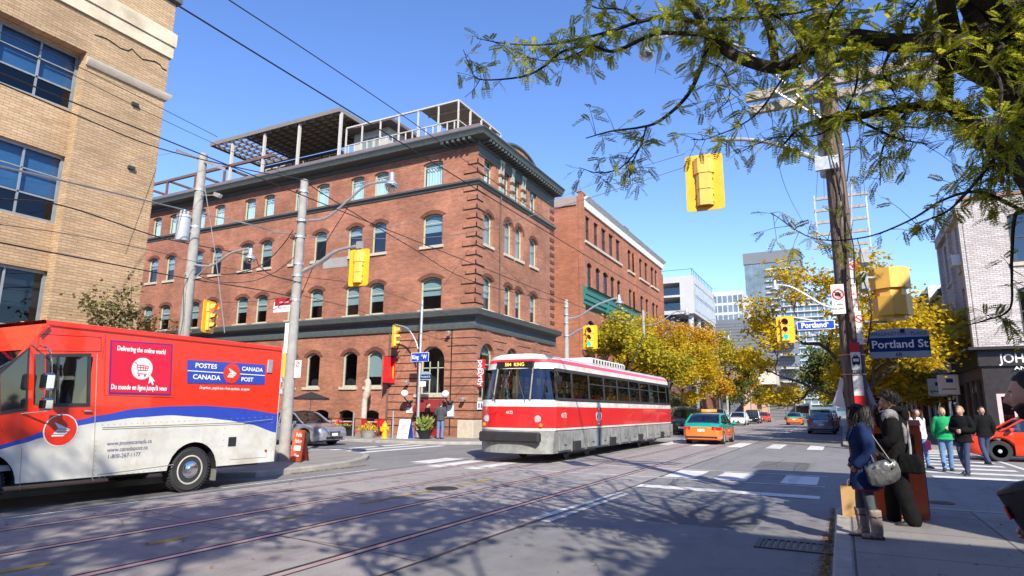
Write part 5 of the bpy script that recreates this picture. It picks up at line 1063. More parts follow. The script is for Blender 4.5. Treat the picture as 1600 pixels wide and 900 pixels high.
for k,(x_,dx) in enumerate(((1275,0),(1288,3),(1345,2),(1352,5))): wir(('first','second','third','fourth')[k]+' thin line from the left running up from the five-arm rack',[XP(x_,309,X7-.3),XP(x_+8-dx*4,180,X5+8),XP(x_+14-dx*8,40,X5+1)],.012)
wir('dark wire looping across the yellow crowns on the right',[XP(1310,500,X6),DP(1200,540,40),DP(1050,560,55)],.012)
for y_,l in ((5.66,'tram contact wire above the near track'),(8.84,'tram contact wire above the far track')):
    mb=MB(wire); mb.tube([(-25,y_,5.65),(10,y_,5.55),(45,y_,5.6),(90,y_,5.55),(200,y_,5.6)],.010,5); tag(mb.put('contact_wire',None,loc=(-25,y_,5.65)),l,'wire','tram contact wires')
wir('cross span carrying the tram wires from grey pole to wooden pole',[(X2,Y2,6.5),(X2-.3,8.8,5.85),(X5+.5,5.6,5.85),(X5,Y5,6.6)],.010,wireg)
wir('farther cross span carrying the tram wires beyond the crossing',[(X4,Y4,7.2),(X4,8.8,5.9),(X4,5.6,5.9),(X6,Y6,7.2)],.012,wireg)
# ================================================================ trees
bark=NT('bark'); p_=bark.pos(True); a_=bark.noise(p_,9,6,.7,(1,1,.3)); c_=bark.ramp(a_,[(.3,(.014,.011,.010)),(.7,(.060,.048,.040))]); bark.ln(c_,bark.b.inputs['Base Color']); bark.b.inputs['Roughness'].default_value=.9; bark.bump(a_,.02); bark=bark.m
Lyel=leafmat('leaves_yellow',[(.74,.50,.012),(.62,.44,.015),(.40,.33,.02),(.80,.56,.03)],.48)
Lora=leafmat('leaves_orange',[(.66,.30,.012),(.72,.42,.02),(.55,.36,.02),(.40,.20,.02)],.45)
Lylg=leafmat('leaves_yellow_green',[(.58,.46,.02),(.34,.34,.03),(.66,.48,.02),(.22,.26,.03)],.45)
Lgrn=leafmat('leaves_green',[(.06,.09,.02),(.10,.14,.025),(.16,.19,.03),(.05,.07,.02)],.35)
Lfor=leafmat('leaves_locust',[(.20,.34,.05),(.34,.42,.04),(.62,.52,.03),(.14,.26,.05),(.74,.58,.03)],.62)
Ldry=leafmat('leaves_olive',[(.12,.13,.04),(.20,.17,.06),(.09,.10,.03)],.3)
def limb(mb,a,b,r0,r1,rd,n=6,w=.12):
    a,b=V(a),V(b); L=(b-a).length; pts=[];rs=[]
    for k in range(n+1):
        t=k/n; o=V((rd.uniform(-1,1),rd.uniform(-1,1),rd.uniform(-.5,.8)))*L*w*.5*math.sin(PI*t); pts.append(a.lerp(b,t)+o); rs.append(r0+(r1-r0)*t)
    mb.tube(pts,rs,7 if r0>.04 else 5,cap=False); return pts
def tree(name,lab,base,H,spread,seed,leaf,nl=6000,ls=.16,trunk_h=.33,r=.16,cl=.75,group='street trees',lean=(0,0),levels=3,squash=.8,cat='tree',droop=0,dens=1,th=None):
    rd=random.Random(seed); t=T(name,lab,cat,base,0,group); tb=MB(bark); tips=[]
    top=V((lean[0]*.3,lean[1]*.3,H*trunk_h)); pts=limb(tb,(0,0,-.05),top,r*1.15,r*.8,rd,6,.04)
    def br(p,d,L,rad,lv):
        e=p+d*L; ps=limb(tb,p,e,rad,rad*.5,rd,5,.22)
        if lv==0: tips.extend([(e,1),(ps[3],.8)]); return
        n=rd.choice((2,3,3))
        for k in range(n):
            ax=V((rd.gauss(0,1),rd.gauss(0,1),rd.gauss(0,.55))).normalized(); nd=(d*.75+ax*.75+V((0,0,.10-droop))).normalized(); nd=V((nd.x,nd.y,nd.z*squash)).normalized()
            q=ps[-1] if k<2 else ps[3]; br(q,nd,L*rd.uniform(.62,.85),rad*.55,lv-1)
        if lv<=1: tips.append((ps[-1],1))
    n0=rd.randint(4,5); Hc=H-H*trunk_h
    for k in range(n0):
        a=2*PI*k/n0+rd.uniform(-.4,.4); el=rd.uniform(.45,1.1); d=V((math.cos(a)*math.cos(el)*spread/ (Hc*.55),math.sin(a)*math.cos(el)*spread/(Hc*.55),math.sin(el)))+V((lean[0]*.1,lean[1]*.1,0))
        br(top-V((0,0,rd.uniform(0,.25)*H*trunk_h)),d.normalized(),Hc*.30*rd.uniform(.9,1.15),r*.6,levels)
    # normalise crown to the wished size
    zs=[p.z for p,_ in tips]; rr_=sorted((p.x**2+p.y**2)**.5 for p,_ in tips)[int(len(tips)*.92)]
    sx=spread/max(rr_,.1); sz=(H-cl*.5-top.z)/(max(zs)-top.z)
    def f(p):
        p=V(p); 
        if p.z<=top.z*.7: return p
        w_=min(1,(p.z-top.z*.7)/(H*.15)); return V((p.x*(1+(sx-1)*w_),p.y*(1+(sx-1)*w_),top.z+(p.z-top.z)*sz if p.z>top.z else p.z))
    tb.v=[tuple(f(p)) for p in tb.v]; tb.put('trunk',t); tips=[(f(p),w_) for p,w_ in tips]
    cb=MB(leaf); vs=[];fs=[]
    for i in range(nl):
        p,w_=rd.choice(tips); g=V((rd.gauss(0,1),rd.gauss(0,1),rd.gauss(0,.62)))*cl*.42*w_; c=p+g
        if c.z<1.9: continue
        a=rd.uniform(0,2*PI); e=rd.uniform(-1.0,.5); u=V((math.cos(a)*math.cos(e),math.sin(a)*math.cos(e),math.sin(e))); w2=u.cross(V((rd.gauss(0,1),rd.gauss(0,1),rd.gauss(0,1)))).normalized()
        L=ls*rd.uniform(.6,1.25); W_=L*.30; m_=u.cross(w2)*L*.12; b=len(vs); vs+=[c,c+u*L*.5+w2*W_+m_,c+u*L,c+u*L*.5-w2*W_+m_]; fs.append((b,b+1,b+2,b+3))
    cb.add(vs,fs); cb.put('crown',t,sm=False); return t
def pxX(x,Y): return YP(x,640,Y).x
def topz(x,y,Y): return YP(x,y,Y).z
for x_,yt_,Y_,sp_,lf,nl_,sd,l in ((972,487,13.6,3.6,Lylg,15000,3,'yellow-green street tree just behind the tram'),(1035,492,13.6,4.6,Lyel,17000,4,'bright yellow street tree behind the rear of the tram'),(1068,500,14.4,4.8,Lora,15000,15,'orange street tree beside the yellow one beyond the tram'),(1128,522,13.4,5.4,Lylg,15000,6,'green-yellow street tree right of the orange tree')):
    X_=pxX(x_,Y_); tree('street_tree',l,(X_,Y_,.12),topz(x_,yt_,Y_),sp_,sd,lf,nl_,.26,r=.16,cl=1.0)
tree('street_tree','large golden locust whose crown spreads behind the wooden pole',(35.5,-2.0,.12),XP(1300,405,35).z+.2,6.0,21,Lyel,18000,.24,r=.2,cl=.95,trunk_h=.27,lean=(0,3.5))
tree('street_tree','dark green street tree further along behind the idling sign',(52,-1.6,.12),8.4,4.2,22,Lgrn,9000,.26,r=.17,cl=1.1)
tree('street_tree','olive street tree near the parked grey car, south side',(68,-1.6,.12),8.6,4.2,23,Lylg,7000,.28,r=.17,cl=1.2)
tree('street_tree','golden tree behind the pedestrians at the right corner',(43,-2.0,.12),7.0,3.6,24,Lyel,7000,.26,r=.13,cl=1.0)
for i,(x_,h_,lf,l) in enumerate(((88,8.5,Lgrn,'green street tree before the salmon building'),(101,8.5,Lora,'thinning orange-brown tree before the salmon building'),(118,8,Lylg,'pale yellow tree beyond the salmon building'),(140,8,Lyel,'small yellow tree far along the north pavement'))): tree('street_tree',l,(x_,13.2,.12),h_,3.9,30+i,lf,4500,.36,r=.15,cl=1.2,levels=2)
for i,(x_,l) in enumerate(((105,'far yellow tree on the shaded south pavement'),(128,'farthest olive tree on the shaded south pavement'))): tree('street_tree',l,(x_,-1.6,.12),8.6,4.2,40+i,(Lyel,Lylg)[i],4500,.36,r=.15,cl=1.2,levels=2)
for i,(x_,l) in enumerate(((57,'brownish bush by the low glazed building'),(61,'dark bush behind the taxi roof'),(66,'round bush beside the pale lamp pole'))): tree('shrub',l,(x_,14.6,.12),3.6,1.7,50+i,Ldry if i!=1 else Lgrn,2600,.16,trunk_h=.12,r=.06,cl=.7,group='bushes on the north pavement',levels=2,cat='shrub')
# small trees by the buff building
q=YP(180,470,15.9); tree('young_tree','slim young green tree in front of the buff brick wall',(q.x,15.9,.12),YP(185,425,15.9).z,.55,61,Ldry,900,.12,trunk_h=.45,r=.045,cl=.34,levels=2)
q=XP(245,490,12.9); tree('young_tree','young tree with yellow leaves left of the concrete pole',(12.9,q.y+.5,.12),XP(240,462,12.9).z,1.0,62,Lyel,420,.13,trunk_h=.55,r=.05,cl=.35,levels=2)
q=XP(335,540,17.2); tree('bare_tree','small leafless tree behind the truck roof',(16.9,q.y,.12),XP(330,500,17).z,1.15,63,Ldry,14,.08,trunk_h=.3,r=.06,cl=.4,levels=4)
# ---- foreground locust: boughs entering from the upper right
rd=random.Random(77); tb_=G(1700,1000,0)
LT=T('locust_tree','big locust tree whose leafy boughs hang over the top right corner','tree',(5.0,-1.45,.12)); bm=MB(bark)
B=lambda L: curve([DP(*p) for p in L],6)
trunk_top=V((5.0,-1.45,3.1))
bm.tube(curve([(5.0,-1.45,.05),(5.03,-1.48,1.2),(4.98,-1.42,2.2),trunk_top],6),[.24]*6+[.2]*6+[.18]*20,12) if 0 else None
c=curve([V((5.0,-1.45,.05)),V((5.03,-1.5,1.2)),V((4.97,-1.42,2.2)),trunk_top],6); bm.tube(c,[.25-.06*k/len(c) for k in range(len(c))],12)
def bough(L,r0,r1,start=None):
    P=[DP(*p) for p in L]; 
    if start is not None: P=[start]+P
    c=curve(P,6); n=len(c); bm.tube(c,[r0+(r1-r0)*k/(n-1) for k in range(n)],9 if r0>.03 else 6,cap=False); return c
S=[]
S.append((bough([(1640,300,3.8),(1600,205,3.9),(1585,150,3.95),(1540,95,4.0),(1480,68,4.1),(1400,67,4.2),(1330,58,4.3),(1290,64,4.4),(1240,95,4.5),(1210,106,4.5),(1150,88,4.6),(1110,58,4.7),(1098,42,4.75),(1085,15,4.8),(1050,-15,4.9)],.085,.026,trunk_top),1.45))
S.append((bough([(1660,360,3.7),(1600,270,3.8),(1560,232,3.9),(1500,178,4.1),(1480,165,4.2),(1420,168,4.3),(1330,183,4.4),(1290,186,4.5),(1250,200,4.6),(1225,225,4.6)],.075,.006,trunk_top),1.5))
S.append((bough([(1480,66,4.1),(1478,110,4.15),(1476,166,4.2)],.04,.05),.4))
S.append((bough([(1500,70,4.1),(1512,30,4.1),(1510,-20,4.1)],.035,.02),.8))
S.append((bough([(1107,56,4.72),(1100,92,4.75),(1075,148,4.85),(1032,188,4.95),(1000,199,5.0),(955,205,5.05),(915,216,5.1)],.02,.004),.35))
S.append((bough([(1010,197,5.0),(1002,225,5.0),(985,262,5.05),(985,288,5.1)],.008,.003),.9))
S.append((bough([(1002,228,5.0),(970,262,5.05),(935,270,5.1),(905,262,5.1)],.007,.003),.7))
S.append((bough([(1110,55,4.7),(1060,52,4.8),(1020,54,4.9),(960,80,5.0),(925,72,5.05),(880,80,5.1),(850,104,5.2),(815,120,5.2),(750,124,5.3),(735,105,5.3),(724,78,5.3)],.02,.003),.55))
S.append((bough([(750,124,5.3),(740,140,5.3),(726,152,5.35)],.004,.002),.1))
S.append((bough([(1098,40,4.75),(1050,26,4.9),(1000,34,5.0),(950,50,5.1),(900,62,5.2),(850,70,5.3),(790,68,5.4),(745,60,5.5)],.022,.003),1.0))
S.append((bough([(950,50,5.1),(900,85,5.15),(860,95,5.2),(820,90,5.3)],.008,.003),1.1))
S.append((bough([(1000,34,5.0),(970,15,5.0),(930,12,5.1),(910,-5,5.1)],.01,.003),.9))
S.append((bough([(1175,-10,4.6),(1200,38,4.6),(1212,100,4.55)],.025,.03),.7))
S.append((bough([(1107,30,4.7),(1180,28,4.7),(1255,18,4.6),(1290,5,4.6)],.018,.006),1.6))
S.append((bough([(1640,350,3.6),(1590,330,3.8),(1581,400,3.9),(1581,437,3.95),(1577,484,4.0),(1538,501,4.1),(1498,511,4.2)],.012,.003),.45))
S.append((bough([(1600,330,3.8),(1530,300,4.0),(1475,312,4.2),(1420,345,4.4),(1350,371,4.6),(1270,372,4.7),(1204,332,4.8)],.012,.003),.5))
S.append((bough([(1560,240,3.9),(1520,290,4.0),(1480,330,4.1),(1430,350,4.2)],.014,.004),.8))
S.append((bough([(1420,170,4.3),(1380,230,4.4),(1375,290,4.5)],.012,.004),.8))
S.append((bough([(1330,58,4.3),(1340,120,4.3),(1320,175,4.4),(1280,210,4.5),(1210,215,4.7),(1150,240,4.8)],.010,.003),.9))
S.append((bough([(1100,95,4.75),(1130,110,4.7),(1140,150,4.7),(1120,175,4.7)],.006,.003),1.1))
S.append((bough([(1240,95,4.5),(1180,180,4.6),(1110,215,4.7),(1080,218,4.7)],.008,.003),.7))
S.append((bough([(1590,150,3.9),(1630,60,3.8),(1600,-30,3.7)],.05,.03),1.2))
S.append((bough([(1540,95,4.0),(1565,140,3.6),(1550,260,3.5)],.012,.004),.5))
for L_ in (((1400,67,4.2),(1420,20,4.2),(1450,-20,4.2)),((1290,64,4.4),(1300,20,4.5),(1330,-15,4.5)),((1480,68,4.1),(1450,110,4.0),(1430,130,4.0)),((1330,58,4.3),(1300,110,4.1),(1260,140,4.1)),((1600,200,3.9),(1570,190,3.7),(1540,200,3.6)),((1500,178,4.1),(1535,240,4.1),(1530,300,4.1)),((1400,66,4.2),(1380,110,4.3),(1400,150,4.3)),((1260,85,4.4),(1230,40,4.4),(1190,10,4.4)),((1560,120,3.9),(1600,70,3.9),(1620,10,3.9)),((1330,183,4.4),(1400,215,4.3),(1450,225,4.2))): S.append((bough(L_,.012,.004),1.7))
# boughs of the same tree above and behind the picture; they throw the dappled shade
up=[]
def offscreen(p,m):
    v=V(p)-CAM; z=v.dot(FW)
    if z<.3: return True
    x=800+FPX*v.dot(RT)/z; y=450-FPX*v.dot(UP)/z
    return x>1600+m or y<-m or x<-m
for k in range(26):
    a=rd.uniform(0,2*PI); e=rd.uniform(.5,1.25); L=rd.uniform(3.2,4.4); d=V((math.cos(a)*math.cos(e)*1.1,math.sin(a)*math.cos(e)*1.1,math.sin(e)))
    p=V((5,-1.45,3.1+rd.uniform(0,.8))); q_=p+d*L; q_.z=max(q_.z,6.2)
    if not offscreen(q_,60): continue
    ps=limb(bm,p,q_,.07,.02,rd,6,.2)
    for s_ in ps[2:]:
        for _ in range(3):
            q2=s_+V((rd.gauss(0,1),rd.gauss(0,1),abs(rd.gauss(0,.6)))).normalized()*rd.uniform(.6,1.5); 
            if offscreen(q2,40): limb(bm,s_,q2,.014,.005,rd,3,.2); up.append(q2)
bm.put('trunk',LT,True)
vs=[];fs=[];twm=MB(bark)
def frond(p,d,L,wide):
    d=d.normalized(); s_=d.cross(V((rd.gauss(0,.5),rd.gauss(0,.5),1))).normalized(); n_=s_.cross(d); np_=9; 
    for k in range(np_):
        t=.16+.84*k/np_; c=p+d*L*t-V((0,0,1))*L*.18*t*t; l=wide*(1-.35*abs(t-.5)*2)*rd.uniform(.85,1.1)
        for sg in (-1,1):
            e=(s_*sg+d*.45+n_*rd.uniform(-.15,.15)).normalized(); w_=d*l*.27; b=len(vs); vs.extend([c,c+e*l*.5+w_,c+e*l,c+e*l*.5-w_]); fs.append((b,b+1,b+2,b+3))
    b=len(vs); q_=p+d*L-V((0,0,1))*L*.18; w_=s_*.0016; vs.extend([p-w_,p+w_,q_+w_*.5,q_-w_*.5]); fs.append((b,b+1,b+2,b+3))
for c,den in S:
    L=sum((c[i+1]-c[i]).length for i in range(len(c)-1)); n=int(L*den*40)
    for _ in range(n):
        i=rd.randrange(len(c)-1); p=c[i].lerp(c[i+1],rd.random()); tw=V((rd.gauss(0,1),rd.gauss(0,1),rd.gauss(-.1,.7))).normalized()*rd.uniform(.03,.30)
        q_=p+tw; twm.tube([p,p+tw*.5+V((0,0,.01)),q_],[.003,.002,.0015],3,cap=False)
        for _k in range(rd.choice((2,3,3))): frond(q_-tw*rd.uniform(0,.4),tw.normalized()*.6+V((rd.gauss(0,.6),rd.gauss(0,.6),rd.uniform(-.75,.25))),rd.uniform(.09,.15),rd.uniform(.024,.033))
for q_ in up:
    for _ in range(11):
        c=q_+V((rd.gauss(0,1),rd.gauss(0,1),rd.gauss(0,.6)))*.34; u=V((rd.gauss(0,1),rd.gauss(0,1),rd.gauss(-.3,.5))).normalized()*rd.uniform(.10,.17); w_=u.cross(V((rd.gauss(0,1),rd.gauss(0,1),rd.gauss(0,1)))).normalized()*.035
        b=len(vs); vs.extend([c,c+u*.5+w_,c+u,c+u*.5-w_]); fs.append((b,b+1,b+2,b+3))
twm.put('twigs',LT,True,sm=False); cb=MB(Lfor); cb.add(vs,fs); cb.put('crown',LT,True,sm=False)
tree('street_tree','street tree behind the camera shading the left of the road',(-2.6,-1.5,.12),10.5,3.7,71,Lylg,5200,.24,r=.18,cl=.8)
tree('street_tree','taller street tree further back behind the camera',(-8.2,-1.5,.12),14.0,4.2,72,Lylg,4200,.26,r=.2,cl=.8)
# ================================================================ vehicles
def carpaint(n,c,rough=.28,flake=.0): return M(n,c,rough,flake,var=.05,scale=3,coat=.8)
chrome=M('chrome',(.72,.73,.75),.12,1,var=0); ltb=M('tail_red',(.45,.01,.01),.2,var=0,coat=.6); hlg=M('headlight',(.62,.64,.66),.12,.4,var=0,coat=1); amb=M('amber_lens',(.75,.25,.02),.2,var=0,coat=.6); plastic=M('black_plastic',(.02,.02,.022),.55); seatm=M('seat_cloth',(.07,.07,.075),.9)
def wheel(par,x,y,r,w,side,rim=alum,tread=12,hub=None,rr=.62):
    mb=MB(rubber); s=side; mb.lathe([(r*.62,-w*.40),(r*.9,-w*.5),(r*.985,-w*.38),(r,-w*.2),(r,w*.2),(r*.985,w*.38),(r*.9,w*.5),(r*.62,w*.42)],(x,y,r),30,ax='y'); 
    for k in range(40):
        a=2*PI*k/40; c=V((x+math.cos(a)*r,y,r+math.sin(a)*r)); mb.ob(c,V((-math.sin(a),0,math.cos(a)))*r*.035,(0,w*.44,0),V((math.cos(a),0,math.sin(a)))*.006)
    wo=mb.put('wheel',par)
    mb=MB(rim); o=s*w*.42; mb.lathe([(r*.64,o),(r*.62,o-s*.02),(r*.57,o-s*.07),(r*.50,o-s*.075),(r*.2,o-s*.02),(r*.18,o+s*.0),(.001,o+s*.005)] if s>0 else [(r*.64,o),(r*.62,o-s*.02),(r*.57,o-s*.07),(r*.50,o-s*.075),(r*.2,o-s*.02),(r*.18,o),(.001,o+s*.005)],(x,y,r),24,ax='y')
    mb.put('rim',wo)
    if tread:
        mb=MB(plastic)
        for k in range(tread):
            a=2*PI*(k+.5)/tread; c=V((x+math.cos(a)*r*.42,y+o-s*.035,r+math.sin(a)*r*.42)); mb.ob(c,V((math.cos(a),0,math.sin(a)))*r*.10,(0,.006,0),V((-math.sin(a),0,math.cos(a)))*r*.045)
        mb.put('rim_slots',wo)
    return wo
def interp(L,x):
    if x<=L[0][0]: return L[0][1]
    for (a,b),(c,d) in zip(L,L[1:]):
        if x<=c: t=(x-a)/(c-a); t=t*t*(3-2*t)*.5+t*.5; return b+(d-b)*t
    return L[-1][1]
def car(name,label,cat,loc,rz,paint,L=4.6,W=1.8,top=None,roof=None,wb=2.7,wr=.32,belt=None,pillars=(),paint2=None,z2=None,group=None,front=1,taxi=False,plate=None,steelrim=False,grille=None,rails=False,clad=None,small=False,lightsig=True):
    """local +x is the nose; top: body top line; roof: greenhouse roof line; both as (x,z) lists"""
    t=T(name,label,cat,loc,rz,group); hl=L/2; xf,xr=wb/2+.05,-wb/2+.05; sill=.2
    def zb(x):
        z=sill+.06*max(0,(abs(x)-hl+.5)/.5)**2
        for xw in (xf,xr):
            d=abs(x-xw); R_=wr+.07
            if d<R_: z=max(z,wr*1.0+math.sqrt(R_*R_-d*d))
        return z
    def wd(x): u=abs(x)/hl; return W/2*(1-.035*u*u-.17*max(0,(u-.80)/.2)**2.2)
    xs=sorted(set([ -hl+2*hl*k/44 for k in range(45)]+[xw+s_*(wr+.07)*q for xw in (xf,xr) for s_ in (-1,1) for q in (1.002,.995,.96,.88,.75,.5,.25,0)]+[-hl+.03,hl-.03,-hl+.01,hl-.01]))
    rings=[]
    for x in xs:
        e=min(1,(hl-abs(x))/.05+.0); zt=interp(top,x); b=zb(x); w=wd(x)*(.94+.06*min(1,e)); zt2=zt-.05*(1-min(1,e)); h=zt2-b
        half=[(0,b),(w*.90,b),(w*.975,b+min(.10,h*.2)),(w,b+h*.42),(w*.985,b+h*.72),(w*.955,zt2-.05),(w*.90,zt2-.008),(w*.5,zt2+.018),(0,zt2+.028)]
        rings.append([(x,-y,z) for y,z in half]+[(x,y,z) for y,z in half[-2:0:-1]])
    mb=MB(paint); mb.loft(rings)
    if paint2:   # two-tone taxi: upper surfaces in the second colour
        i2=mb.m(paint2)
        for k,f in enumerate(mb.f):
            c=sum((V(mb.v[j]) for j in f),V())/len(f)
            if c.z>z2: mb.mi[k]=i2
    body=mb.put('body',t,ang=.55)
    mb=MB(plastic); mb.box((-hl+.35,-W/2+.22,.17),(hl-.35,W/2-.22,.62)); mb.put('underbody',t)
    # greenhouse
    zr=max(z for _,z in roof); g0,g1=roof[0][0],roof[-1][0]; gx=[g0+(g1-g0)*k/22 for k in range(23)]; R2=[]
    def sec(x,o=0):
        z=interp(roof,x); bz=interp(belt,x)-.03; h=max(.001,z-bz); hm=zr-interp(belt,0); f=min(1,h/hm); w=wd(x)
        wt=w*(.93-.17*f); return [(w*.935+o,bz),(w*.915-.03*f+o,bz+h*.35),(wt+.02+o,z-.05*f),(wt-.06+o*.5,z+o*.9),(wt*.5,z+.018*f+o),(0,z+.025*f+o)]
    for x in gx:
        s_=sec(x); R2.append([(x,-y,z) for y,z in s_]+[(x,y,z) for y,z in s_[-2::-1]])
    mb=MB(glassc); mb.loft(R2,closed=False,caps=False); mb.put('windows',t,ang=.5)
    rx=[x for x in gx if interp(roof,x)>zr-.055]; R3=[]
    r0,r1=min(rx)-.04,max(rx)+.04; P_=paint2 or paint
    for k in range(15):
        x=r0+(r1-r0)*k/14; s_=sec(x,.014)[2:]; s_=[(s_[0][0],s_[0][1]-.03)]+s_; R3.append([(x,-y,z) for y,z in s_]+[(x,y,z) for y,z in s_[-2::-1]])
    mb=MB(P_); mb.loft(R3,closed=False,caps=False)
    for x0,x1,w_ in pillars:   # belt x, roof x, half width
        for sg in (-1,1):
            a=sec(x0,.012); b=sec(x1,.012); zt_=interp(roof,x1)
            A0=V((x0,sg*a[0][0],a[0][1])); 
            hb=sec((x0+x1)/2,.014)[1]; A1=V(((x0*.65+x1*.35),sg*sec(x0*.65+x1*.35,.014)[1][0],sec(x0*.65+x1*.35)[1][1])); A2=V((x1,sg*b[2][0],b[2][1]+.01))
            dx=V((w_,0,0)); mb.add([A0-dx,A0+dx,A1-dx,A1+dx,A2-dx,A2+dx],[(0,1,3,2),(2,3,5,4)])
    for x0,x1 in ((g1,r1),(g0,r0)):   # windscreen and rear pillars follow the glass edge
        for sg in (-1,1):
            pts=[]
            for k in range(5):
                x=x0+(x1-x0)*k/4; s_=sec(x,.006); pts.append((x,sg*(s_[2][0]+s_[3][0])/2,(s_[2][1]+s_[3][1])/2))
            mb.tube(pts,.035 if x0==g1 else .05,6)
    mb.put('roof',t)
    if not small:
        mb=MB(seatm)
        for x_ in (.25,-.75):
            for y_ in (-.38,.38): mb.box((x_-.1,y_-.24,.4),(x_+.06,y_+.24,interp(belt,0)+.12),None,.05); mb.box((x_-.08,y_-.13,interp(belt,0)+.15),(x_+.0,y_+.13,interp(belt,0)+.33),None,.05)
        mb.put('seats',t)
    for x_ in (xf,xr):
        for sg in (-1,1): wheel(t,x_,sg*(W/2-.12),wr,.21,sg,rim=(steel if steelrim else alum),tread=0 if small else (10 if not steelrim else 8))
    zt=interp(top,hl-.15); 
    for sg in (-1,1):
        w=wd(hl-.12); mb=MB(hlg); mb.prism([(hl-.10,sg*w*.55,zt-.14),(hl-.03,sg*w*.56,zt-.17),(hl-.13,sg*(w*1.005),zt-.14),(hl-.42,sg*(w*1.03),zt-.07),(hl-.30,sg*w*.9,zt-.015)],(0,0,-.09)); mb.put('headlight',t)
        zt3=interp(top,-hl+.15); w=wd(hl-.1); mb=MB(ltb); mb.prism([(-hl-.004,sg*w*.62,zt3-.10),(-hl+.004,sg*w*.96,zt3-.10),(-hl+.28,sg*(W/2*.975),zt3-.09),(-hl+.25,sg*w*.95,zt3-.05),(-hl+.05,sg*w*.62,zt3-.04)],(0,0,-.12)); mb.put('tail_light',t)
        xm=g1-.28; wm=wd(xm); mb=MB(P_); mb.ob((xm,sg*(wm+.10),interp(belt,xm)+.06),(.06,sg*.03,0),(0,.09,0),(0,0,.06),None,.03); mb.put('mirror',t)
    mb=MB(grille or plastic); mb.box((hl-.06,-.34,zt-.34),(hl+.012,.34,zt-.13),None,.02); mb.put('grille',t)
    mb=MB(plastic); mb.box((hl-.06,-.5,.26),(hl+.004,.5,.40),None,.02); mb.put('air_intake',t)
    mb=MB(swhite); mb.box((hl,-.16,.42),(hl+.02,.16,.53)); mb.put('number_plate',t); mb=MB(swhite); mb.box((-hl-.018,-.16,.62),(-hl+.0,.16,.73)); mb.put('number_plate',t)
    mb=MB(clad or plastic); mb.box((-hl-.02,-W/2+.18,.30),(-hl+.03,W/2-.18,.40),None,.02); mb.put('bumper_strip',t)
    mb=MB(plastic)   # door seams
    for x_ in [p[0] for p in pillars]:
        for sg in (-1,1): w=wd(x_)*1.002; mb.box((x_-.006,sg*w-.004,.35),(x_+.006,sg*w+.003,interp(belt,x_)-.09))
    mb.put('door_seams',t)
    for sg in (-1,1):
        for x_ in [p[0]+.12 for p in pillars[:2]]: MB(P_ if not paint2 else paint).box((x_,sg*wd(x_)*1.0-.01,interp(belt,x_)-.18),(x_+.16,sg*wd(x_)*1.0+sg*.03,interp(belt,x_)-.15)).put('door_handle',t)
    if rails:
        for sg in (-1,1): MB(black).tube([(r0+.2,sg*.55,zr+.0),(r0+.3,sg*.55,zr+.08),(r1-.3,sg*.55,zr+.08),(r1-.2,sg*.55,zr)],.02,6).put('roof_rail',t)
    if taxi:
        mb=MB(M('taxi_sign',(.85,.30,.05),.4)); mb.box((-.2,-.38,zr+.05),(.0,.38,zr+.20),None,.03); so=mb.put('roof_sign',t); mb=MB(swhite); mb.text('TAXI',.12,(-.205,0,zr+.125),(0,-1,0),(0,0,1)); mb.put('lettering',so)
        mb=MB(swhite); mb.text('967-TAXI',.17,(-.1,-W/2-.006,.62),(1,0,0),(0,0,1)); mb.put('lettering',body)
    return t
SED=dict(L=4.75,W=1.84,wb=2.8,top=[(-2.38,.86),(-2.2,.98),(-1.6,1.02),(-1,.96),(.8,.93),(1.2,.92),(2.0,.80),(2.3,.68),(2.38,.60)],roof=[(-1.95,1.0),(-1.1,1.40),(-.6,1.45),(.2,1.46),(.55,1.40),(1.35,.93)],belt=[(-2,.98),(-1,.95),(1.4,.90)],pillars=((-.05,-.08,.05),(-1.05,-.85,.05)))
AUD=dict(L=4.65,W=1.83,wb=2.75,top=[(-2.33,.85),(-2.15,.98),(-1.6,1.0),(-1,.95),(.8,.92),(1.2,.91),(2.0,.80),(2.25,.72),(2.33,.62)],roof=[(-1.9,.98),(-1.1,1.36),(-.6,1.42),(.2,1.43),(.55,1.37),(1.3,.92)],belt=[(-2,.95),(-1,.93),(1.4,.89)],pillars=((-.05,-.08,.045),(-1.0,-.8,.045)))
SUV=dict(L=4.8,W=1.9,wb=2.82,wr=.37,top=[(-2.4,.95),(-2.35,1.05),(-1,1.08),(.9,1.06),(1.3,1.05),(2.0,.98),(2.3,.85),(2.4,.7)],roof=[(-2.36,1.06),(-2.15,1.62),(-1.8,1.72),(0,1.76),(.5,1.72),(1.35,1.06)],belt=[(-2.4,1.05),(1.4,1.03)],pillars=((-.05,-.1,.05),(-1.15,-1.2,.06)))
CAL=dict(L=4.45,W=1.8,wb=2.64,wr=.345,top=[(-2.22,.9),(-2.1,1.05),(-1,1.04),(.8,1.0),(1.15,1.0),(1.85,.93),(2.12,.82),(2.22,.68)],roof=[(-2.1,1.06),(-1.7,1.42),(-1.2,1.5),(.1,1.53),(.45,1.48),(1.3,1.0)],belt=[(-2.1,1.03),(1.3,.99)],pillars=((-.1,-.12,.05),(-1.1,-1.15,.05)))
silver=carpaint('paint_silver',(.42,.43,.47),.25,.55); gsuv=carpaint('paint_grey_blue',(.22,.24,.30),.28,.4); blk=carpaint('paint_black',(.012,.012,.014),.12); redp2=carpaint('paint_red',(.72,.045,.012),.2); orp=carpaint('taxi_orange',(.82,.17,.025),.3); tealp=carpaint('taxi_teal',(.0,.30,.22),.3); whp=carpaint('paint_white',(.7,.7,.7),.3)
H=PI/2
car('parked_car','silver saloon waiting on the side street behind the mail truck','car',(20.6,21.3,0),-H,silver,**AUD,grille=chrome)
car('parked_car','bright red hatchback with steel wheels at the right edge','car',(27.55,-5.95,0),H,redp2,**CAL,steelrim=True)
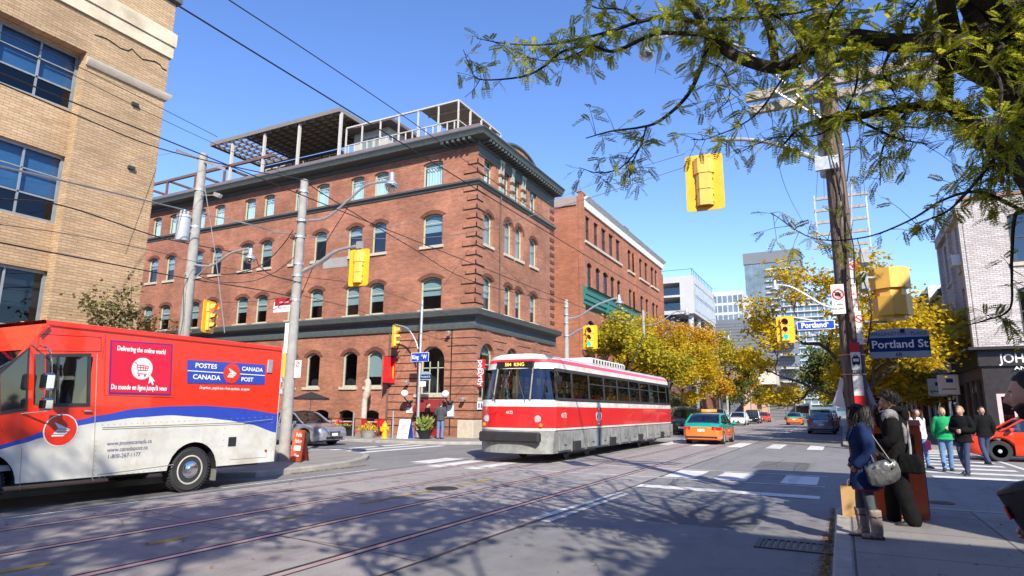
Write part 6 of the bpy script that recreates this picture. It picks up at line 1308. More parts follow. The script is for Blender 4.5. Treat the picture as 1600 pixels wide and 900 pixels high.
car('taxi','orange and teal taxi heading away beside the rear of the tram','taxi',(33.8,6.05,0),0,orp,**{**SED,'L':4.9},paint2=tealp,z2=.70,taxi=True)
car('taxi','distant orange and teal taxi in the middle of the avenue','taxi',(85.5,5.2,0),0,orp,**SED,paint2=tealp,z2=.78,small=True)
car('parked_car','grey estate car with tall red tail lights parked in the shade','car',(54.0,1.45,0),0,gsuv,**SUV,clad=plastic,group='cars on the far avenue')
for x_,y_,p_,sp,rz_,l in ((45.5,9.6,blk,SUV,PI,'black tall car with roof rails just beyond the taxi'),(53.5,10.2,blk,SED,PI,'glossy black saloon facing us behind the black tall car'),(63,10.6,silver,SUV,PI,'silver car facing us at the head of the far queue'),(61.5,1.3,redp2,SED,0,'red car parked in front of the grey estate'),(68.5,1.3,blk,SED,0,'black car parked beyond the red one'),(75.5,1.3,gsuv,SUV,0,'dusky grey car third beyond the grey estate'),(83,1.3,blk,SED,0,'dark car fourth beyond the grey estate'),(95,2.6,silver,SED,0,'pale car right of the distant taxi'),(78,10.7,whp,SED,PI,'white car far along the north kerb'),(91,10.7,blk,SUV,PI,'dark car farther along the north kerb'),(104,10.7,redp2,SED,PI,'small red car farthest along the north kerb')):
    car('parked_car',l,'car',(x_,y_,0),rz_,p_,**sp,small=True,rails=('rails' in l),group='cars on the far avenue')
# distant bus
bs=T('bus','small grey bus far down the avenue','bus',(132,6.6,0)); mb=MB(M('bus_grey',(.24,.28,.30),.4)); mb.box((0,-1.25,.35),(11,1.25,3.1),None,.15); mb.put('body',bs); MB(glassc).box((-.02,-1.1,1.3),(.0,1.1,2.7)).put('windscreen',bs)
for x_ in (2,9):
    for s_ in (-1,1): wheel(bs,x_,s_*1.1,.48,.28,s_,tread=0)
# ---------------------------------------------------------------- tram
TX0=YP(857,640,7.57).x; TL=15.3; TY=8.84; HW=1.27
tm=T('tram','red and white single tram with grey skirt crossing the junction','tram',(TX0,TY,0))
tw_=M('tram_white',(.74,.72,.66),.35,coat=.3,var=.04,dirt=((.45,.42,.36),1.5)); trd=M('tram_red',(.70,.02,.022),.3,coat=.5,var=.05,scale=1.5); tgr=M('tram_skirt',(.24,.25,.24),.75,var=.3,scale=2.5,dirt=((.14,.13,.11),3)); trf=M('tram_roof_grey',(.55,.54,.50),.7,var=.15)
zS=[.28,.98,1.02,1.66,1.84,2.84,3.02,3.14,3.28]
# nose shape in plan: inset of x at given |y|
def nose(y,z):
    u=abs(y)/HW; base=.55*u**3.2; 
    rake=0 if z<1.7 else (z-1.7)*.28 if z<2.85 else .32+(z-2.85)*.5
    return base+rake-(.10 if .35<z<1.05 and 0 else 0)
def ringz(z,w):
    out=[]
    for k in range(13): y=-w+2*w*k/12; out.append((nose(y,z),y,z))
    for k in range(13): y=w-2*w*k/12; out.append((TL-nose(y,z)*.75,y,z))
    return out
def shell(levels,m,name,ws=None,capt=False,par=tm):
    rs=[ringz(z,w) for z,w in levels]; mb=MB(m); mb.loft(rs,caps=False)
    if capt: mb.poly(rs[-1])
    return mb.put(name,par,ang=.5)
shell([(.30,1.20),(.97,1.235)],tgr,'skirt'); shell([(.97,1.262),(1.03,1.265)],tw_,'trim_line')
redb=shell([(1.03,1.268),(1.45,1.272),(1.66,1.27)],trd,'red_body'); cb_=shell([(1.66,1.27),(1.86,1.262)],tw_,'cream_band')
shell([(2.80,1.215),(2.98,1.20)],tw_,'window_header'); shell([(2.98,1.203),(3.10,1.15)],trd,'red_stripe'); shell([(3.10,1.148),(3.2,1.0),(3.26,.6),(3.27,.3)],tw_,'roof',capt=True)
def sx(z,s): return s*(1.262+(1.215-1.262)*(z-1.86)/.94)
for s_ in (-1,1):
    wf=MB(dframe)
    # pillars between the side windows
    xs_=[.62,1.9]+[1.9+ (TL-3.0)*k/8 for k in range(1,9)]+[TL-.45]
    for x_ in xs_:
        wv=.085 if x_ not in (.62,) else .09
        mb_=wf; mb_.add([(x_-wv,sx(1.84,s_)+s_*.002,1.84),(x_+wv,sx(1.84,s_)+s_*.002,1.84),(x_+wv,sx(2.82,s_)+s_*.002,2.82),(x_-wv,sx(2.82,s_)+s_*.002,2.82)],[(0,1,2,3)])
    for k,(a,b) in enumerate(zip(xs_,xs_[1:])):
        for z0,z1 in ((1.84,1.93),(2.72,2.82)): wf.add([(a,sx(z0,s_)+s_*.003,z0),(b,sx(z0,s_)+s_*.003,z0),(b,sx(z1,s_)+s_*.003,z1),(a,sx(z1,s_)+s_*.003,z1)],[(0,1,2,3)])
        if 1<k<9: z0=2.42; wf.add([(a,sx(z0,s_)+s_*.003,z0),(b,sx(z0,s_)+s_*.003,z0),(b,sx(z0+.04,s_)+s_*.003,z0+.04),(a,sx(z0+.04,s_)+s_*.003,z0+.04)],[(0,1,2,3)])
        g=MB(glassc); g.add([(a,sx(1.86,s_)-s_*.012,1.86),(b,sx(1.86,s_)-s_*.012,1.86),(b,sx(2.80,s_)-s_*.012,2.80),(a,sx(2.80,s_)-s_*.012,2.80)],[(0,1,2,3)]); g.put('window',tm)
    wf.put('window_frame',tm)
for e in (0,1):   # wrapped windscreens
    g=MB(glassc); A=[];B_=[]
    for k in range(13):
        y=-1.255+2.51*k/12; f=(lambda z:(nose(y,z)+.012) if e==0 else TL-nose(y,z)*.75-.012); A.append((f(1.86),y,1.86)); B_.append((f(2.80),y*.965,2.80))
    g.loft([A,B_],closed=False,caps=False); g.put('windscreen',tm)
    mb=MB(dframe)
    for y in (-.62,.62) if e==0 else (0,): mb.tube([((nose(y,1.86)-.01) if e==0 else TL-nose(y,1.86)*.75+.01,y,1.84),((nose(y,2.8)-.01) if e==0 else TL-nose(y,2.8)*.75+.01,y*.97,2.82)],.035,6)
    mb.put('windscreen_pillar',tm)
mb=MB(black); mb.box((-.0+.30,-.62,2.83),(.34+.1,.62,3.02)); ds=mb.put('destination_sign',tm); mb=MB(M('sign_glow',(.9,.55,.1),.5,emit=((1,.6,.1),1.0))); mb.text('504  KING',.15,(.296,0,2.925),(0,-1,0),(0,0,1)); mb.put('lettering',ds)
mb=MB(swhite)
mb.text('4172',.21,(1.15,-1.277,1.40),(1,0,0),(0,0,1),bold=.003); mb.text('4172',.12,(-.012,.0,1.48),(0,-1,0),(0,0,1),bold=.002); 
def crest(c,ux,uz,s):
    c=V(c);ux=V(ux);uz=V(uz)
    for pts in ([(-.06,.22),(.06,.22),(.06,.1),(.16,.12),(.24,.06),(.2,-.08),(.1,-.12),(.08,-.22),(-.08,-.22),(-.1,-.12),(-.2,-.08),(-.24,.06),(-.16,.12),(-.06,.1)],):
        P_=[c+ux*a*s+uz*b*s for a,b in pts]; P2=[c+ux*a*s*.8+uz*b*s*.8 for a,b in pts]; n=len(pts)
        for k in range(n): mb.poly([P_[k],P_[(k+1)%n],P2[(k+1)%n],P2[k]])
    mb.poly([c+ux*-.05*s+uz*.1*s,c+ux*.05*s+uz*.1*s,c+ux*.05*s-uz*.14*s,c-ux*.05*s-uz*.14*s]); mb.poly([c-ux*.12*s+uz*.07*s,c+ux*.12*s+uz*.07*s,c+ux*.12*s+uz*.03*s,c-ux*.12*s+uz*.03*s])
crest((4.3,-1.277,1.36),(1,0,0),(0,0,1),1.25); mb.put('lettering',redb)
for y_ in (-.85,.85):
    MB(hlg).lathe([(.11,-.0),(.10,-.03),(.001,-.05)],(nose(y_,1.35)-.0,y_,1.30),16,ax='x').put('headlight',tm); MB(amb).lathe([(.06,0),(.05,-.02),(.001,-.03)],(nose(y_,1.35)-.0,y_*1.12,1.12),12,ax='x').put('indicator',tm)
MB(plastic).box((-.12,-1.0,.62),(.12,1.0,.92),None,.05).put('bumper',tm); MB(plastic).box((TL-.12,-1.0,.62),(TL+.12,1.0,.92),None,.05).put('bumper',tm)
mb=MB(black)
for y_ in (-.5,.5): mb.tube([(nose(y_,1.8)-.04,y_,1.8),(nose(y_,2.4)-.06,y_+.28,2.42)],.012,5)
mb.put('wiper',tm)
mb=MB(black); mb.tube([(.35,-1.22,2.7),(.15,-1.5,2.65),(.15,-1.52,2.5)],.018,6); m_=mb.put('mirror_arm',tm); MB(black).lathe([(.11,-.02),(.12,0),(.11,.02)],(.15,-1.52,2.45),14,ax='x').put('mirror',m_)
mb=MB(trf); mb.box((5.4,-.62,3.26),(9.6,.62,3.52),None,.05); ru=mb.put('roof_unit',tm); mb=MB(plastic)
for k in range(12): mb.box((5.6+k*.33,-.626,3.32),(5.75+k*.33,-.615,3.46))
mb.put('vents',ru)
mb=MB(black); mb.tube([(11.5,0,3.3),(12.3,0,3.5),(14.9,-.0,5.46)],.025,6); mb.box((11.1,-.2,3.27),(11.9,.2,3.36)); mb.put('trolley_pole',tm)
mb=MB(seatm); mb.box((.8,-1.15,.9),(TL-.8,1.15,1.05)); 
for k in range(13):
    for y_ in (-.75,.75): x_=2.2+k*.92; mb.box((x_,y_-.35,1.0),(x_+.10,y_+.35,2.1),M('tram_seat',(.42,.03,.03),.8) if k%2 else None,.03)
mb.put('seats',tm)
mb=MB(alum)
for k in range(9):
    for y_ in (-.35,.35): mb.tube([(2.4+k*1.4,y_,1.0),(2.4+k*1.4,y_,3.1)],.018,6)
mb.put('grab_poles',tm)
mb=MB(M('tram_interior',(.45,.43,.38),.8)); mb.box((1,-1.1,3.02),(TL-1,1.1,3.06)); mb.put('ceiling',tm)
for bx in (3.4,TL-3.6):
    mb=MB(plastic); mb.box((bx-1.3,-1.0,.2),(bx+1.3,1.0,.6)); bg_=mb.put('bogie',tm)
    for dx in (-.93,.93):
        for s_ in (-1,1): MB(iron).lathe([(.001,-.05),(.33,-.05),(.33,.05),(.001,.05)],(bx+dx,s_*.76,.345),18,ax='y').put('wheel',bg_)
mb=MB(tgr)
for k in range(12): x_=.8+k*1.22; mb.box((x_,-1.262,.36),(x_+1.0,-1.225,.93),None,.01); mb.box((x_+.42,-1.27,.5),(x_+.58,-1.26,.54),plastic)
for k in range(4): mb.box((2+k*3.6,-1.275,.30),(2.6+k*3.6,-1.2,.62),plastic,.02)
tag(mb.put('skirt_panels',tm),None,None)
mb=MB(M('tram_joint',(.16,.03,.03),.6))
for k in range(10):
    for s_ in (-1,1): x_=1.0+k*1.48; mb.box((x_-.005,s_*1.2735-.002,1.05),(x_+.005,s_*1.2735+.002,1.66))
for s_ in (-1,1): mb.box((.8,s_*1.268-.004,1.835),(TL-.6,s_*1.268+.004,1.85),plastic)
mb.put('panel_joints',tm)
mb=MB(ltb); mb.box((TL-.5,-1.24,1.35),(TL-.46,-1.0,1.5)); mb.put('tail_light',tm)
# ---------------------------------------------------------------- mail truck
KY=10.95; KW=2.1
def KP(x,y): return YP(x,y,KY)
rx_=KP(433,640).x; zrf=2.86
tk=T('delivery_truck','red, blue and white mail step van at the left kerb','delivery truck',(6.6,KY,0))
kr=M('truck_red',(.80,.030,.006),.28,coat=.6,var=.05,scale=1.2); kb=M('truck_blue',(.022,.06,.42),.3,coat=.6,var=.05); kw=M('truck_white',(.64,.64,.58),.42,coat=.25,var=.08,scale=2,dirt=((.42,.38,.30),1.2))
s2=2.8133
def cv(P): return [(KP(x/s2,480+y/s2).x,KP(x/s2,480+y/s2).z) for x,y in P]
CT=cv([(0,605),(95,580),(190,545),(345,495),(440,475),(600,445),(750,435),(900,433),(1050,443),(1215,468)]); CB=cv([(0,625),(95,600),(190,572),(345,520),(440,505),(600,485),(750,475),(900,485),(1000,497),(1100,515),(1215,552)])
zbm=KP(150,790-10).z; wfx,wrx=KP(300,735).x-3.42,KP(300,735).x; WR=.405
fx0,fx1=3.95,KP(72,509).x    # nose, top of windscreen
def ztop(x):   # outline of the side, front to back
    if x<fx0+.05: return 1.15
    if x<4.55: return 1.15+(x-fx0-.05)/(4.55-fx0-.05)*.25
    if x<fx1: return 1.40+(x-4.55)/(fx1-4.55)*(zrf-1.40-.03)
    return zrf
def zbt(x):
    z=.43
    for c_ in (wfx,wrx):
        d=abs(x-c_); R_=WR+.11
        if d<R_: z=max(z,WR*.98+math.sqrt(R_*R_-d*d))
    if x<wfx: z=max(z,.5)
    return z
xs_=sorted(set([fx0+(rx_-fx0)*k/70 for k in range(71)]+[c_+q*(WR+.11) for c_ in (wfx,wrx) for q in (-1,-.97,-.85,-.6,-.3,0,.3,.6,.85,.97,1)]+[4.55,fx1,KP(73,600).x,KP(140,600).x])); xs_=[x for x in xs_ if fx0<=x<=rx_]
def cin(L,x): return interp(L,x) if L[0][0]<=x<=L[-1][0] else (L[0][1]+(x-L[0][0])*.35 if x<L[0][0] else L[-1][1])
# window openings in the side: (outline) door window and front quarter light
dw=[KP(77,557),KP(139,556),KP(136,630),KP(75,631)]
def side(Y,near=True):
    mb=MB(kr)
    for a,b in zip(xs_,xs_[1:]):
        def lv(x): zt=ztop(x); zb_=zbt(x); t_=min(max(cin(CT,x),zb_),zt); b_=min(max(cin(CB,x),zb_),t_); return zb_,b_,t_,zt
        A=lv(a+1e-5);B_=lv(b-1e-5)
        wz0,wz1=(KP(105,633).z,KP(105,555).z); inw=near and KP(73,600).x<(a+b)/2<KP(140,600).x
        for k,m in ((0,kw),(1,kb),(2,kr)):
            if k==2 and inw:
                mb.poly([(a,Y,A[2]),(b,Y,B_[2]),(b,Y,wz0),(a,Y,wz0)],m); mb.poly([(a,Y,wz1),(b,Y,wz1),(b,Y,B_[3]),(a,Y,A[3])],m); continue
            if max(A[k+1]-A[k],B_[k+1]-B_[k])<.002: continue
            mb.poly([(a,Y,A[k]),(b,Y,B_[k]),(b,Y,B_[k+1]),(a,Y,A[k+1])],m)
    return mb
mb=side(KY); 
body=mb.put('side_panel',tk,True,ang=.3); side(KY+KW).put('side_panel',tk,True,ang=.3)
mb=MB(kr); e=.06
mb.poly([(fx1,KY+e,zrf+.035),(rx_,KY+e,zrf+.035),(rx_,KY+KW-e,zrf+.035),(fx1,KY+KW-e,zrf+.035)])
for Y0,s_ in ((KY,1),(KY+KW,-1)): mb.poly([(fx1,Y0,zrf),(rx_,Y0,zrf),(rx_,Y0+s_*e*.4,zrf+.025),(fx1,Y0+s_*e*.4,zrf+.025)]); mb.poly([(fx1,Y0+s_*e*.4,zrf+.025),(rx_,Y0+s_*e*.4,zrf+.025),(rx_,Y0+s_*e,zrf+.035),(fx1,Y0+s_*e,zrf+.035)])
mb.put('roof_panel',tk,True)
mb=MB(kr); zc_=cin(CT,rx_); mb.box((rx_-.02,KY+.01,zc_),(rx_+.03,KY+KW-.01,zrf+.02)); mb.box((rx_-.02,KY+.01,cin(CB,rx_)),(rx_+.03,KY+KW-.01,zc_),kb); mb.box((rx_-.02,KY+.01,.43),(rx_+.03,KY+KW-.01,cin(CB,rx_)),kw); mb.put('rear_panel',tk,True)
mb=MB(kr); Y1_,Y2_=KY,KY+KW
mb.poly([(fx0,Y1_,.5),(fx0,Y2_,.5),(fx0,Y2_,1.15),(fx0,Y1_,1.15)]); mb.poly([(fx0,Y1_,1.15),(fx0,Y2_,1.15),(4.55,Y2_,1.40),(4.55,Y1_,1.40)])
dxz=lambda t:(4.55+(fx1-4.55)*t,1.40+(zrf-1.43)*t)
for t0,t1,y0,y1_ in ((0,.06,0,1),(.70,1,0,1),(.06,.70,0,.045),(.06,.70,.485,.515),(.06,.70,.955,1)):
    a,b=dxz(t0),dxz(t1); mb.poly([(a[0],KY+KW*y0,a[1]),(a[0],KY+KW*y1_,a[1]),(b[0],KY+KW*y1_,b[1]),(b[0],KY+KW*y0,b[1])])
mb.put('front_panel',tk,True)
g=MB(glassc)
for y0,y1_ in ((.045,.485),(.515,.955)): a,b=dxz(.06),dxz(.70); g.poly([(a[0]+.02,KY+KW*y0,a[1]),(a[0]+.02,KY+KW*y1_,a[1]),(b[0]+.02,KY+KW*y1_,b[1]),(b[0]+.02,KY+KW*y0,b[1])])
g.put('windscreen',tk,True)
gdk=M('dark_glass',(.018,.022,.025),.05,var=.3,scale=2,coat=1)
def kpoly(P,m,off,th=0.02,nm=None,par=tk):
    pts=[V((KP(x,y).x,KY-off,KP(x,y).z)) for x,y in P]; mb=MB(m); mb.prism(pts,(0,th,0)); return mb.put(nm,par,True,ang=.3)
mb=MB(dframe)
_c=lambda x,y,o: V((KP(x,y).x,KY-o,KP(x,y).z))
O_=[(72,553),(142,552),(140,635),(71,636)]; I_=[(78,558),(138,557),(136,630),(76,630)]
for k in range(4): mb.prism([_c(*O_[k],.012),_c(*O_[(k+1)%4],.012),_c(*I_[(k+1)%4],.012),_c(*I_[k],.012)],(0,.03,0))
mb.prism([_c(90,557,.012),_c(93,557,.012),_c(91,630,.012),_c(88,630,.012)],(0,.03,0)); fro=mb.put('door_window',tk,True,ang=.3); MB(glassc).poly([_c(*p,-.005) for p in I_]).put('pane',fro,True)
mb=MB(M('cab_wall',(.30,.31,.30),.7)); xa_,xb_=KP(68,600).x,KP(150,600).x; mb.box((xb_+.05,KY+.1,.7),(xb_+.1,KY+KW-.1,2.6)); mb.box((xa_-.9,KY+.05,.62),(xb_,KY+KW-.05,.7)); mb.put('cab_interior',tk,True)
mb=MB(seatm); mb.box((xa_+.25,KY+.55,.8),(xa_+.75,KY+1.05,1.35),None,.06); mb.box((xa_+.62,KY+.55,1.3),(xa_+.78,KY+1.05,2.0),None,.06); mb.put('seat',tk,True)
mb=MB(M('parcel_card',(.42,.28,.15),.8)); mb.box((xb_-.5,KY+1.2,.72),(xb_-.05,KY+1.7,1.5)); mb.box((xb_-.45,KY+1.25,1.5),(xb_-.1,KY+1.65,1.85),swhite); mb.put('parcels',tk,True)
mb=MB(plastic); mb.lathe([(.19,-.01),(.205,0),(.19,.01)],(xa_-.15,KY+.75,1.55),20,ax='x'); mb.put('steering_wheel',tk,True)
fro=kpoly([(0,578),(46,542),(42,641),(0,648)],dframe,.010,.012,'quarter_window'); kpoly([(0,585),(43,547),(38,636),(0,642)],gdk,.016,.006,'pane',fro)
fro=kpoly([(54,553),(69,553),(67,634),(52,632)],gdk,.012,.010,'vent_window')
# faint things seen inside the cab
mb=MB(M('cab_pale',(.35,.40,.42),.6)); mb=MB(M('truck_seam',(.25,.02,.01),.5)); 
def seam(P,r=.006,m=None):
    mb.tube([V((KP(x,y).x,KY-.002,KP(x,y).z)) for x,y in P],r,4,m)
sw_=M('seam_white',(.30,.29,.26),.6); seam([(152,553),(147,700),(144,749)],.006,sw_); seam([(58,548),(158,549)],.005); seam([(165,522),(160,560)],.005); seam([(160,668),(380,660),(426,655)],.007,sw_); seam([(160,671),(380,663),(426,658)],.004,plastic); seam([(152,742),(271,726)],.007,sw_); seam([(57,548),(62,522),(158,527),(158,549)],.005); seam([(360,718),(417,714),(416,706)],.006,sw_); seam([(34,700),(30,768)],.004,sw_); mb.put('panel_seams',tk,True)
# advertisement and lettering
ad=kpoly([(165,529),(273,536),(271,621),(163,617)],kr,.012,.012,'poster_frame'); 
adr=M('poster_red',(.66,.01,.045),.4,var=.04); adb=M('poster_border',(.10,.02,.20),.4)
kpoly([(172,531.5),(269,538),(266,618),(169,616)],adb,.016,.005,'border',ad); po=kpoly([(174,533.5),(267,540),(264,615.5),(171.5,613)],adr,.020,.005,'poster',ad)
def ktext(mb,body_,size,x,y,**k): mb.text(body_,size,V((KP(x,y).x,KY-k.pop('off',.024),KP(x,y).z)),(1,0,k.pop('sl',0)),(0,0,1),**k)
mb=MB(swhite); ktext(mb,"Delivering the online world",.115,221,547.5,bold=.004,sx=.69); ktext(mb,"Du monde en ligne jusqu'à vous",.115,217.5,606,bold=.004,sx=.68)
c=V((KP(221,576).x,KY-.024,KP(221,576).z)); mb.lathe([(.001,0),(.19,0)],c,30,ax='y'); ar=KP(232,585); a_=V((ar.x,KY-.032,ar.z)); mb.poly([a_,a_+V((.0,0,-.17)),a_+V((.045,0,-.13)),a_+V((.075,0,-.19)),a_+V((.10,0,-.175)),a_+V((.07,0,-.12)),a_+V((.12,0,-.12))]); mb.put('lettering',po,True)
mb=MB(adr); cc=c+V((0,-.004,0))
for p_,q_ in (((-.15,.10),(-.11,.09)),((-.11,.09),(-.07,-.06)),((-.10,.06),(.11,.05)),((.11,.05),(.09,-.03)),((-.08,-.03),(.09,-.03)),((-.07,-.06),(-.08,-.09)),((-.08,-.09),(.09,-.09)),((-.095,.02),(.10,.015)),((-.04,.06),(-.03,-.03)),((.01,.06),(.015,-.03)),((.06,.055),(.055,-.03))): mb.tube([cc+V((p_[0],0,p_[1])),cc+V((q_[0],0,q_[1]))],.006,4)
for x_ in (-.05,.06): mb.lathe([(.001,0),(.018,0)],cc+V((x_,0,-.12)),10,ax='y')
mb.put('trolley_symbol',po,True)
lg=kpoly([(292.5,562),(414,570),(413,601),(292,598.5)],kb,.012,.010,'name_plate'); zl=(KP(353,566).z+KP(353,600).z)/2; xl_,xr_=KP(292.5,580).x,KP(413,585).x
mb=MB(swhite); hh=KP(353,566).z-KP(353,600).z; fr4=lambda t:xl_+(xr_-xl_)*t
mb.box((xl_,KY-.020,zl-.008),(fr4(.44),KY-.012,zl+.008)); mb.box((fr4(.635),KY-.020,zl-.008),(xr_,KY-.012,zl+.008))
for s_,t_,dz in (('POSTES',.21,.25),('CANADA',.23,-.25)): mb.text(s_,.125,(fr4(t_),KY-.020,zl+dz*hh),(1,0,0),(0,0,1),bold=.003,sx=1.15)
mb.text('CANADA',.115,(fr4(.815),KY-.020,zl+.25*hh),(1,0,0),(0,0,1),bold=.003,sx=1.1); mb.text('POST',.115,(fr4(.755),KY-.020,zl-.25*hh),(1,0,0),(0,0,1),bold=.003,sx=1.1)
mb.put('lettering',lg,True)
mb=MB(swhite); ktext(mb,"De partout... jusqu'à vous - From anywhere... to anyone",.078,352,607,bold=.0015,shear=.25,off=.006,sx=.66); mb.put('slogan',tk,True)
def wing(mb,c,s,off=.004):
    c=V(c)+V((0,-off,0))
    P2=lambda L,:[c+V((a*s,0,b*s)) for a,b in L]
    mb.poly(P2([(-.55,.62),(.62,.05),(.05,.10)])); mb.poly(P2([(-.55,.62),(.05,.10),(-.22,.12)]))
    mb.poly(P2([(-.28,.05),(.66,.03),(.56,-.10),(-.42,-.10)])); mb.poly(P2([(-.46,-.16),(.50,-.16),(.38,-.29),(-.54,-.29)])); mb.poly(P2([(-.58,-.35),(.32,-.35),(.20,-.47),(-.64,-.47)]))
c=V((fr4(.54),KY-.020,zl)); mb=MB(kr); mb.lathe([(.001,0),(hh*.46,0)],c,30,ax='y'); o=mb.put('disc',lg,True); mb=MB(swhite); wing(mb,c,hh*.40); mb.put('wing_symbol',o,True)
c=V((KP(94.5,672).x,KY-.006,KP(94.5,672).z)); rr4=abs(KP(94.5,646.5).z-KP(94.5,697.5).z)/2; mb=MB(swhite); mb.lathe([(.001,0),(rr4,0)],c,36,ax='y'); o=mb.put('badge',tk,True); mb=MB(kr); mb.lathe([(.001,0),(rr4*.93,0)],c+V((0,-.004,0)),36,ax='y'); o=mb.put('disc',o,True); mb=MB(swhite); wing(mb,c+V((0,-.008,0)),rr4*.82); mb.put('wing_symbol',o,True) if 0 else mb.put('wing_symbol',body,True)
mb=MB(M('text_navy',(.07,.08,.20),.5))
for s_,y_ in (('www.postescanada.ca',693.5),('www.canadapost.ca',703.5),('1-800-267-1177',714)): ktext(mb,s_,.098,167,y_,align='LEFT',off=.005,sx=.9,sl=.02)
mb.put('web_address',tk,True)
# fittings
mb=MB(M('rivet',(.45,.06,.04),.4))
def riv(x0,y0,x1,y1,n,m=None):
    for k in range(n):
        t=k/(n-1); p=KP(x0+(x1-x0)*t,y0+(y1-y0)*t); mb.ob((p.x,KY-.002,p.z),(.008,0,0),(0,.003,0),(0,0,.008),m,.004)
riv(156,528,428,552,34); riv(156,532,153,640,14); riv(425,556,427,640,12); riv(275,545,273,620,10)
riv(150,690,146,750,9,sw_); riv(160,664,426,651,30,sw_); riv(155,746,268,730,14,sw_); riv(425,660,424,704,6,sw_); riv(345,716,352,660,7,sw_)
mb.put('rivets',tk,True); mb=MB(chrome); p=KP(136,642); mb.box((p.x-.08,KY-.05,p.z-.015),(p.x+.05,KY-.02,p.z+.015),None,.008); mb.put('door_handle',tk,True)
mb=MB(kr); a,b=KP(76,512.5),KP(430,546.5); mb.tube([(fx1+.05,KY-.012,zrf-.05),(rx_,KY-.012,zrf-.05)],.014,5); mb.put('drip_rail',tk,True)
def kbox(x0,y0,x1,y1,d,m,nm,par=tk): a,b=KP(x0,y0),KP(x1,y1); return MB(m).box((a.x,KY-d,b.z),(b.x,KY+.0,a.z),None,.006).put(nm,par,True)
o=kbox(418,562,424,583,.03,steel,'hinge'); o=kbox(357,683,368,697,.012,plastic,'fuel_flap'); 
p=KP(415,704); MB(ltb).lathe([(.03,0),(.025,-.015),(.001,-.02)],(p.x,KY,p.z),12,ax='y').put('marker_light',tk,True)
mb=MB(chrome); A_=[KP(48,538),KP(60,545),KP(66,562),KP(66,600),KP(66,625),KP(62,640),KP(33,646)]; mb.tube(curve([V((p.x,KY-(.25 if 0<i<6 else 0.0),p.z)) for i,p in enumerate(A_)],5),.013,6); ma=mb.put('mirror_arm',tk,True)
for (x0,y0,x1,y1_) in ((49,583,66,610),(47,622,64,641)):
    a,b=KP(x0,y0),KP(x1,y1_); mb=MB(chrome); mb.box((a.x+.02,KY-.36,b.z),(b.x,KY-.2,a.z),None,.03); mb.put('mirror',ma,True)
mb=MB(black); a=KP(76,513); mb.tube([V((a.x,KY-.03,a.z+.02)),V((KP(62,526).x,KY-.03,KP(62,526).z))],.012,5); mb.put('wiper_arm',tk,True)
for c_ in (wfx,wrx):
    for s_,Y0 in ((-1,KY+.17),(1,KY+KW-.17)):
        mb=MB(rubber); r=WR; w_=.24; mb.lathe([(r*.62,-w_*.44),(r*.9,-w_*.5),(r*.98,-w_*.4),(r,-w_*.3),(r,w_*.3),(r*.98,w_*.4),(r*.9,w_*.5),(r*.62,w_*.44)],(c_,Y0,r),36,ax='y')
        for k in range(44):
            a=2*PI*k/44; ct=V((c_+math.cos(a)*r,Y0,r+math.sin(a)*r))
            for q_ in (-1,1): mb.ob(ct+V((0,q_*w_*.3,0)),V((-math.sin(a),0,math.cos(a)))*r*.04,(0,w_*.16,0),V((math.cos(a),0,math.sin(a)))*.012)
        wo=mb.put('wheel',tk,True,ang=.7); o=s_*w_*.46; mb=MB(M('wheel_cream',(.50,.49,.43),.5,var=.12))
        mb.lathe([(r*.65,o-s_*.02),(r*.66,o),(r*.60,o+s_*.005),(r*.56,o-s_*.035),(r*.45,o-s_*.045)],(c_,Y0,r),30,ax='y'); mb.lathe([(r*.47,o-s_*.04),(.001,o-s_*.04)],(c_,Y0,r),24,ax='y'); rm=mb.put('rim',wo,True)
        MB(chrome).lathe([(r*.40,o-s_*.035),(r*.39,o+s_*.01),(r*.34,o+s_*.022),(r*.12,o+s_*.03),(.001,o+s_*.032)],(c_,Y0,r),28,ax='y').put('hub_cap',rm,True)
mb=MB(plastic); mb.box((fx0+.2,KY+.35,.36),(rx_-.1,KY+KW-.35,.62)); 
for c_ in (wfx,wrx): mb.box((c_-WR-.12,KY+.02+.28,.4),(c_+WR+.12,KY+KW-.3,1.0)); mb.box((c_-WR-.1,KY+.03,.98),(c_+WR+.1,KY+KW-.03,1.02))
for c_ in (wfx,wrx):
    P_=[V((c_+(WR+.112)*math.cos(R(a)),KY+.002,WR*.98+(WR+.112)*math.sin(R(a)))) for a in range(0,181,12)]
    for p,q in zip(P_,P_[1:]): mb.poly([p,q,q+V((0,.3,0)),p+V((0,.3,0))])
mb.put('underbody',tk,True)
mb=MB(M('mudflap',(.16,.16,.15),.8)); mb.box((wrx+WR+.13,KY+.04,.16),(wrx+WR+.16,KY+.32,.62)); mb.put('mud_flap',tk,True)
mb=MB(amb); mb.lathe([(.05,0),(.04,.03),(.001,.04)],(fx1+.1,KY+.3,zrf+.03),10); mb.lathe([(.05,0),(.04,.03),(.001,.04)],(fx1+.1,KY+.9,zrf+.03),10); mb.put('roof_marker',tk,True)
mb=MB(kw); mb.box((fx0-.12,KY+.02,.45),(fx0+.02,KY+KW-.02,.68),None,.03); mb.put('bumper',tk,True)
for y_ in (.22,KW-.22): MB(hlg).lathe([(.10,0),(.09,-.03),(.001,-.04)],(fx0,KY+y_,.92),16,ax='x').put('headlight',tk,True)
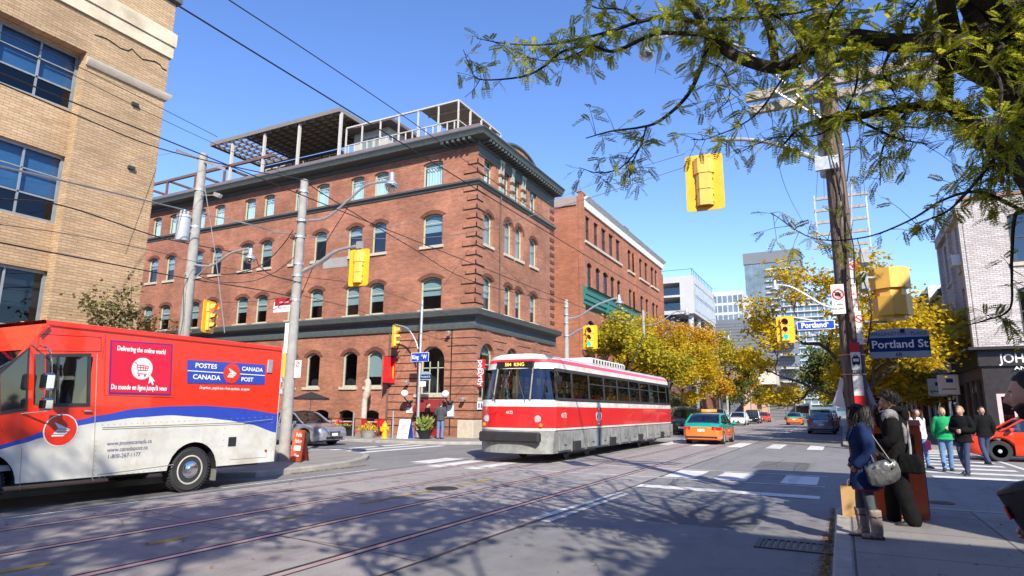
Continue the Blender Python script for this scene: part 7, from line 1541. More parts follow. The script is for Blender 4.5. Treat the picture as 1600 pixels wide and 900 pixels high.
# ================================================================ people
def fuse(mb,vox=.012,sm=6,wr=0,fr=9,seed=0,mat=None):
    me=bpy.data.meshes.new('tmp'); me.from_pydata(mb.v,[],mb.f); bm_=bmesh.new(); bm_.from_mesh(me); bmesh.ops.recalc_face_normals(bm_,faces=bm_.faces); bm_.to_mesh(me); bm_.free()
    ob=bpy.data.objects.new('tmp',me); COL.objects.link(ob); m=ob.modifiers.new('r','REMESH'); m.mode='VOXEL'; m.voxel_size=vox; m.adaptivity=0
    s=ob.modifiers.new('s','SMOOTH'); s.iterations=sm; s.factor=.5
    e=bpy.data.meshes.new_from_object(ob.evaluated_get(bpy.context.evaluated_depsgraph_get())); out=MB(mat or mb.cur); vs=[]
    for v in e.vertices:
        p=v.co.copy()
        if wr:
            q=p*fr+V((seed*7.1,0,0)); n=NZ.noise(V((q.x,q.y,q.z*.55)))+.5*NZ.noise(V((q.x*2.3,q.y*2.3,q.z*1.1+5))); p=p+v.normal*n*wr
        vs.append(p)
    out.add(vs,[tuple(p.vertices) for p in e.polygons]); bpy.data.objects.remove(ob); bpy.data.meshes.remove(me); bpy.data.meshes.remove(e); return out
def ell(mb,rings,n=18):   # rings: (cx,cy,cz,rx,ry)
    mb.loft([[(cx+rx*math.cos(2*PI*k/n),cy+ry*math.sin(2*PI*k/n),cz) for k in range(n)] for cx,cy,cz,rx,ry in rings])
def ball(mb,c,r,n=10,s=(1,1,1)):
    mb.loft([[V(c)+V((s[0]*r*math.cos(t)*math.cos(2*PI*k/n),s[1]*r*math.cos(t)*math.sin(2*PI*k/n),s[2]*r*math.sin(t))) for k in range(n)] for t in [(-PI/2+.02)+(PI-.04)*i/8 for i in range(9)]])
def limbt(mb,P,rs,n=12):
    mb.tube(curve(P,5),[rs[min(len(rs)-1,int(k/5))]+(rs[min(len(rs)-1,int(k/5)+1)]-rs[min(len(rs)-1,int(k/5))])*(k%5)/5 for k in range(5*(len(P)-1)+1)],n); ball(mb,P[0],rs[0]); ball(mb,P[-1],rs[-1])
skinl=M('skin_light',(.47,.28,.20),.5,var=.06,scale=20); skinm=M('skin_tan',(.42,.23,.15),.5,var=.06,scale=20); lipm=M('lips',(.38,.13,.11),.45,var=0); eyew=M('eye_white',(.7,.68,.65),.25,var=0); eyed=M('eye_dark',(.03,.018,.012),.15,var=0)
hairb=M('hair_black',(.010,.008,.008),.62,var=.3,scale=30); hairbr=M('hair_brown',(.06,.03,.015),.5,var=.3,scale=30); hairg=M('hair_fair',(.36,.20,.08),.55,var=.3,scale=30)
def g_(a,m,s): return math.exp(-((a-m)/s)**2)
def headpt(az,el,male=0):
    ca,sa,ce,se=math.cos(az),math.sin(az),math.cos(el),math.sin(el); A=math.degrees(az); E_=math.degrees(el); f=max(0,ca)
    lo=max(0,-se); rx,ry,rz=.100,.077*(1-.20*lo*(1 if f>0 else .5)),.118
    p=V((rx*ce*ca,ry*ce*sa,rz*se)); 
    if ca<0: p.x*=1.02+.08*g_(E_,15,30)
    d=0
    d+=.030*g_(A,0,7.5)*g_(E_,-12,9)+.014*g_(A,0,6)*g_(E_,2,10)    # nose
    d+=.006*g_(abs(A),14,14)*g_(E_,13,6)                            # brow
    d-=.010*g_(abs(A),20,8)*g_(E_,3,6)                              # sockets
    d+=.007*g_(A,0,15)*g_(E_,-31,3.5)+.007*g_(A,0,13)*g_(E_,-38,3.5)-.003*g_(A,0,14)*g_(E_,-34.5,1.6)
    d-=.006*g_(A,0,16)*g_(E_,-46,4)
    d+=(.018+.006*male)*g_(A,0,24)*g_(E_,-60,11)                      # chin
    d+=.005*g_(abs(A),38,16)*g_(E_,-8,12)                           # cheeks
    p+=V((ca*ce*1.0,sa*ce*.6,se*.35))*d
    return p
def head(mb,M4,skin,male=0,eyes=True):
    st_=len(mb.v); n,m=48,40; vs=[];fs=[]
    for i in range(m+1):
        el=-PI/2+PI*i/m
        for k in range(n): vs.append(headpt(-PI+2*PI*k/n,el,male))
    for i in range(m):
        for k in range(n): k2=(k+1)%n; fs.append((i*n+k,i*n+k2,(i+1)*n+k2,(i+1)*n+k))
    mb.add(vs,fs,skin)
    for s_ in (-1,1):
        e=[]; c=V((-.008,s_*.078,-.004)); ring=[]
        for (r,o) in ((.030,0),(.032,.008),(.024,.013),(.012,.006)): ring.append([c+V((r*.62*math.cos(2*PI*k/12)-.01,s_*o,r*math.sin(2*PI*k/12))) for k in range(12)])
        o_=len(mb.v); mb.loft(ring,skin)
        ball2=MB(eyew); ball(ball2,(.081,s_*.031,.006),.0125); mb.add(ball2.v,ball2.f,eyew); b3=MB(eyed); ball(b3,(.0895,s_*.031,.006),.0055); mb.add(b3.v,b3.f,eyed)
        b4=MB(eyed); b4.tube([(.091,s_*.016,.026),(.094,s_*.030,.030),(.086,s_*.047,.026)],.0028,5); mb.add(b4.v,b4.f,hairb)
    b5=MB(lipm); b5.tube([(.084,.022,-.066),(.096,.0,-.064),(.084,-.022,-.066)],.0045,6); mb.add(b5.v,b5.f,lipm)
    mb.xf(M4,st_)
def hand(mb,M4,skin,s=1,curl=.5,side=1):
    """local: wrist at origin, fingers along +x, palm facing -z, thumb towards +y*side"""
    st_=len(mb.v); hb=MB(skin)
    hb.loft([[(x,y*w_,z*h_) for y,z in ((-1,0),(-.7,1),(0,1.15),(.7,1),(1,0),(.7,-1),(0,-1.1),(-.7,-1))] for x,w_,h_ in ((-.02,.026,.020),(.0,.027,.018),(.03,.036,.015),(.07,.041,.013),(.088,.040,.011))])
    for k,(y,L) in enumerate(((.030,.068),(.010,.078),(-.010,.073),(-.030,.056))):
        c=curl*(1+.12*k); a=0; p=V((.08,y*side,0)); P=[p-V((.03,0,0)),p]
        for seg in (.45,.32,.23): a+=c*1.1; p=p+V((math.cos(a),0,-math.sin(a)))*L*seg; P.append(p)
        hb.tube(P,[.010,.0098,.0090,.0082,.0065],8)
        b=MB(); ball(hb,P[-1],.0066,8)
    P=[V((.012,.018*side,0)),V((.032,.040*side,-.008)),V((.056,.056*side,-.020)),V((.078,.058*side,-.030*(.5+curl)))]; hb.tube(P,[.014,.0125,.0105,.008],8); ball(hb,P[-1],.0082,8)
    f=fuse(hb,.0042,2,mat=skin); f.v=[tuple(V(p)*s) for p in f.v]; mb.add(f.v,f.f,skin); mb.xf(M4,st_)
def aim(p,x,z):  # frame at p: local x along x, local z near z
    x=V(x).normalized(); z=V(z); y=z.cross(x).normalized(); z=x.cross(y); return Matrix.Translation(V(p))@Matrix((x,y,z)).transposed().to_4x4()
def hair_cap(mb,M4,mat,off=.014,rough=.006,fr=30,line=38,back=-35,seed=0):
    st_=len(mb.v); n,m=60,36; vs=[];fs=[];keep=set()
    for i in range(m+1):
        el=-PI/2+PI*i/m
        for k in range(n):
            az=-PI+2*PI*k/n; A=abs(math.degrees(az)); E_=math.degrees(el)
            lim=line-(0 if A<45 else (A-45)/45*line if A<90 else line+(A-90)/90*(-back)) if A>=45 else line
            q=V((math.cos(az)*math.cos(el),math.sin(az)*math.cos(el),math.sin(el))); t=max(0,min(1,(E_-lim)/9.0)); p=headpt(az,el); nz=NZ.noise(q*fr*.12+V((seed,0,0)))+.6*NZ.noise(q*fr*.3+V((0,seed,0)))
            vs.append(p+q*((off+rough*nz*1.6)*t-.004*(1-t)))
            if E_>lim-6: keep.add(i*n+k)
    for i in range(m):
        for k in range(n):
            k2=(k+1)%n; f=(i*n+k,i*n+k2,(i+1)*n+k2,(i+1)*n+k)
            if all(j in keep for j in f): fs.append(f)
    mb.add(vs,fs,mat); mb.xf(M4,st_)
def shoe(mb,ank,toe,m,h=.09,L=.27,w=.048):
    """ank: ankle ground point, toe: direction"""
    a=V(ank); d=V(toe).normalized(); s_=V((-d.y,d.x,0)); R_=[]
    for t,ww,hh in ((-.07,.6,.5),(-.06,.85,.8),(0,.95,1),(.06,.92,.85),(.11,1.05,.58),(.16,1.0,.5),(.19,.75,.42),(.205,.4,.3)):
        c=a+d*t*L/.27; R_.append([c+s_*w*ww*x+V((0,0,z*h*hh)) for x,z in ((-.9,0),(-1,.2),(-.8,.65),(-.4,1),(.4,1),(.8,.65),(1,.2),(.9,0))])
    mb.loft(R_,m); sm_=M('shoe_sole',(.03,.025,.022),.7); 
    mb.loft([[c2+V((0,0,dz)) for c2 in [a+d*t*L/.27+s_*w*q*1.05 for t,q in ((-.075,.5),(-.06,.9),(.05,.95),(.13,1.05),(.19,.8),(.21,.3),(.21,-.3),(.19,-.8),(.13,-1.05),(.05,-.95),(-.06,-.9),(-.075,-.5))]] for dz in (0,.018)],sm_)
def person(name,label,loc,rz,H=1.7,skin=skinl,top=None,legs=None,shoes=None,hair=None,pose=None,female=False,top_len=.0,vox=.014,hairstyle='short',hyaw=0,hpitch=0,shoe_m=None,wide=1,skirt=None,wr=.006,group=None,lean=0):
    """facing +x; pose: dict of joints overriding defaults, unit height 1.7"""
    k=H/1.7; P=dict(hipL=(0,.09,.90),hipR=(0,-.09,.90),knL=(.02,.10,.49),knR=(.02,-.10,.49),anL=(-.02,.10,.09),anR=(-.02,-.10,.09),shL=(0,.175,1.40),shR=(0,-.175,1.40),elL=(-.03,.24,1.12),elR=(-.03,-.24,1.12),wrL=(.06,.23,.88),wrR=(.06,-.23,.88),neck=(.0,0,1.46),head=(.02,0,1.585),toeL=(1,.15,0),toeR=(1,-.15,0))
    if pose: P.update(pose)
    J={a:V(b) for a,b in P.items() if isinstance(b,tuple)}; sw_=.84 if female else 1; 
    for a in ('shL','shR'): J[a].y*=(.90 if female else 1.05)
    body=MB(skin)
    def torso(mb,o=0,z0=.84,z1=1.44,hem=None):
        L=J['hipL'].lerp(J['hipR'],.5); Nk=J['neck']; ax=Nk-L
        rr_=[(.0,.115,.155),(.12,.125,.165),(.30,.105,.130 if female else .145),(.52,.118,.150 if female else .165),(.72,.125,.165 if female else .185),(.88,.105,.155 if female else .180),(.96,.08,.11),(1.02,.055,.06)]
        rings=[]
        for t,rx,ry in rr_: c=L+ax*t; rings.append((c.x+(.012 if .4<t<.8 and female else 0),c.y,c.z,(rx+o)*wide,(ry*sw_+o)*wide if 0 else (ry+o)*wide))
        if hem is not None: rings=[(L.x,L.y,hem,(.155+o)*wide,(.20+o)*wide),(L.x,L.y,(hem+L.z)/2,(.14+o)*wide,(.185+o)*wide)]+rings
        ell(mb,rings)
    torso(body)
    for s_ in 'LR':
        limbt(body,[J['sh'+s_],J['el'+s_],J['wr'+s_]],[.046,.037,.026] if female else [.054,.042,.029]); limbt(body,[J['hip'+s_],J['kn'+s_],J['an'+s_]],[.085,.055,.038])
    body.tube([J['neck']-V((0,0,.07)),J['neck']+V((0,0,.02)),J['head']-V((.015,0,.05))],[.065,.052,.05] if not female else [.055,.045,.044],12)
    b=fuse(body,.016,3,mat=skin); full=MB(skin); full.add(b.v,b.f,skin)
    HM=Matrix.Translation(J['head'])@Matrix.Rotation(hyaw,4,'Z')@Matrix.Rotation(hpitch,4,'Y'); head(full,HM,skin,male=0 if female else 1)
    for s_ in 'LR':
        d=(J['wr'+s_]-J['el'+s_]).normalized(); hd=P.get('hand'+s_,None); dz=V(P.get('palm'+s_,(0,-1 if s_=='R' else 1,0))); hand(full,aim(J['wr'+s_],hd or d,dz),skin,.95 if female else 1.05,P.get('curl'+s_,.42),1 if s_=='L' else -1)
    S_=Matrix.Scale(k,4); full.xf(S_); root=full.put(name,None,ang=1.2); root.location=loc; root.rotation_euler=(0,0,rz); WM[root.name]=Matrix.Translation(V(loc))@Matrix.Rotation(rz,4,'Z'); tag(root,label,'person',group)
    if legs:
        mb=MB(legs[0]); o=legs[1]
        for s_ in 'LR': limbt(mb,[J['hip'+s_]+V((0,0,.02)),J['kn'+s_],J['an'+s_]+V((0,0,legs[2] if len(legs)>2 else -.02))],[.088+o,.060+o,.048+o*1.2])
        L=J['hipL'].lerp(J['hipR'],.5); ell(mb,[(L.x,L.y,L.z-.09,.09+o,.14+o),(L.x,L.y,L.z,.118+o,.165+o),(L.x,L.y,L.z+.14,.118+o,.155+o)])
        f=fuse(mb,vox,4,wr,8,3,legs[0]); f.xf(S_); f.put('trousers',root,ang=1.2)
    if top:
        mb=MB(top[0]); o=top[1]; torso(mb,o,hem=(J['hipL'].z-top_len) if top_len else None)
        for s_ in 'LR': limbt(mb,[J['sh'+s_]+V((0,0,-.01)),J['el'+s_],J['el'+s_].lerp(J['wr'+s_],.97)],[.060+o,.046+o,.036+o])
        f=fuse(mb,vox,4,wr,9,1,top[0]); f.xf(S_); f.put('jacket',root,ang=1.2)
    if shoe_m:
        for s_ in 'LR': mb=MB(shoe_m); shoe(mb,(J['an'+s_].x,J['an'+s_].y,J['an'+s_].z-.09),J['toe'+s_],shoe_m); mb.xf(S_); mb.put('shoe',root,ang=.9)
    if hair:
        mb=MB(hair)
        if hairstyle=='short': hair_cap(mb,HM,hair,.012,.005,40,42,-30)
        if hairstyle=='curly':
            hair_cap(mb,HM,hair,.032,.013,60,34,-34); rd_=random.Random(4)
            for _ in range(420):
                az=rd_.uniform(-PI,PI); el=math.asin(rd_.uniform(-.35,1)); A=abs(math.degrees(az)); E_=math.degrees(el)
                if A<60 and E_<34 or A<100 and E_<2: continue
                q=V((math.cos(az)*math.cos(el),math.sin(az)*math.cos(el),math.sin(el))); c=headpt(az,el)+q*rd_.uniform(.024,.042); u=q.cross(V((rd_.gauss(0,1),rd_.gauss(0,1),1))).normalized(); v=q.cross(u)
                mb.tube([HM@(c+(u*math.cos(t)+v*math.sin(t))*.009+q*.003*t) for t in (0,1.2,2.4,3.6,4.8,6)],.0032,4)
        if hairstyle in('long','wavy'):
            hair_cap(mb,HM,hair,.016,.006,40,46,-60); rd_=random.Random(9)
            for _ in range(240):
                az=rd_.choice((-1,1))*rd_.uniform(.95,PI); el=rd_.uniform(.15,1.2); p=headpt(az,el)+V((math.cos(az),math.sin(az),.2))*.012; out=V((math.cos(az),math.sin(az),0)); L=rd_.uniform(.20,.30); ph=rd_.uniform(0,6); pts=[p]
                for t in range(1,10):
                    tt=t/9; q=headpt(az,el*(1-tt)-.35*tt); base=V((q.x,q.y,0)).normalized(); rad=.104+.026*math.sin(ph)+.030*tt
                    pts.append(V((base.x*rad*1.05,base.y*rad,p.z-L*tt))+V((math.sin(ph+tt*11),math.cos(ph+tt*10),0))*.012)
                mb.tube([HM@x for x in pts],[.0078]*8+[.005,.002],5)
        mb.xf(S_); mb.put('hair',root,ang=1.2)
    root['_']=0; del root['_']; return root,J,S_,HM
def kid(root,mb,S_,nm,lab=None): mb.xf(S_); return mb.put(nm,root,ang=.9,lab=lab)
denim=M('denim_blue',(.10,.19,.36),.8,bump=.001,var=.2,scale=12); denimd=M('denim_dark',(.03,.045,.10),.85,var=.2,scale=12); wool=M('coat_blue',(.010,.024,.085),.9,spec=.2,bump=.0015,bscale=160,var=.12,scale=10); blkc=M('cloth_black',(.008,.008,.009),.95,spec=.12,bump=.001,var=.25,scale=10); tweed=M('tweed_grey',(.20,.20,.21),.95,bump=.002,bscale=220,var=.45,scale=60)
legg=M('leggings_grey',(.055,.07,.085),.7,var=.2,scale=30); bootm=M('boot_taupe',(.27,.215,.19),.6,bump=.001,var=.15,scale=12); magenta=M('hem_magenta',(.40,.03,.10),.8); leather=M('leather_silver',(.13,.135,.14),.28,.35,bump=.002,bscale=24,var=.25,scale=8); leatherb=M('leather_black',(.02,.02,.022),.4,var=.2); greenk=M('knit_green',(.0,.30,.10),.9,bump=.002,bscale=120,var=.15); greyk=M('knit_grey',(.46,.46,.46),.95,bump=.003,bscale=120,var=.18); kraft=M('kraft_paper',(.50,.31,.13),.8,bump=.001,var=.1)
# --- woman in blue coat
zt_=XP(1343,632,8.85).z-.12; Hh=zt_/1.705*1.7
W1,J,S_,HM=person('person','woman with wavy black hair in a blue coat, tall boots and a silver handbag',(8.95,XP(1347,700,8.95).y,.12),R(97),H=Hh,female=True,skin=skinm,legs=(legg,.006,.02),top=(wool,.026),top_len=.22,hair=hairb,hairstyle='wavy',hpitch=R(2),hyaw=R(-4),wide=1.0,
  pose=dict(anL=(-.07,.085,.09),anR=(.06,-.08,.09),knL=(-.01,.085,.49),knR=(.06,-.085,.49),elL=(-.05,.26,1.12),wrL=(.10,.20,.93),elR=(-.02,-.25,1.12),wrR=(.10,-.18,.95),toeL=(1,.05,0),toeR=(1,-.1,0)),wr=.008)
mb=MB(wool); n=28   # flared coat skirt, open at the front
R_=[]
for z,rx,ry in ((1.0,.135,.175),(.86,.165,.195),(.74,.185,.215),(.63,.195,.23)):
    R_.append([(.0+rx*math.cos(a)*(1+.05*math.sin(a*7+z*9)*(1.0-z)*1.6),ry*math.sin(a)*(1+.05*math.cos(a*6)*(1.0-z)*1.6),z) for a in [R(24)+(2*PI-R(48))*k/n for k in range(n+1)]])
mb.loft(R_,closed=False,caps=False); R2=[[(x*.97,y*.97,z) for x,y,z in r] for r in R_]; mb.loft(R2,blkc,closed=False,caps=False)
for e_ in (0,-1): mb.loft([[R_[i][e_] for i in range(4)],[R2[i][e_] for i in range(4)]],closed=False,caps=False)
mb.add(R_[-1]+R2[-1],[(k,k+1,n+2+k,n+1+k) for k in range(n)]); kid(W1,mb,S_,'coat_skirt')
mb=MB(magenta); ell(mb,[(0,0,.60,.165,.20),(0,0,.66,.16,.195),(0,0,.9,.12,.16)],24); f=fuse(mb,.014,2,.006,14,2,magenta); kid(W1,f,S_,'dress')
mb=MB(wool); 
for s_ in (-1,1): mb.prism([(.12,s_*.02,1.36),(.165,s_*.07,1.22),(.15,s_*.10,1.30),(.10,s_*.11,1.42),(.07,s_*.08,1.45)],(.012,0,.004))
mb.tube(curve([(.10,.05,1.41),(0,.095,1.455),(-.08,.05,1.475),(-.095,0,1.48),(-.08,-.05,1.475),(0,-.095,1.455),(.10,-.05,1.41)],4),.024,8); kid(W1,mb,S_,'collar')
for s_,a in (('L',J['anL']),('R',J['anR'])):
    mb=MB(bootm); ell(mb,[(a.x-.01,a.y,a.z-.02,.068,.060),(a.x-.004,a.y,a.z+.05,.070,.066),(a.x+.002,a.y,a.z+.14,.076,.072),(a.x+.012,a.y,a.z+.26,.084,.080),(a.x+.012,a.y,a.z+.275,.082,.078)]); ball(mb,(a.x+.03,a.y,a.z-.035),.055,12,(1.0,.85,.95)); ball(mb,(a.x+.12,a.y,a.z-.055),.052,12,(1.25,.9,.65)); ball(mb,(a.x-.03,a.y,a.z-.04),.05,12,(.9,.8,1))
    f=fuse(mb,.009,3,.006,20,5,bootm); f.v=[(x,y,max(z,.012)) for x,y,z in f.v]
    f.lathe([(.080,-.006),(.083,0),(.080,.006)],(a.x+.006,a.y,a.z+.19),18,leatherb); f.lathe([(.060,-.006),(.062,0),(.060,.006)],(a.x-.005,a.y,a.z+.03),18,leatherb)
    f.box((a.x+.0,a.y+.05,a.z+.17),(a.x+.03,a.y+.075,a.z+.21),chrome,.004) if s_=='L' else None
    f.box((a.x-.08,a.y-.035,0),(a.x-.005,a.y+.035,.035),M('boot_sole',(.04,.03,.025),.7),.006); f.box((a.x-.07,a.y-.042,.0),(a.x+.185,a.y+.042,.014),M('boot_sole',(0,0,0)),.006); kid(W1,f,S_,'boot')
mb=MB(leather)   # slouchy handbag under the left arm, behind the hip
ctr=V((-.17,.30,.86)); R_=[]
for t,w_,h_ in ((-1,.04,.05),(-.9,.10,.12),(-.5,.155,.155),(0,.17,.165),(.5,.155,.155),(.9,.10,.12),(1,.04,.05)):
    R_.append([ctr+V((t*.20,.075*math.cos(a)*(w_/.17)*(1+.09*math.sin(t*17)),h_*math.sin(a)*(1 if math.sin(a)<0 else .86)-.02*t)) for a in [2*PI*k/20 for k in range(20)]])
mb.loft(R_); f=fuse(mb,.011,3,.011,16,4,leather); f.v=[tuple(ctr+Matrix.Rotation(R(14),4,'Y')@(V(p)-ctr)) for p in f.v]
bagr=kid(W1,f,S_,'x') if 0 else None
f.xf(S_); W_=WM[W1.name]; f.xf(W_); cw=W_@(S_@ctr); hb_=f.put('handbag',None,loc=tuple(cw),ang=1.2); tag(hb_,'silver pleated leather handbag on the arm of the woman in blue','handbag')
mb=MB(leatherb)
for dx in (-.10,.10): mb.tube(curve([ctr+V((dx,.05,.12)),V((-.07+dx*.4,.285,1.15)),V((-.02+dx*.15,.20,1.455)),V((-.03+dx*.2,.12,1.42)),ctr+V((dx,-.02,.13))],6),.009,6)
for k in (-.1,.1): ball(mb,ctr+V((k,.08,.06)),.012,8)
mb.xf(W_@S_); mb.put('strap',hb_,True)
# --- man in black hoodie
zt_=XP(1390,613,10.25).z-.12; Hh=zt_/1.725*1.7
M1,J,S_,HM=person('person','man with curly dark hair in black hoodie and loose black trousers, hand at his face',(10.3,XP(1402,700,10.3).y,.12),R(70),H=Hh,skin=skinm,legs=(blkc,.046,-.03),top=(blkc,.034),top_len=.10,hair=hairb,hairstyle='curly',hpitch=R(4),hyaw=R(12),wide=1.06,shoe_m=leatherb,
  pose=dict(anL=(-.14,.13,.09),anR=(.16,-.12,.09),knL=(-.04,.12,.49),knR=(.12,-.12,.5),elL=(-.06,.30,1.14),wrL=(.12,.26,.98),elR=(.22,-.22,1.28),wrR=(.20,-.06,1.46),handR=(-.25,.45,.55),palmR=(1,.2,0),curlR=.75,toeL=(1,.5,0),toeR=(1,-.2,0),neck=(.02,0,1.47),head=(.05,0,1.60)),wr=.014)
mb=MB(blkc); mb.tube(curve([(.09,.07,1.42),(.0,.13,1.47),(-.09,.11,1.50),(-.135,0,1.47),(-.09,-.11,1.50),(.0,-.13,1.47),(.09,-.07,1.42)],4),.042,9); ball(mb,(-.13,0,1.42),.09,12,(.6,1.15,1.0)); f=fuse(mb,.013,3,.010,14,6,blkc); kid(M1,f,S_,'hood')
mb=MB(tweed); a,b=J['shL'],J['elL']; mb.tube([a+V((0,.008,.02)),a.lerp(b,.3),a.lerp(b,.62)],[.104,.098,.090],18,cap=False); ball(mb,a+V((0,0,.0)),.103,16); f=fuse(mb,.012,3,.006,12,2,tweed); kid(M1,f,S_,'shoulder_patch')
mb=MB(tweed); mb.tube([a+V((-.02,-.05,.08)),V((-.135,.10,1.25)),V((-.135,.08,1.05))],.028,8); kid(M1,mb,S_,'back_stripe')
ctr=V((-.20,.20,.80)); mb=MB(blkc); mb.loft([[ctr+V((dx*w_,dy*w_,z)) for dx,dy in ((-.13,-.05),(.13,-.05),(.15,0),(.13,.05),(-.13,.05),(-.15,0))] for z,w_ in ((-.13,.7),(-.12,1),(.0,1.05),(.10,.85),(.13,.4))]); f=fuse(mb,.012,3,.010,12,8,blkc); W_=WM[M1.name]; f.xf(W_@S_); cw=W_@(S_@ctr); bg2=f.put('shoulder_bag',None,loc=tuple(cw),ang=1.2); tag(bg2,'black soft shoulder bag hanging at the hip of the man in black','bag')
mb=MB(M('strap_grey',(.25,.25,.27),.8)); mb.tube(curve([ctr+V((-.02,.04,.11)),V((-.19,.12,1.05)),V((-.12,-.05,1.38)),V((0,-.13,1.50)),V((.10,-.06,1.36))],6),.016,6); mb.xf(W_@S_); mb.put('strap',bg2,True)
# --- paper bag and newspaper box
p=G(1337,807,.12); pb=MB(kraft); w_,d_,h_=.15,.09,.42
pb.loft([[(a*w_,b*d_,z) for a,b in ((-1,-1),(0,-.9),(1,-1),(1,1),(0,.9),(-1,1))] for z in (0,.2,h_)],caps=False); pb.poly([(-w_,-d_,0.002),(w_,-d_,.002),(w_,d_,.002),(-w_,d_,.002)]); o=pb.put('paper_bag',None,ang=.4); o.location=(p.x,p.y,.12); o.rotation_euler=(0,0,R(80)); tag(o,'brown paper carrier bag standing behind the boots of the woman','bag'); WM[o.name]=Matrix()
mb=MB(kraft)
for y_ in (-d_,d_): mb.tube(curve([(-.06,y_,h_),(-.04,y_,h_+.09),(.04,y_,h_+.09),(.06,y_,h_)],5),.005,5)
mb.put('handle',o)
p=G(1402,812,.12); nb=T('newspaper_box','orange-red newspaper box with blue side behind the man in black','newspaper box',(10.95,XP(1400,760,10.95).y,.12),R(8)); no=M('box_orange',(.60,.10,.03),.4,coat=.2,var=.12); 
mb=MB(no); mb.box((-.22,-.33,.0),(-.16,-.25,1.28)); mb.box((-.22,.25,.0),(-.16,.33,1.28)); mb.box((-.22,-.25,1.16),(-.16,.25,1.28)); mb.box((-.22,-.25,.02),(-.16,.25,.62)); mb.box((-.16,-.33,0),(.22,.33,.62)); mb.box((-.16,-.33,.62),(.22,-.3,1.28)); mb.box((-.16,.30,.62),(.22,.33,1.28)); mb.box((.18,-.3,.62),(.22,.3,1.28)); mb.prism([(-.24,-.34,1.281),(.24,-.34,1.281),(.24,-.34,1.34),(-.18,-.34,1.36)],(0,.68,0)); mb.put('body',nb)
MB(blue).box((-.2,-.345,.05),(.2,-.332,1.2)).put('blue_side',nb); mb=MB(swhite); mb.box((-.14,-.24,.66),(-.10,.24,1.08)); mb.put('newspapers',nb); MB(glassc).poly([(-.19,-.25,.62),(-.19,.25,.62),(-.19,.25,1.16),(-.19,-.25,1.16)]).put('pane',nb)
mb=MB(blue); mb.lathe([(.001,0),(.09,0)],(-.226,.02,.34),20,ax='x'); mb.put('emblem',nb); mb=MB(plastic); mb.box((-.24,-.1,.58),(-.22,.1,.61)); mb.put('handle',nb)
# --- pedestrians on the far crossing
def ped(label,px_,yf,X_,rz,Hh,**k): y_=XP(px_,700,X_).y; return person('person',label,(X_,y_,k.pop('z',.0)),rz,H=Hh,group='pedestrians on the crossings',**k)
walk=lambda s=1:dict(anL=(.20*s,.09,.09),anR=(-.24*s,-.09,.12),knL=(.14*s,.09,.50),knR=(.02,-.09,.48),elL=(-.10*s,.23,1.13),wrL=(-.02*s,.22,.90),elR=(.05*s,-.24,1.12),wrR=(.20*s,-.20,.93))
front=dict(elL=(.02,.24,1.13),wrL=(.20,.08,1.10),elR=(.02,-.24,1.13),wrR=(.20,-.06,1.08))
ped('woman in grey knit jumper and jeans carrying a pink bag on the crossing',1437,732,22.6,R(205),1.68,female=True,legs=(denim,.008),top=(greyk,.022),top_len=.08,hair=hairbr,hairstyle='long',shoe_m=leatherb,pose=walk(1),vox=.016)
ped('woman in bright green top and jeans walking on the crossing',1478,738,21.6,R(176),1.72,female=True,legs=(denim,.010),top=(greenk,.024),top_len=.06,hair=hairg,hairstyle='short',shoe_m=leatherb,pose={**walk(-1),'wrL':(.22,.12,1.16),'elL':(.03,.25,1.12),'hpitch':0},vox=.016,hyaw=R(25))
ped('woman with fair hair in a black jacket at the front of the crossing',1507,752,20.6,R(150),1.76,female=True,legs=(denimd,.006),top=(blkc,.026),top_len=.10,hair=hairg,hairstyle='short',shoe_m=leatherb,pose={**walk(1),**front},vox=.016)
ped('dark-clothed man walking behind, in front of the black shopfront',1540,720,25.0,R(200),1.78,legs=(denimd,.012),top=(blkc,.03),top_len=.06,hair=hairbr,shoe_m=leatherb,pose=walk(-1),vox=.018)
ped('person half hidden behind the man in black, tan top and jeans',1418,730,24.0,R(182),1.70,female=True,legs=(denim,.008),top=(M('cloth_tan',(.42,.30,.2),.9),.02),top_len=.06,hair=hairg,hairstyle='long',shoe_m=leatherb,pose=walk(1),vox=.018)
p=XP(1450,690,22.3); mb=MB(M('bag_pink',(.60,.05,.16),.6)); mb.box((-.12,-.06,0),(.12,.06,.26),None,.02); o=mb.put('pink_bag',None); o.location=(22.35,p.y,.52); tag(o,'small pink bag carried beside the woman in grey','bag')
# couple by the door and a passer-by
ped('man in dark jacket and jeans with his back turned at the entrance',687,690,26.3,R(20),1.78,legs=(denim,.012),top=(M('jacket_grey',(.05,.055,.065),.9),.03),top_len=.05,hair=hairbr,shoe_m=leatherb,pose={**front},vox=.018,z=.12)
ped('person in black vest leaning beside the planter at the entrance',666,688,26.9,R(-60),1.74,legs=(denimd,.012),top=(blkc,.022),top_len=.04,hair=hairb,shoe_m=leatherb,vox=.018,z=.12)
ped('passer-by in white shirt with shoulder bag at the brick corner',762,688,26.2,R(-80),1.72,female=True,legs=(M('cloth_khaki',(.34,.27,.17),.9),.012),top=(M('cloth_white',(.6,.6,.6),.9),.02),top_len=.05,hair=hairbr,hairstyle='long',shoe_m=leatherb,pose=walk(1),vox=.018,z=.12)
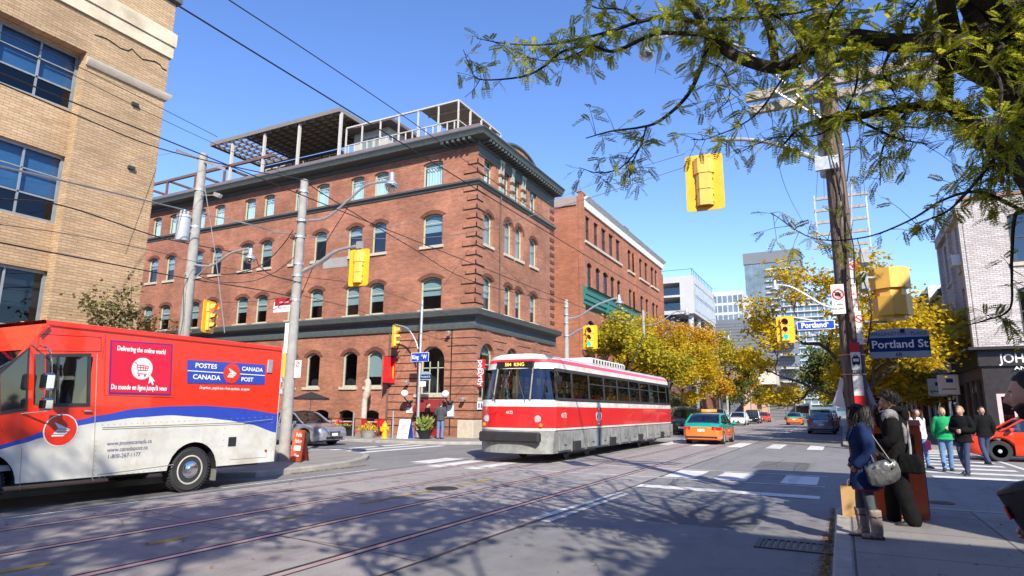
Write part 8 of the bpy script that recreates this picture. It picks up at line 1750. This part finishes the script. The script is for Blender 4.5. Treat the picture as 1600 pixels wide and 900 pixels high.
# --- bearded man entering at the right edge
ctr=DP(1619,618,3.25); z_=ctr.z-.12; k_=z_/1.60
Mn,J,S_,HM=person('person','bearded man with short dark hair walking in at the right edge',(ctr.x,ctr.y-.13,.12),R(80),H=k_*1.7,skin=skinl,legs=(denimd,.014),top=(blkc,.024),top_len=.06,hair=hairb,hairstyle='short',shoe_m=leatherb,hpitch=R(4),pose=dict(walk(1),head=(.15,0,1.60),neck=(.04,0,1.465),shL=(-.02,.17,1.39),shR=(-.02,-.17,1.39)),vox=.012)
mb=MB(hairb); n,m=44,22; vs=[];fs=[]
for i in range(m+1):
    el=R(-80+62*i/m)
    for k in range(n+1):
        az=R(-100+200*k/n); A=abs(math.degrees(az)); E_=math.degrees(el); lim=-24 if A<28 else -24+(A-28)*.30; t=max(0,min(1,(lim-E_)/7)); 
        if A<14 and -42<E_<-28: t*=.15
        q=V((math.cos(az)*math.cos(el),math.sin(az)*math.cos(el),math.sin(el))); p=headpt(az,el,1); vs.append(p+q*((.011+.004*NZ.noise(q*14))*t-.004*(1-t)))
for i in range(m):
    for k in range(n): fs.append((i*(n+1)+k,i*(n+1)+k+1,(i+1)*(n+1)+k+1,(i+1)*(n+1)+k))
mb.add(vs,fs); mb.xf(HM); kid(Mn,mb,S_,'beard')
c=DP(1634,790,2.9); mb=MB(leatherb); R_=[]
for z,w_,t_ in ((-.13,.05,.04),(-.11,.13,.08),(0,.15,.09),(.08,.16,.095),(.10,.155,.09),(.125,.10,.06)): R_.append([(w_*math.cos(a),t_*math.sin(a),z) for a in [2*PI*k/20 for k in range(20)]])
mb.loft(R_); f=fuse(mb,.009,2,.003,10,3,leatherb); o=f.put('black_case',None,ang=1.0); o.location=c; o.rotation_euler=(0,R(18),R(70)); WM[o.name]=Matrix(); tag(o,'rounded black case with red tail mark cut by the right edge','bag')
mb=MB(ltb); mb.ob((.145,.03,.0),(.006,0,0),(0,.02,0),(0,0,.03),None,.004); mb.put('red_marker',o); mb=MB(plastic); mb.lathe([(.158,.075),(.163,.085),(.158,.095)],(0,0,0),24,sq=.6); mb.put('rim_band',o)
# ================================================================ pavement furniture by the brick corner
wt=M('table_white',(.62,.62,.62),.4); rc_=M('chair_red',(.62,.02,.02),.4,coat=.3)
def chair_(loc,rz,label,first=[None]):
    if first[0] is None:
        t=T('patio_chair',label,'chair',loc,rz,'red patio chairs'); mb=MB(rc_); mb.box((-.2,-.22,.44),(.22,.22,.465),None,.01); mb.put('seat',t)
        mb=MB(rc_); mb.prism([(-.2,-.21,.52),(-.2,.21,.52),(-.27,.21,.88),(-.27,-.21,.88)],(-.015,0,0)); mb.put('backrest',t)
        for a in (-1,1):
            for b in (-1,1): MB(rc_).tube([(a*.19,b*.19,.45),(a*.23,b*.22,0)],.014,6).put('leg',t)
            MB(rc_).tube([(-.22,a*.23,.66),(.16,a*.23,.66),(.18,a*.21,.45)],.013,6).put('armrest',t)
        first[0]=t; return t
    return dup(first[0],loc,rz,label)
cols=[(513,'leftmost red patio chair, just past the bonnet of the silver car'),(523,'second red patio chair from the silver car'),(533,'third red patio chair, left of the tall grey post'),(545,'red patio chair touching the tall grey post'),(574,'red patio chair behind the flower tub'),(584,'red patio chair between flower tub and hydrant'),(597,'red patio chair behind the yellow hydrant')]
for i,(x_,l) in enumerate(cols):
    X_=27.1 if i%2 else 26.7; q=XP(x_,668,X_); chair_((X_,q.y,.12),R(90 if i%2 else -80)+i*.3,l)
for i,(x_,l) in enumerate(((518,'white round patio table among the left chairs'),(540,'white round patio table left of the post'),(579,'white round patio table behind the flower tub'),(592,'white round patio table near the hydrant'))):
    q=XP(x_,660,27.3); t=T('patio_table',l,'table',(27.3,q.y,.12),0,'white patio tables'); mb=MB(wt); mb.lathe([(.001,.70),(.36,.70),(.37,.715),(.36,.73),(.001,.73)],(0,0,0),20); mb.put('tabletop',t); mb=MB(steel); mb.tube([(0,0,0),(0,0,.7)],.03,8); mb.lathe([(.22,0),(.2,.02),(.03,.04)],(0,0,0),14); mb.put('pedestal',t)
# umbrella
q=XP(484,650,26.2); t=T('parasol','black flat parasol over the patio behind the silver car','parasol',(26.2,q.y,.12)); zt_=XP(484,612,26.2).z-.12; MB(steel).tube([(0,0,0),(0,0,zt_)],.022,8).put('pole',t)
mb=MB(M('parasol_black',(.02,.02,.022),.8)); n=8; rr_=1.0; 
vs=[(0,0,zt_)]+[(rr_*math.cos(2*PI*k/n),rr_*math.sin(2*PI*k/n),zt_-.36) for k in range(n)]+[(rr_*.98*math.cos(2*PI*k/n),rr_*.98*math.sin(2*PI*k/n),zt_-.44) for k in range(n)]
mb.add(vs,[(0,1+k,1+(k+1)%n) for k in range(n)]+[(1+k,1+(k+1)%n,9+(k+1)%n,9+k) for k in range(n)]); mb.put('canopy',t,sm=False)
for k in range(8): MB(steel).tube([(0,0,zt_-.06),(rr_*.96*math.cos(2*PI*k/n),rr_*.96*math.sin(2*PI*k/n),zt_-.37)],.008,4).put('rib',t)
MB(iron).lathe([(.25,0),(.24,.06),(.04,.09)],(0,0,0),14).put('base',t)
# railing
rl=T('patio_railing','thin black railing in front of the patio chairs','railing',(26.0,24,.12)); a,b=XP(500,660,26.0).y,XP(612,660,26.0).y; mb=MB(black)
for z_ in (1.02,.55): mb.tube([(26.0,a,z_+.0),(26.0,b,z_+.0)],.018,6)
mb.put('rails',rl,True)
for k in range(7): y=a+(b-a)*k/6; MB(black).tube([(26.0,y,.12),(26.0,y,1.04)],.02,6).put('post',rl,True)
pl=MB(black); pl.box((26.08,XP(505,668,26.1).y,.12),(26.3,XP(548,668,26.1).y,.62),None,.02); t=T('planter_box','long black planter box with low yellow flowers under the railing','planter',(26.2,24,.12)); pl.put('box',t,True)
def tuft(cx,cy,z,r,n,mats,h=.25,seed=1,L=.14):
    rd_=random.Random(seed); mb=MB(mats[0])
    for i in range(n):
        a=rd_.uniform(0,2*PI); q=r*math.sqrt(rd_.random()); p=V((cx+q*math.cos(a),cy+q*math.sin(a),z+rd_.uniform(0,h)*(1-q/r*.5))); u=V((rd_.gauss(0,.6),rd_.gauss(0,.6),rd_.uniform(.2,1.2))).normalized()*L*rd_.uniform(.6,1.2); w_=u.cross(V((rd_.gauss(0,1),rd_.gauss(0,1),.3))).normalized()*L*.16; mb.poly([p,p+u*.5+w_,p+u,p+u*.5-w_],mats[rd_.randrange(len(mats))])
    return mb
fy=M('flower_yellow',(.75,.45,.02),.7,var=.2); fo2=M('flower_orange',(.75,.22,.02),.7,var=.2); lf_=M('leaf_fresh',(.10,.22,.03),.6,var=.3)
mb=MB(lf_)
for k in range(6): y=XP(508+k*7,668,26.1).y; g=tuft(26.19,y,.6,.22,46,[lf_,fy,lf_],.16,k+3,.10); [mb.add([g.v[i] for i in f],[tuple(range(len(f)))],g.ms[m_]) for f,m_ in zip(g.f,g.mi)]
mb.put('flowers',t,True,sm=False)
q=G(577,684,.12); t=T('flower_tub','round stone tub full of orange and yellow flowers beside the hydrant','planter',(25.4,XP(576,670,25.4).y,.12)); MB(M('tub_stone',(.30,.30,.28),.85,bump=.003)).lathe([(.30,0),(.36,.12),(.42,.34),(.44,.36),(.40,.36),(.38,.30),(.001,.30)],(0,0,0),22).put('tub',t); tuft(0,0,.30,.46,520,[lf_,fy,fo2,lf_,fy],.42,5,.12).put('flowers',t,sm=False)
q=XP(666,680,25.9); t=T('grass_planter','dark bowl planter with tall spiky grass by the red entrance','planter',(25.9,q.y+.1,.12)); MB(plastic).lathe([(.22,0),(.30,.2),(.42,.40),(.45,.42),(.40,.42),(.001,.36)],(0,0,0),22).put('bowl',t); tuft(0,0,.38,.26,300,[lf_,M('grass_dry',(.30,.27,.08),.8)],.55,6,.42).put('grass',t,sm=False)
# hydrant
hy=M('hydrant_yellow',(.80,.42,.01),.4,coat=.3,var=.1); X_=25.3; q=XP(601,670,X_); t=T('fire_hydrant','yellow fire hydrant at the kerb between flower tub and white board','fire hydrant',(X_,q.y,.12)); mb=MB(hy)
mb.lathe([(.19,0),(.19,.05),(.13,.06),(.125,.50),(.16,.52),(.16,.56),(.13,.57),(.12,.66),(.07,.74),(.03,.77),(.03,.82),(.001,.82)],(0,0,0),18); mb.put('barrel',t)
for s_ in (-1,1): MB(hy).lathe([(.065,s_*.10),(.065,s_*.19),(.08,s_*.195),(.08,s_*.22),(.03,s_*.225),(.03,s_*.25),(.001,s_*.25)],(0,0,.46),12,ax='y').put('outlet',t)
MB(hy).lathe([(.085,-.10),(.085,-.18),(.10,-.185),(.10,-.22),(.03,-.225),(.001,-.24)],(0,0,.42),14,ax='x').put('outlet',t)
# white A-board
X_=25.9; a,b=XP(624,681,X_),XP(641,681,X_); t=T('sandwich_board','white sandwich board leaning open left of the slim pole','sign',(X_,(a.y+b.y)/2,.12)); z1=XP(630,655,X_).z
mb=MB(swhite); mb.prism([(X_-.22,a.y,.12),(X_-.22,b.y,.12),(X_,b.y,z1),(X_,a.y,z1)],(.02,0,0)); o=mb.put('front_panel',t,True); mb=MB(blue); mb.prism([(X_+.24,a.y,.12),(X_+.24,b.y,.12),(X_+.03,b.y,z1),(X_+.03,a.y,z1)],(.02,0,0)); mb.put('rear_panel',t,True)
mb=MB(M('menu_text',(.30,.30,.32),.7)); 
for k in range(9): zq=.35+k*(z1-.55)/9; xq=X_-.22+.22*(zq-.12)/(z1-.12)-.006; w_=(a.y-b.y)*(.34-.05*(k%3)); yc=(a.y+b.y)/2; mb.box((xq-.002,yc-w_,zq),(xq,yc+w_,zq+.025))
mb.put('menu_lines',o,True)
# tall posts, driftwood trunk
for x_,l in ((551,'tall plain grey post left of the flower tub'),(613,'tall plain grey post right of the hydrant')):
    q=XP(x_,680,25.6); zt_=XP(x_,645 if x_<600 else 642,25.6).z-.12; mb=MB(steel); mb.lathe([(.04,0),(.04,zt_),(.001,zt_+.02)],(0,0,0),10); o=mb.put('post',None); o.location=(25.6,q.y,.12); o.name='bollard_post'; tag(o,l,'post')
X_=27.3; P_=[XP(x,y,X_) for x,y in ((568,654),(569,640),(570,625),(574,610),(575,598),(573,595))]; mb=MB(M('driftwood',(.46,.40,.33),.85,bump=.006,bscale=30,var=.3)); mb.tube(curve(P_,5),[.16]*6+[.15]*6+[.19]*5+[.17]*9,10); o=mb.put('driftwood_trunk',None,loc=tuple(P_[0])); tag(o,'pale twisted driftwood trunk standing against the brick wall','tree trunk')
# banners
def banner(lab,X_,y0,y1,z0,z1,txt,m=red):
    t=T('banner',lab,'banner',(X_,(y0+y1)/2,z0),0,'red wall banners'); mb=MB(m); N=8
    mb.loft([[(X_+.02*math.sin(k*.9),y0+(y1-y0)*q,z0+(z1-z0)*k/N) for q in (0,.33,.66,1)] for k in range(N+1)],closed=False,caps=False); o=mb.put('cloth',t,True)
    mb=MB(black)
    for z in (z0-.03,z1+.03): mb.tube([(X_,min(y0,y1)-.05,z),(X_,max(y0,y1)+.12,z)],.02,6)
    mb.put('bracket',t,True); mb=MB(swhite); mb.text(txt,(y1-y0)*.95 if y1>y0 else .4,(X_-.03,(y0+y1)/2,(z0+z1)/2),(0,0,-1),(0,-1,0),bold=.008,sx=.82); mb.put('lettering',o,True)
for x0,x1,yt_,yb_,X_,l in ((745,757.5,561.5,604,28.6,'left red banner with white vertical lettering on the corner wall'),(783.5,797,566,606.5,30.9,'right red banner with white vertical lettering, near the tram front')):
    a,b=XP(x0,yt_,X_),XP(x1,yb_,X_); y1=YS-.12; w_=abs(a.y-b.y); banner(l,X_,min(a.y,b.y),max(a.y,b.y),b.z,a.z,'pe@rtly')
t=T('banner','narrow red and yellow banner sticking out from the west wall','banner',(XW-.5,XP(607,580,XW-.4).y,3)); a,b=XP(602,558,XW-.5),XP(611,598,XW-.5); yc=XP(607,580,XW-.4).y
mb=MB(red); mb.box((XW-.85,yc-.012,b.z),(XW-.10,yc+.012,a.z)); mb.box((XW-.10,yc-.22,b.z),(XW-.085,yc+.20,a.z)); o=mb.put('cloth',t,True); mb=MB(M('banner_yellow',(.80,.42,.02),.6)); mb.box((XW-.112,yc-.14,b.z+.25),(XW-.104,yc-.05,a.z-.5)); mb.put('stripe',o,True)
mb=MB(swhite); mb.text('BURRITOS',.20,(XW-.108,yc+.09,(a.z+b.z)/2),(0,0,-1),(0,-1,0),bold=.006,sx=.9) if 0 else [mb.box((XW-.112,yc+.04,b.z+.3+k*.24),(XW-.104,yc+.14,b.z+.42+k*.24)) for k in range(5)]; mb.put('marks',o,True)
mb=MB(black); 
for z in (a.z+.03,b.z-.03): mb.tube([(XW,yc,z),(XW-.9,yc,z)],.02,6)
mb.put('bracket',t,True)
# white letter board beneath the first arch
a,b=YP(746,627,YS-.06),YP(775,640,YS-.06); t=T('wall_sign','white sign strip under the first arched window of the corner','sign',(a.x,YS-.06,b.z)); mb=MB(swhite); mb.box((a.x,YS-.08,b.z),(b.x,YS-.05,a.z)); o=mb.put('plate',t,True); mb=MB(navy)
for k in range(8): x=a.x+(b.x-a.x)*(k+.25)/8; mb.box((x,YS-.085,b.z+.08),(x+.12,YS-.081,a.z-.10))
mb.put('lettering',o,True)
# litter bin and clutter by the salmon shops
for i,(x_,y_,l) in enumerate(((44.5,12.9,'grey litter bin on the north pavement behind the tram tail'),(36.5,-1.4,'dark litter bin on the far south pavement'))):
    t=T('litter_bin',l,'bin',(x_,y_,.12)); MB(iron).lathe([(.28,0),(.3,.05),(.3,.95),(.26,1.05),(.1,1.12),(.001,1.12)],(0,0,0),16).put('body',t); MB(black).box((-.31,-.14,.72),(-.2,.14,.88)).put('slot',t)
# hanging shop signs on the south side
for i,(x_,z_,m_,l) in enumerate(((SX+5.2,3.0,swhite,'white hanging box sign on the row beyond the white brick corner'),(SX+9.5,3.0,swhite,'second white hanging box sign further left'),(SX+13,3.1,creamf,'cream hanging sign past the two white ones'))):
    t=T('hanging_sign',l,'sign',(x_,SY+.6,z_)); mb=MB(m_); mb.box((-.08,-.45,-.5),(.08,.45,.5),None,.03); mb.put('box',t); MB(black).tube([(0,-.6,.55),(0,.4,.55)],.02,6).put('bracket',t)
    mb=MB(blue); mb.box((-.086,-.2,.1),(-.081,.1,.3)); mb.box((-.086,-.3,-.25),(-.081,.3,-.2)); mb.put('emblem',t)
tc2=T('taxi_x','','') if 0 else None

for i,(x_,l) in enumerate(((445,'dry grass in a pot at the left of the roof terrace'),(478,'tall dry grass in a pot in the middle of the roof terrace'),(520,'leafy pot plant beside the right pergola post'))):
    X_=TX+.7; q=XP(x_,240,X_); t=T('roof_planter',l,'planter',(X_,q.y,zr)); MB(M('pot_green',(.10,.16,.06),.7)).lathe([(.2,0),(.3,.45),(.001,.42)],(0,0,0),14).put('pot',t); tuft(0,0,.42,.3,170,[M('grass_dry',(.30,.27,.08),.8),lf_ if i==2 else MATS['grass_dry']],.5,20+i,.55).put('grass',t,sm=False)
for i,(x_,l) in enumerate(((456,'blue patio chair left on the roof terrace'),(500,'blue patio chair right on the roof terrace'))):
    X_=TX+1.4; q=XP(x_,243,X_); t=T('terrace_chair',l,'chair',(X_,q.y,zr),R(20*i)); bl_=M('chair_blue',(.03,.16,.30),.5); MB(bl_).box((-.22,-.22,.42),(.22,.22,.46)).put('seat',t); MB(bl_).prism([(-.2,-.21,.48),(-.2,.21,.48),(-.28,.21,.95),(-.28,-.21,.95)],(-.02,0,0)).put('backrest',t)
    for a in (-1,1):
        for b in (-1,1): MB(bl_).tube([(a*.2,b*.2,.43),(a*.22,b*.22,0)],.015,5).put('leg',t)
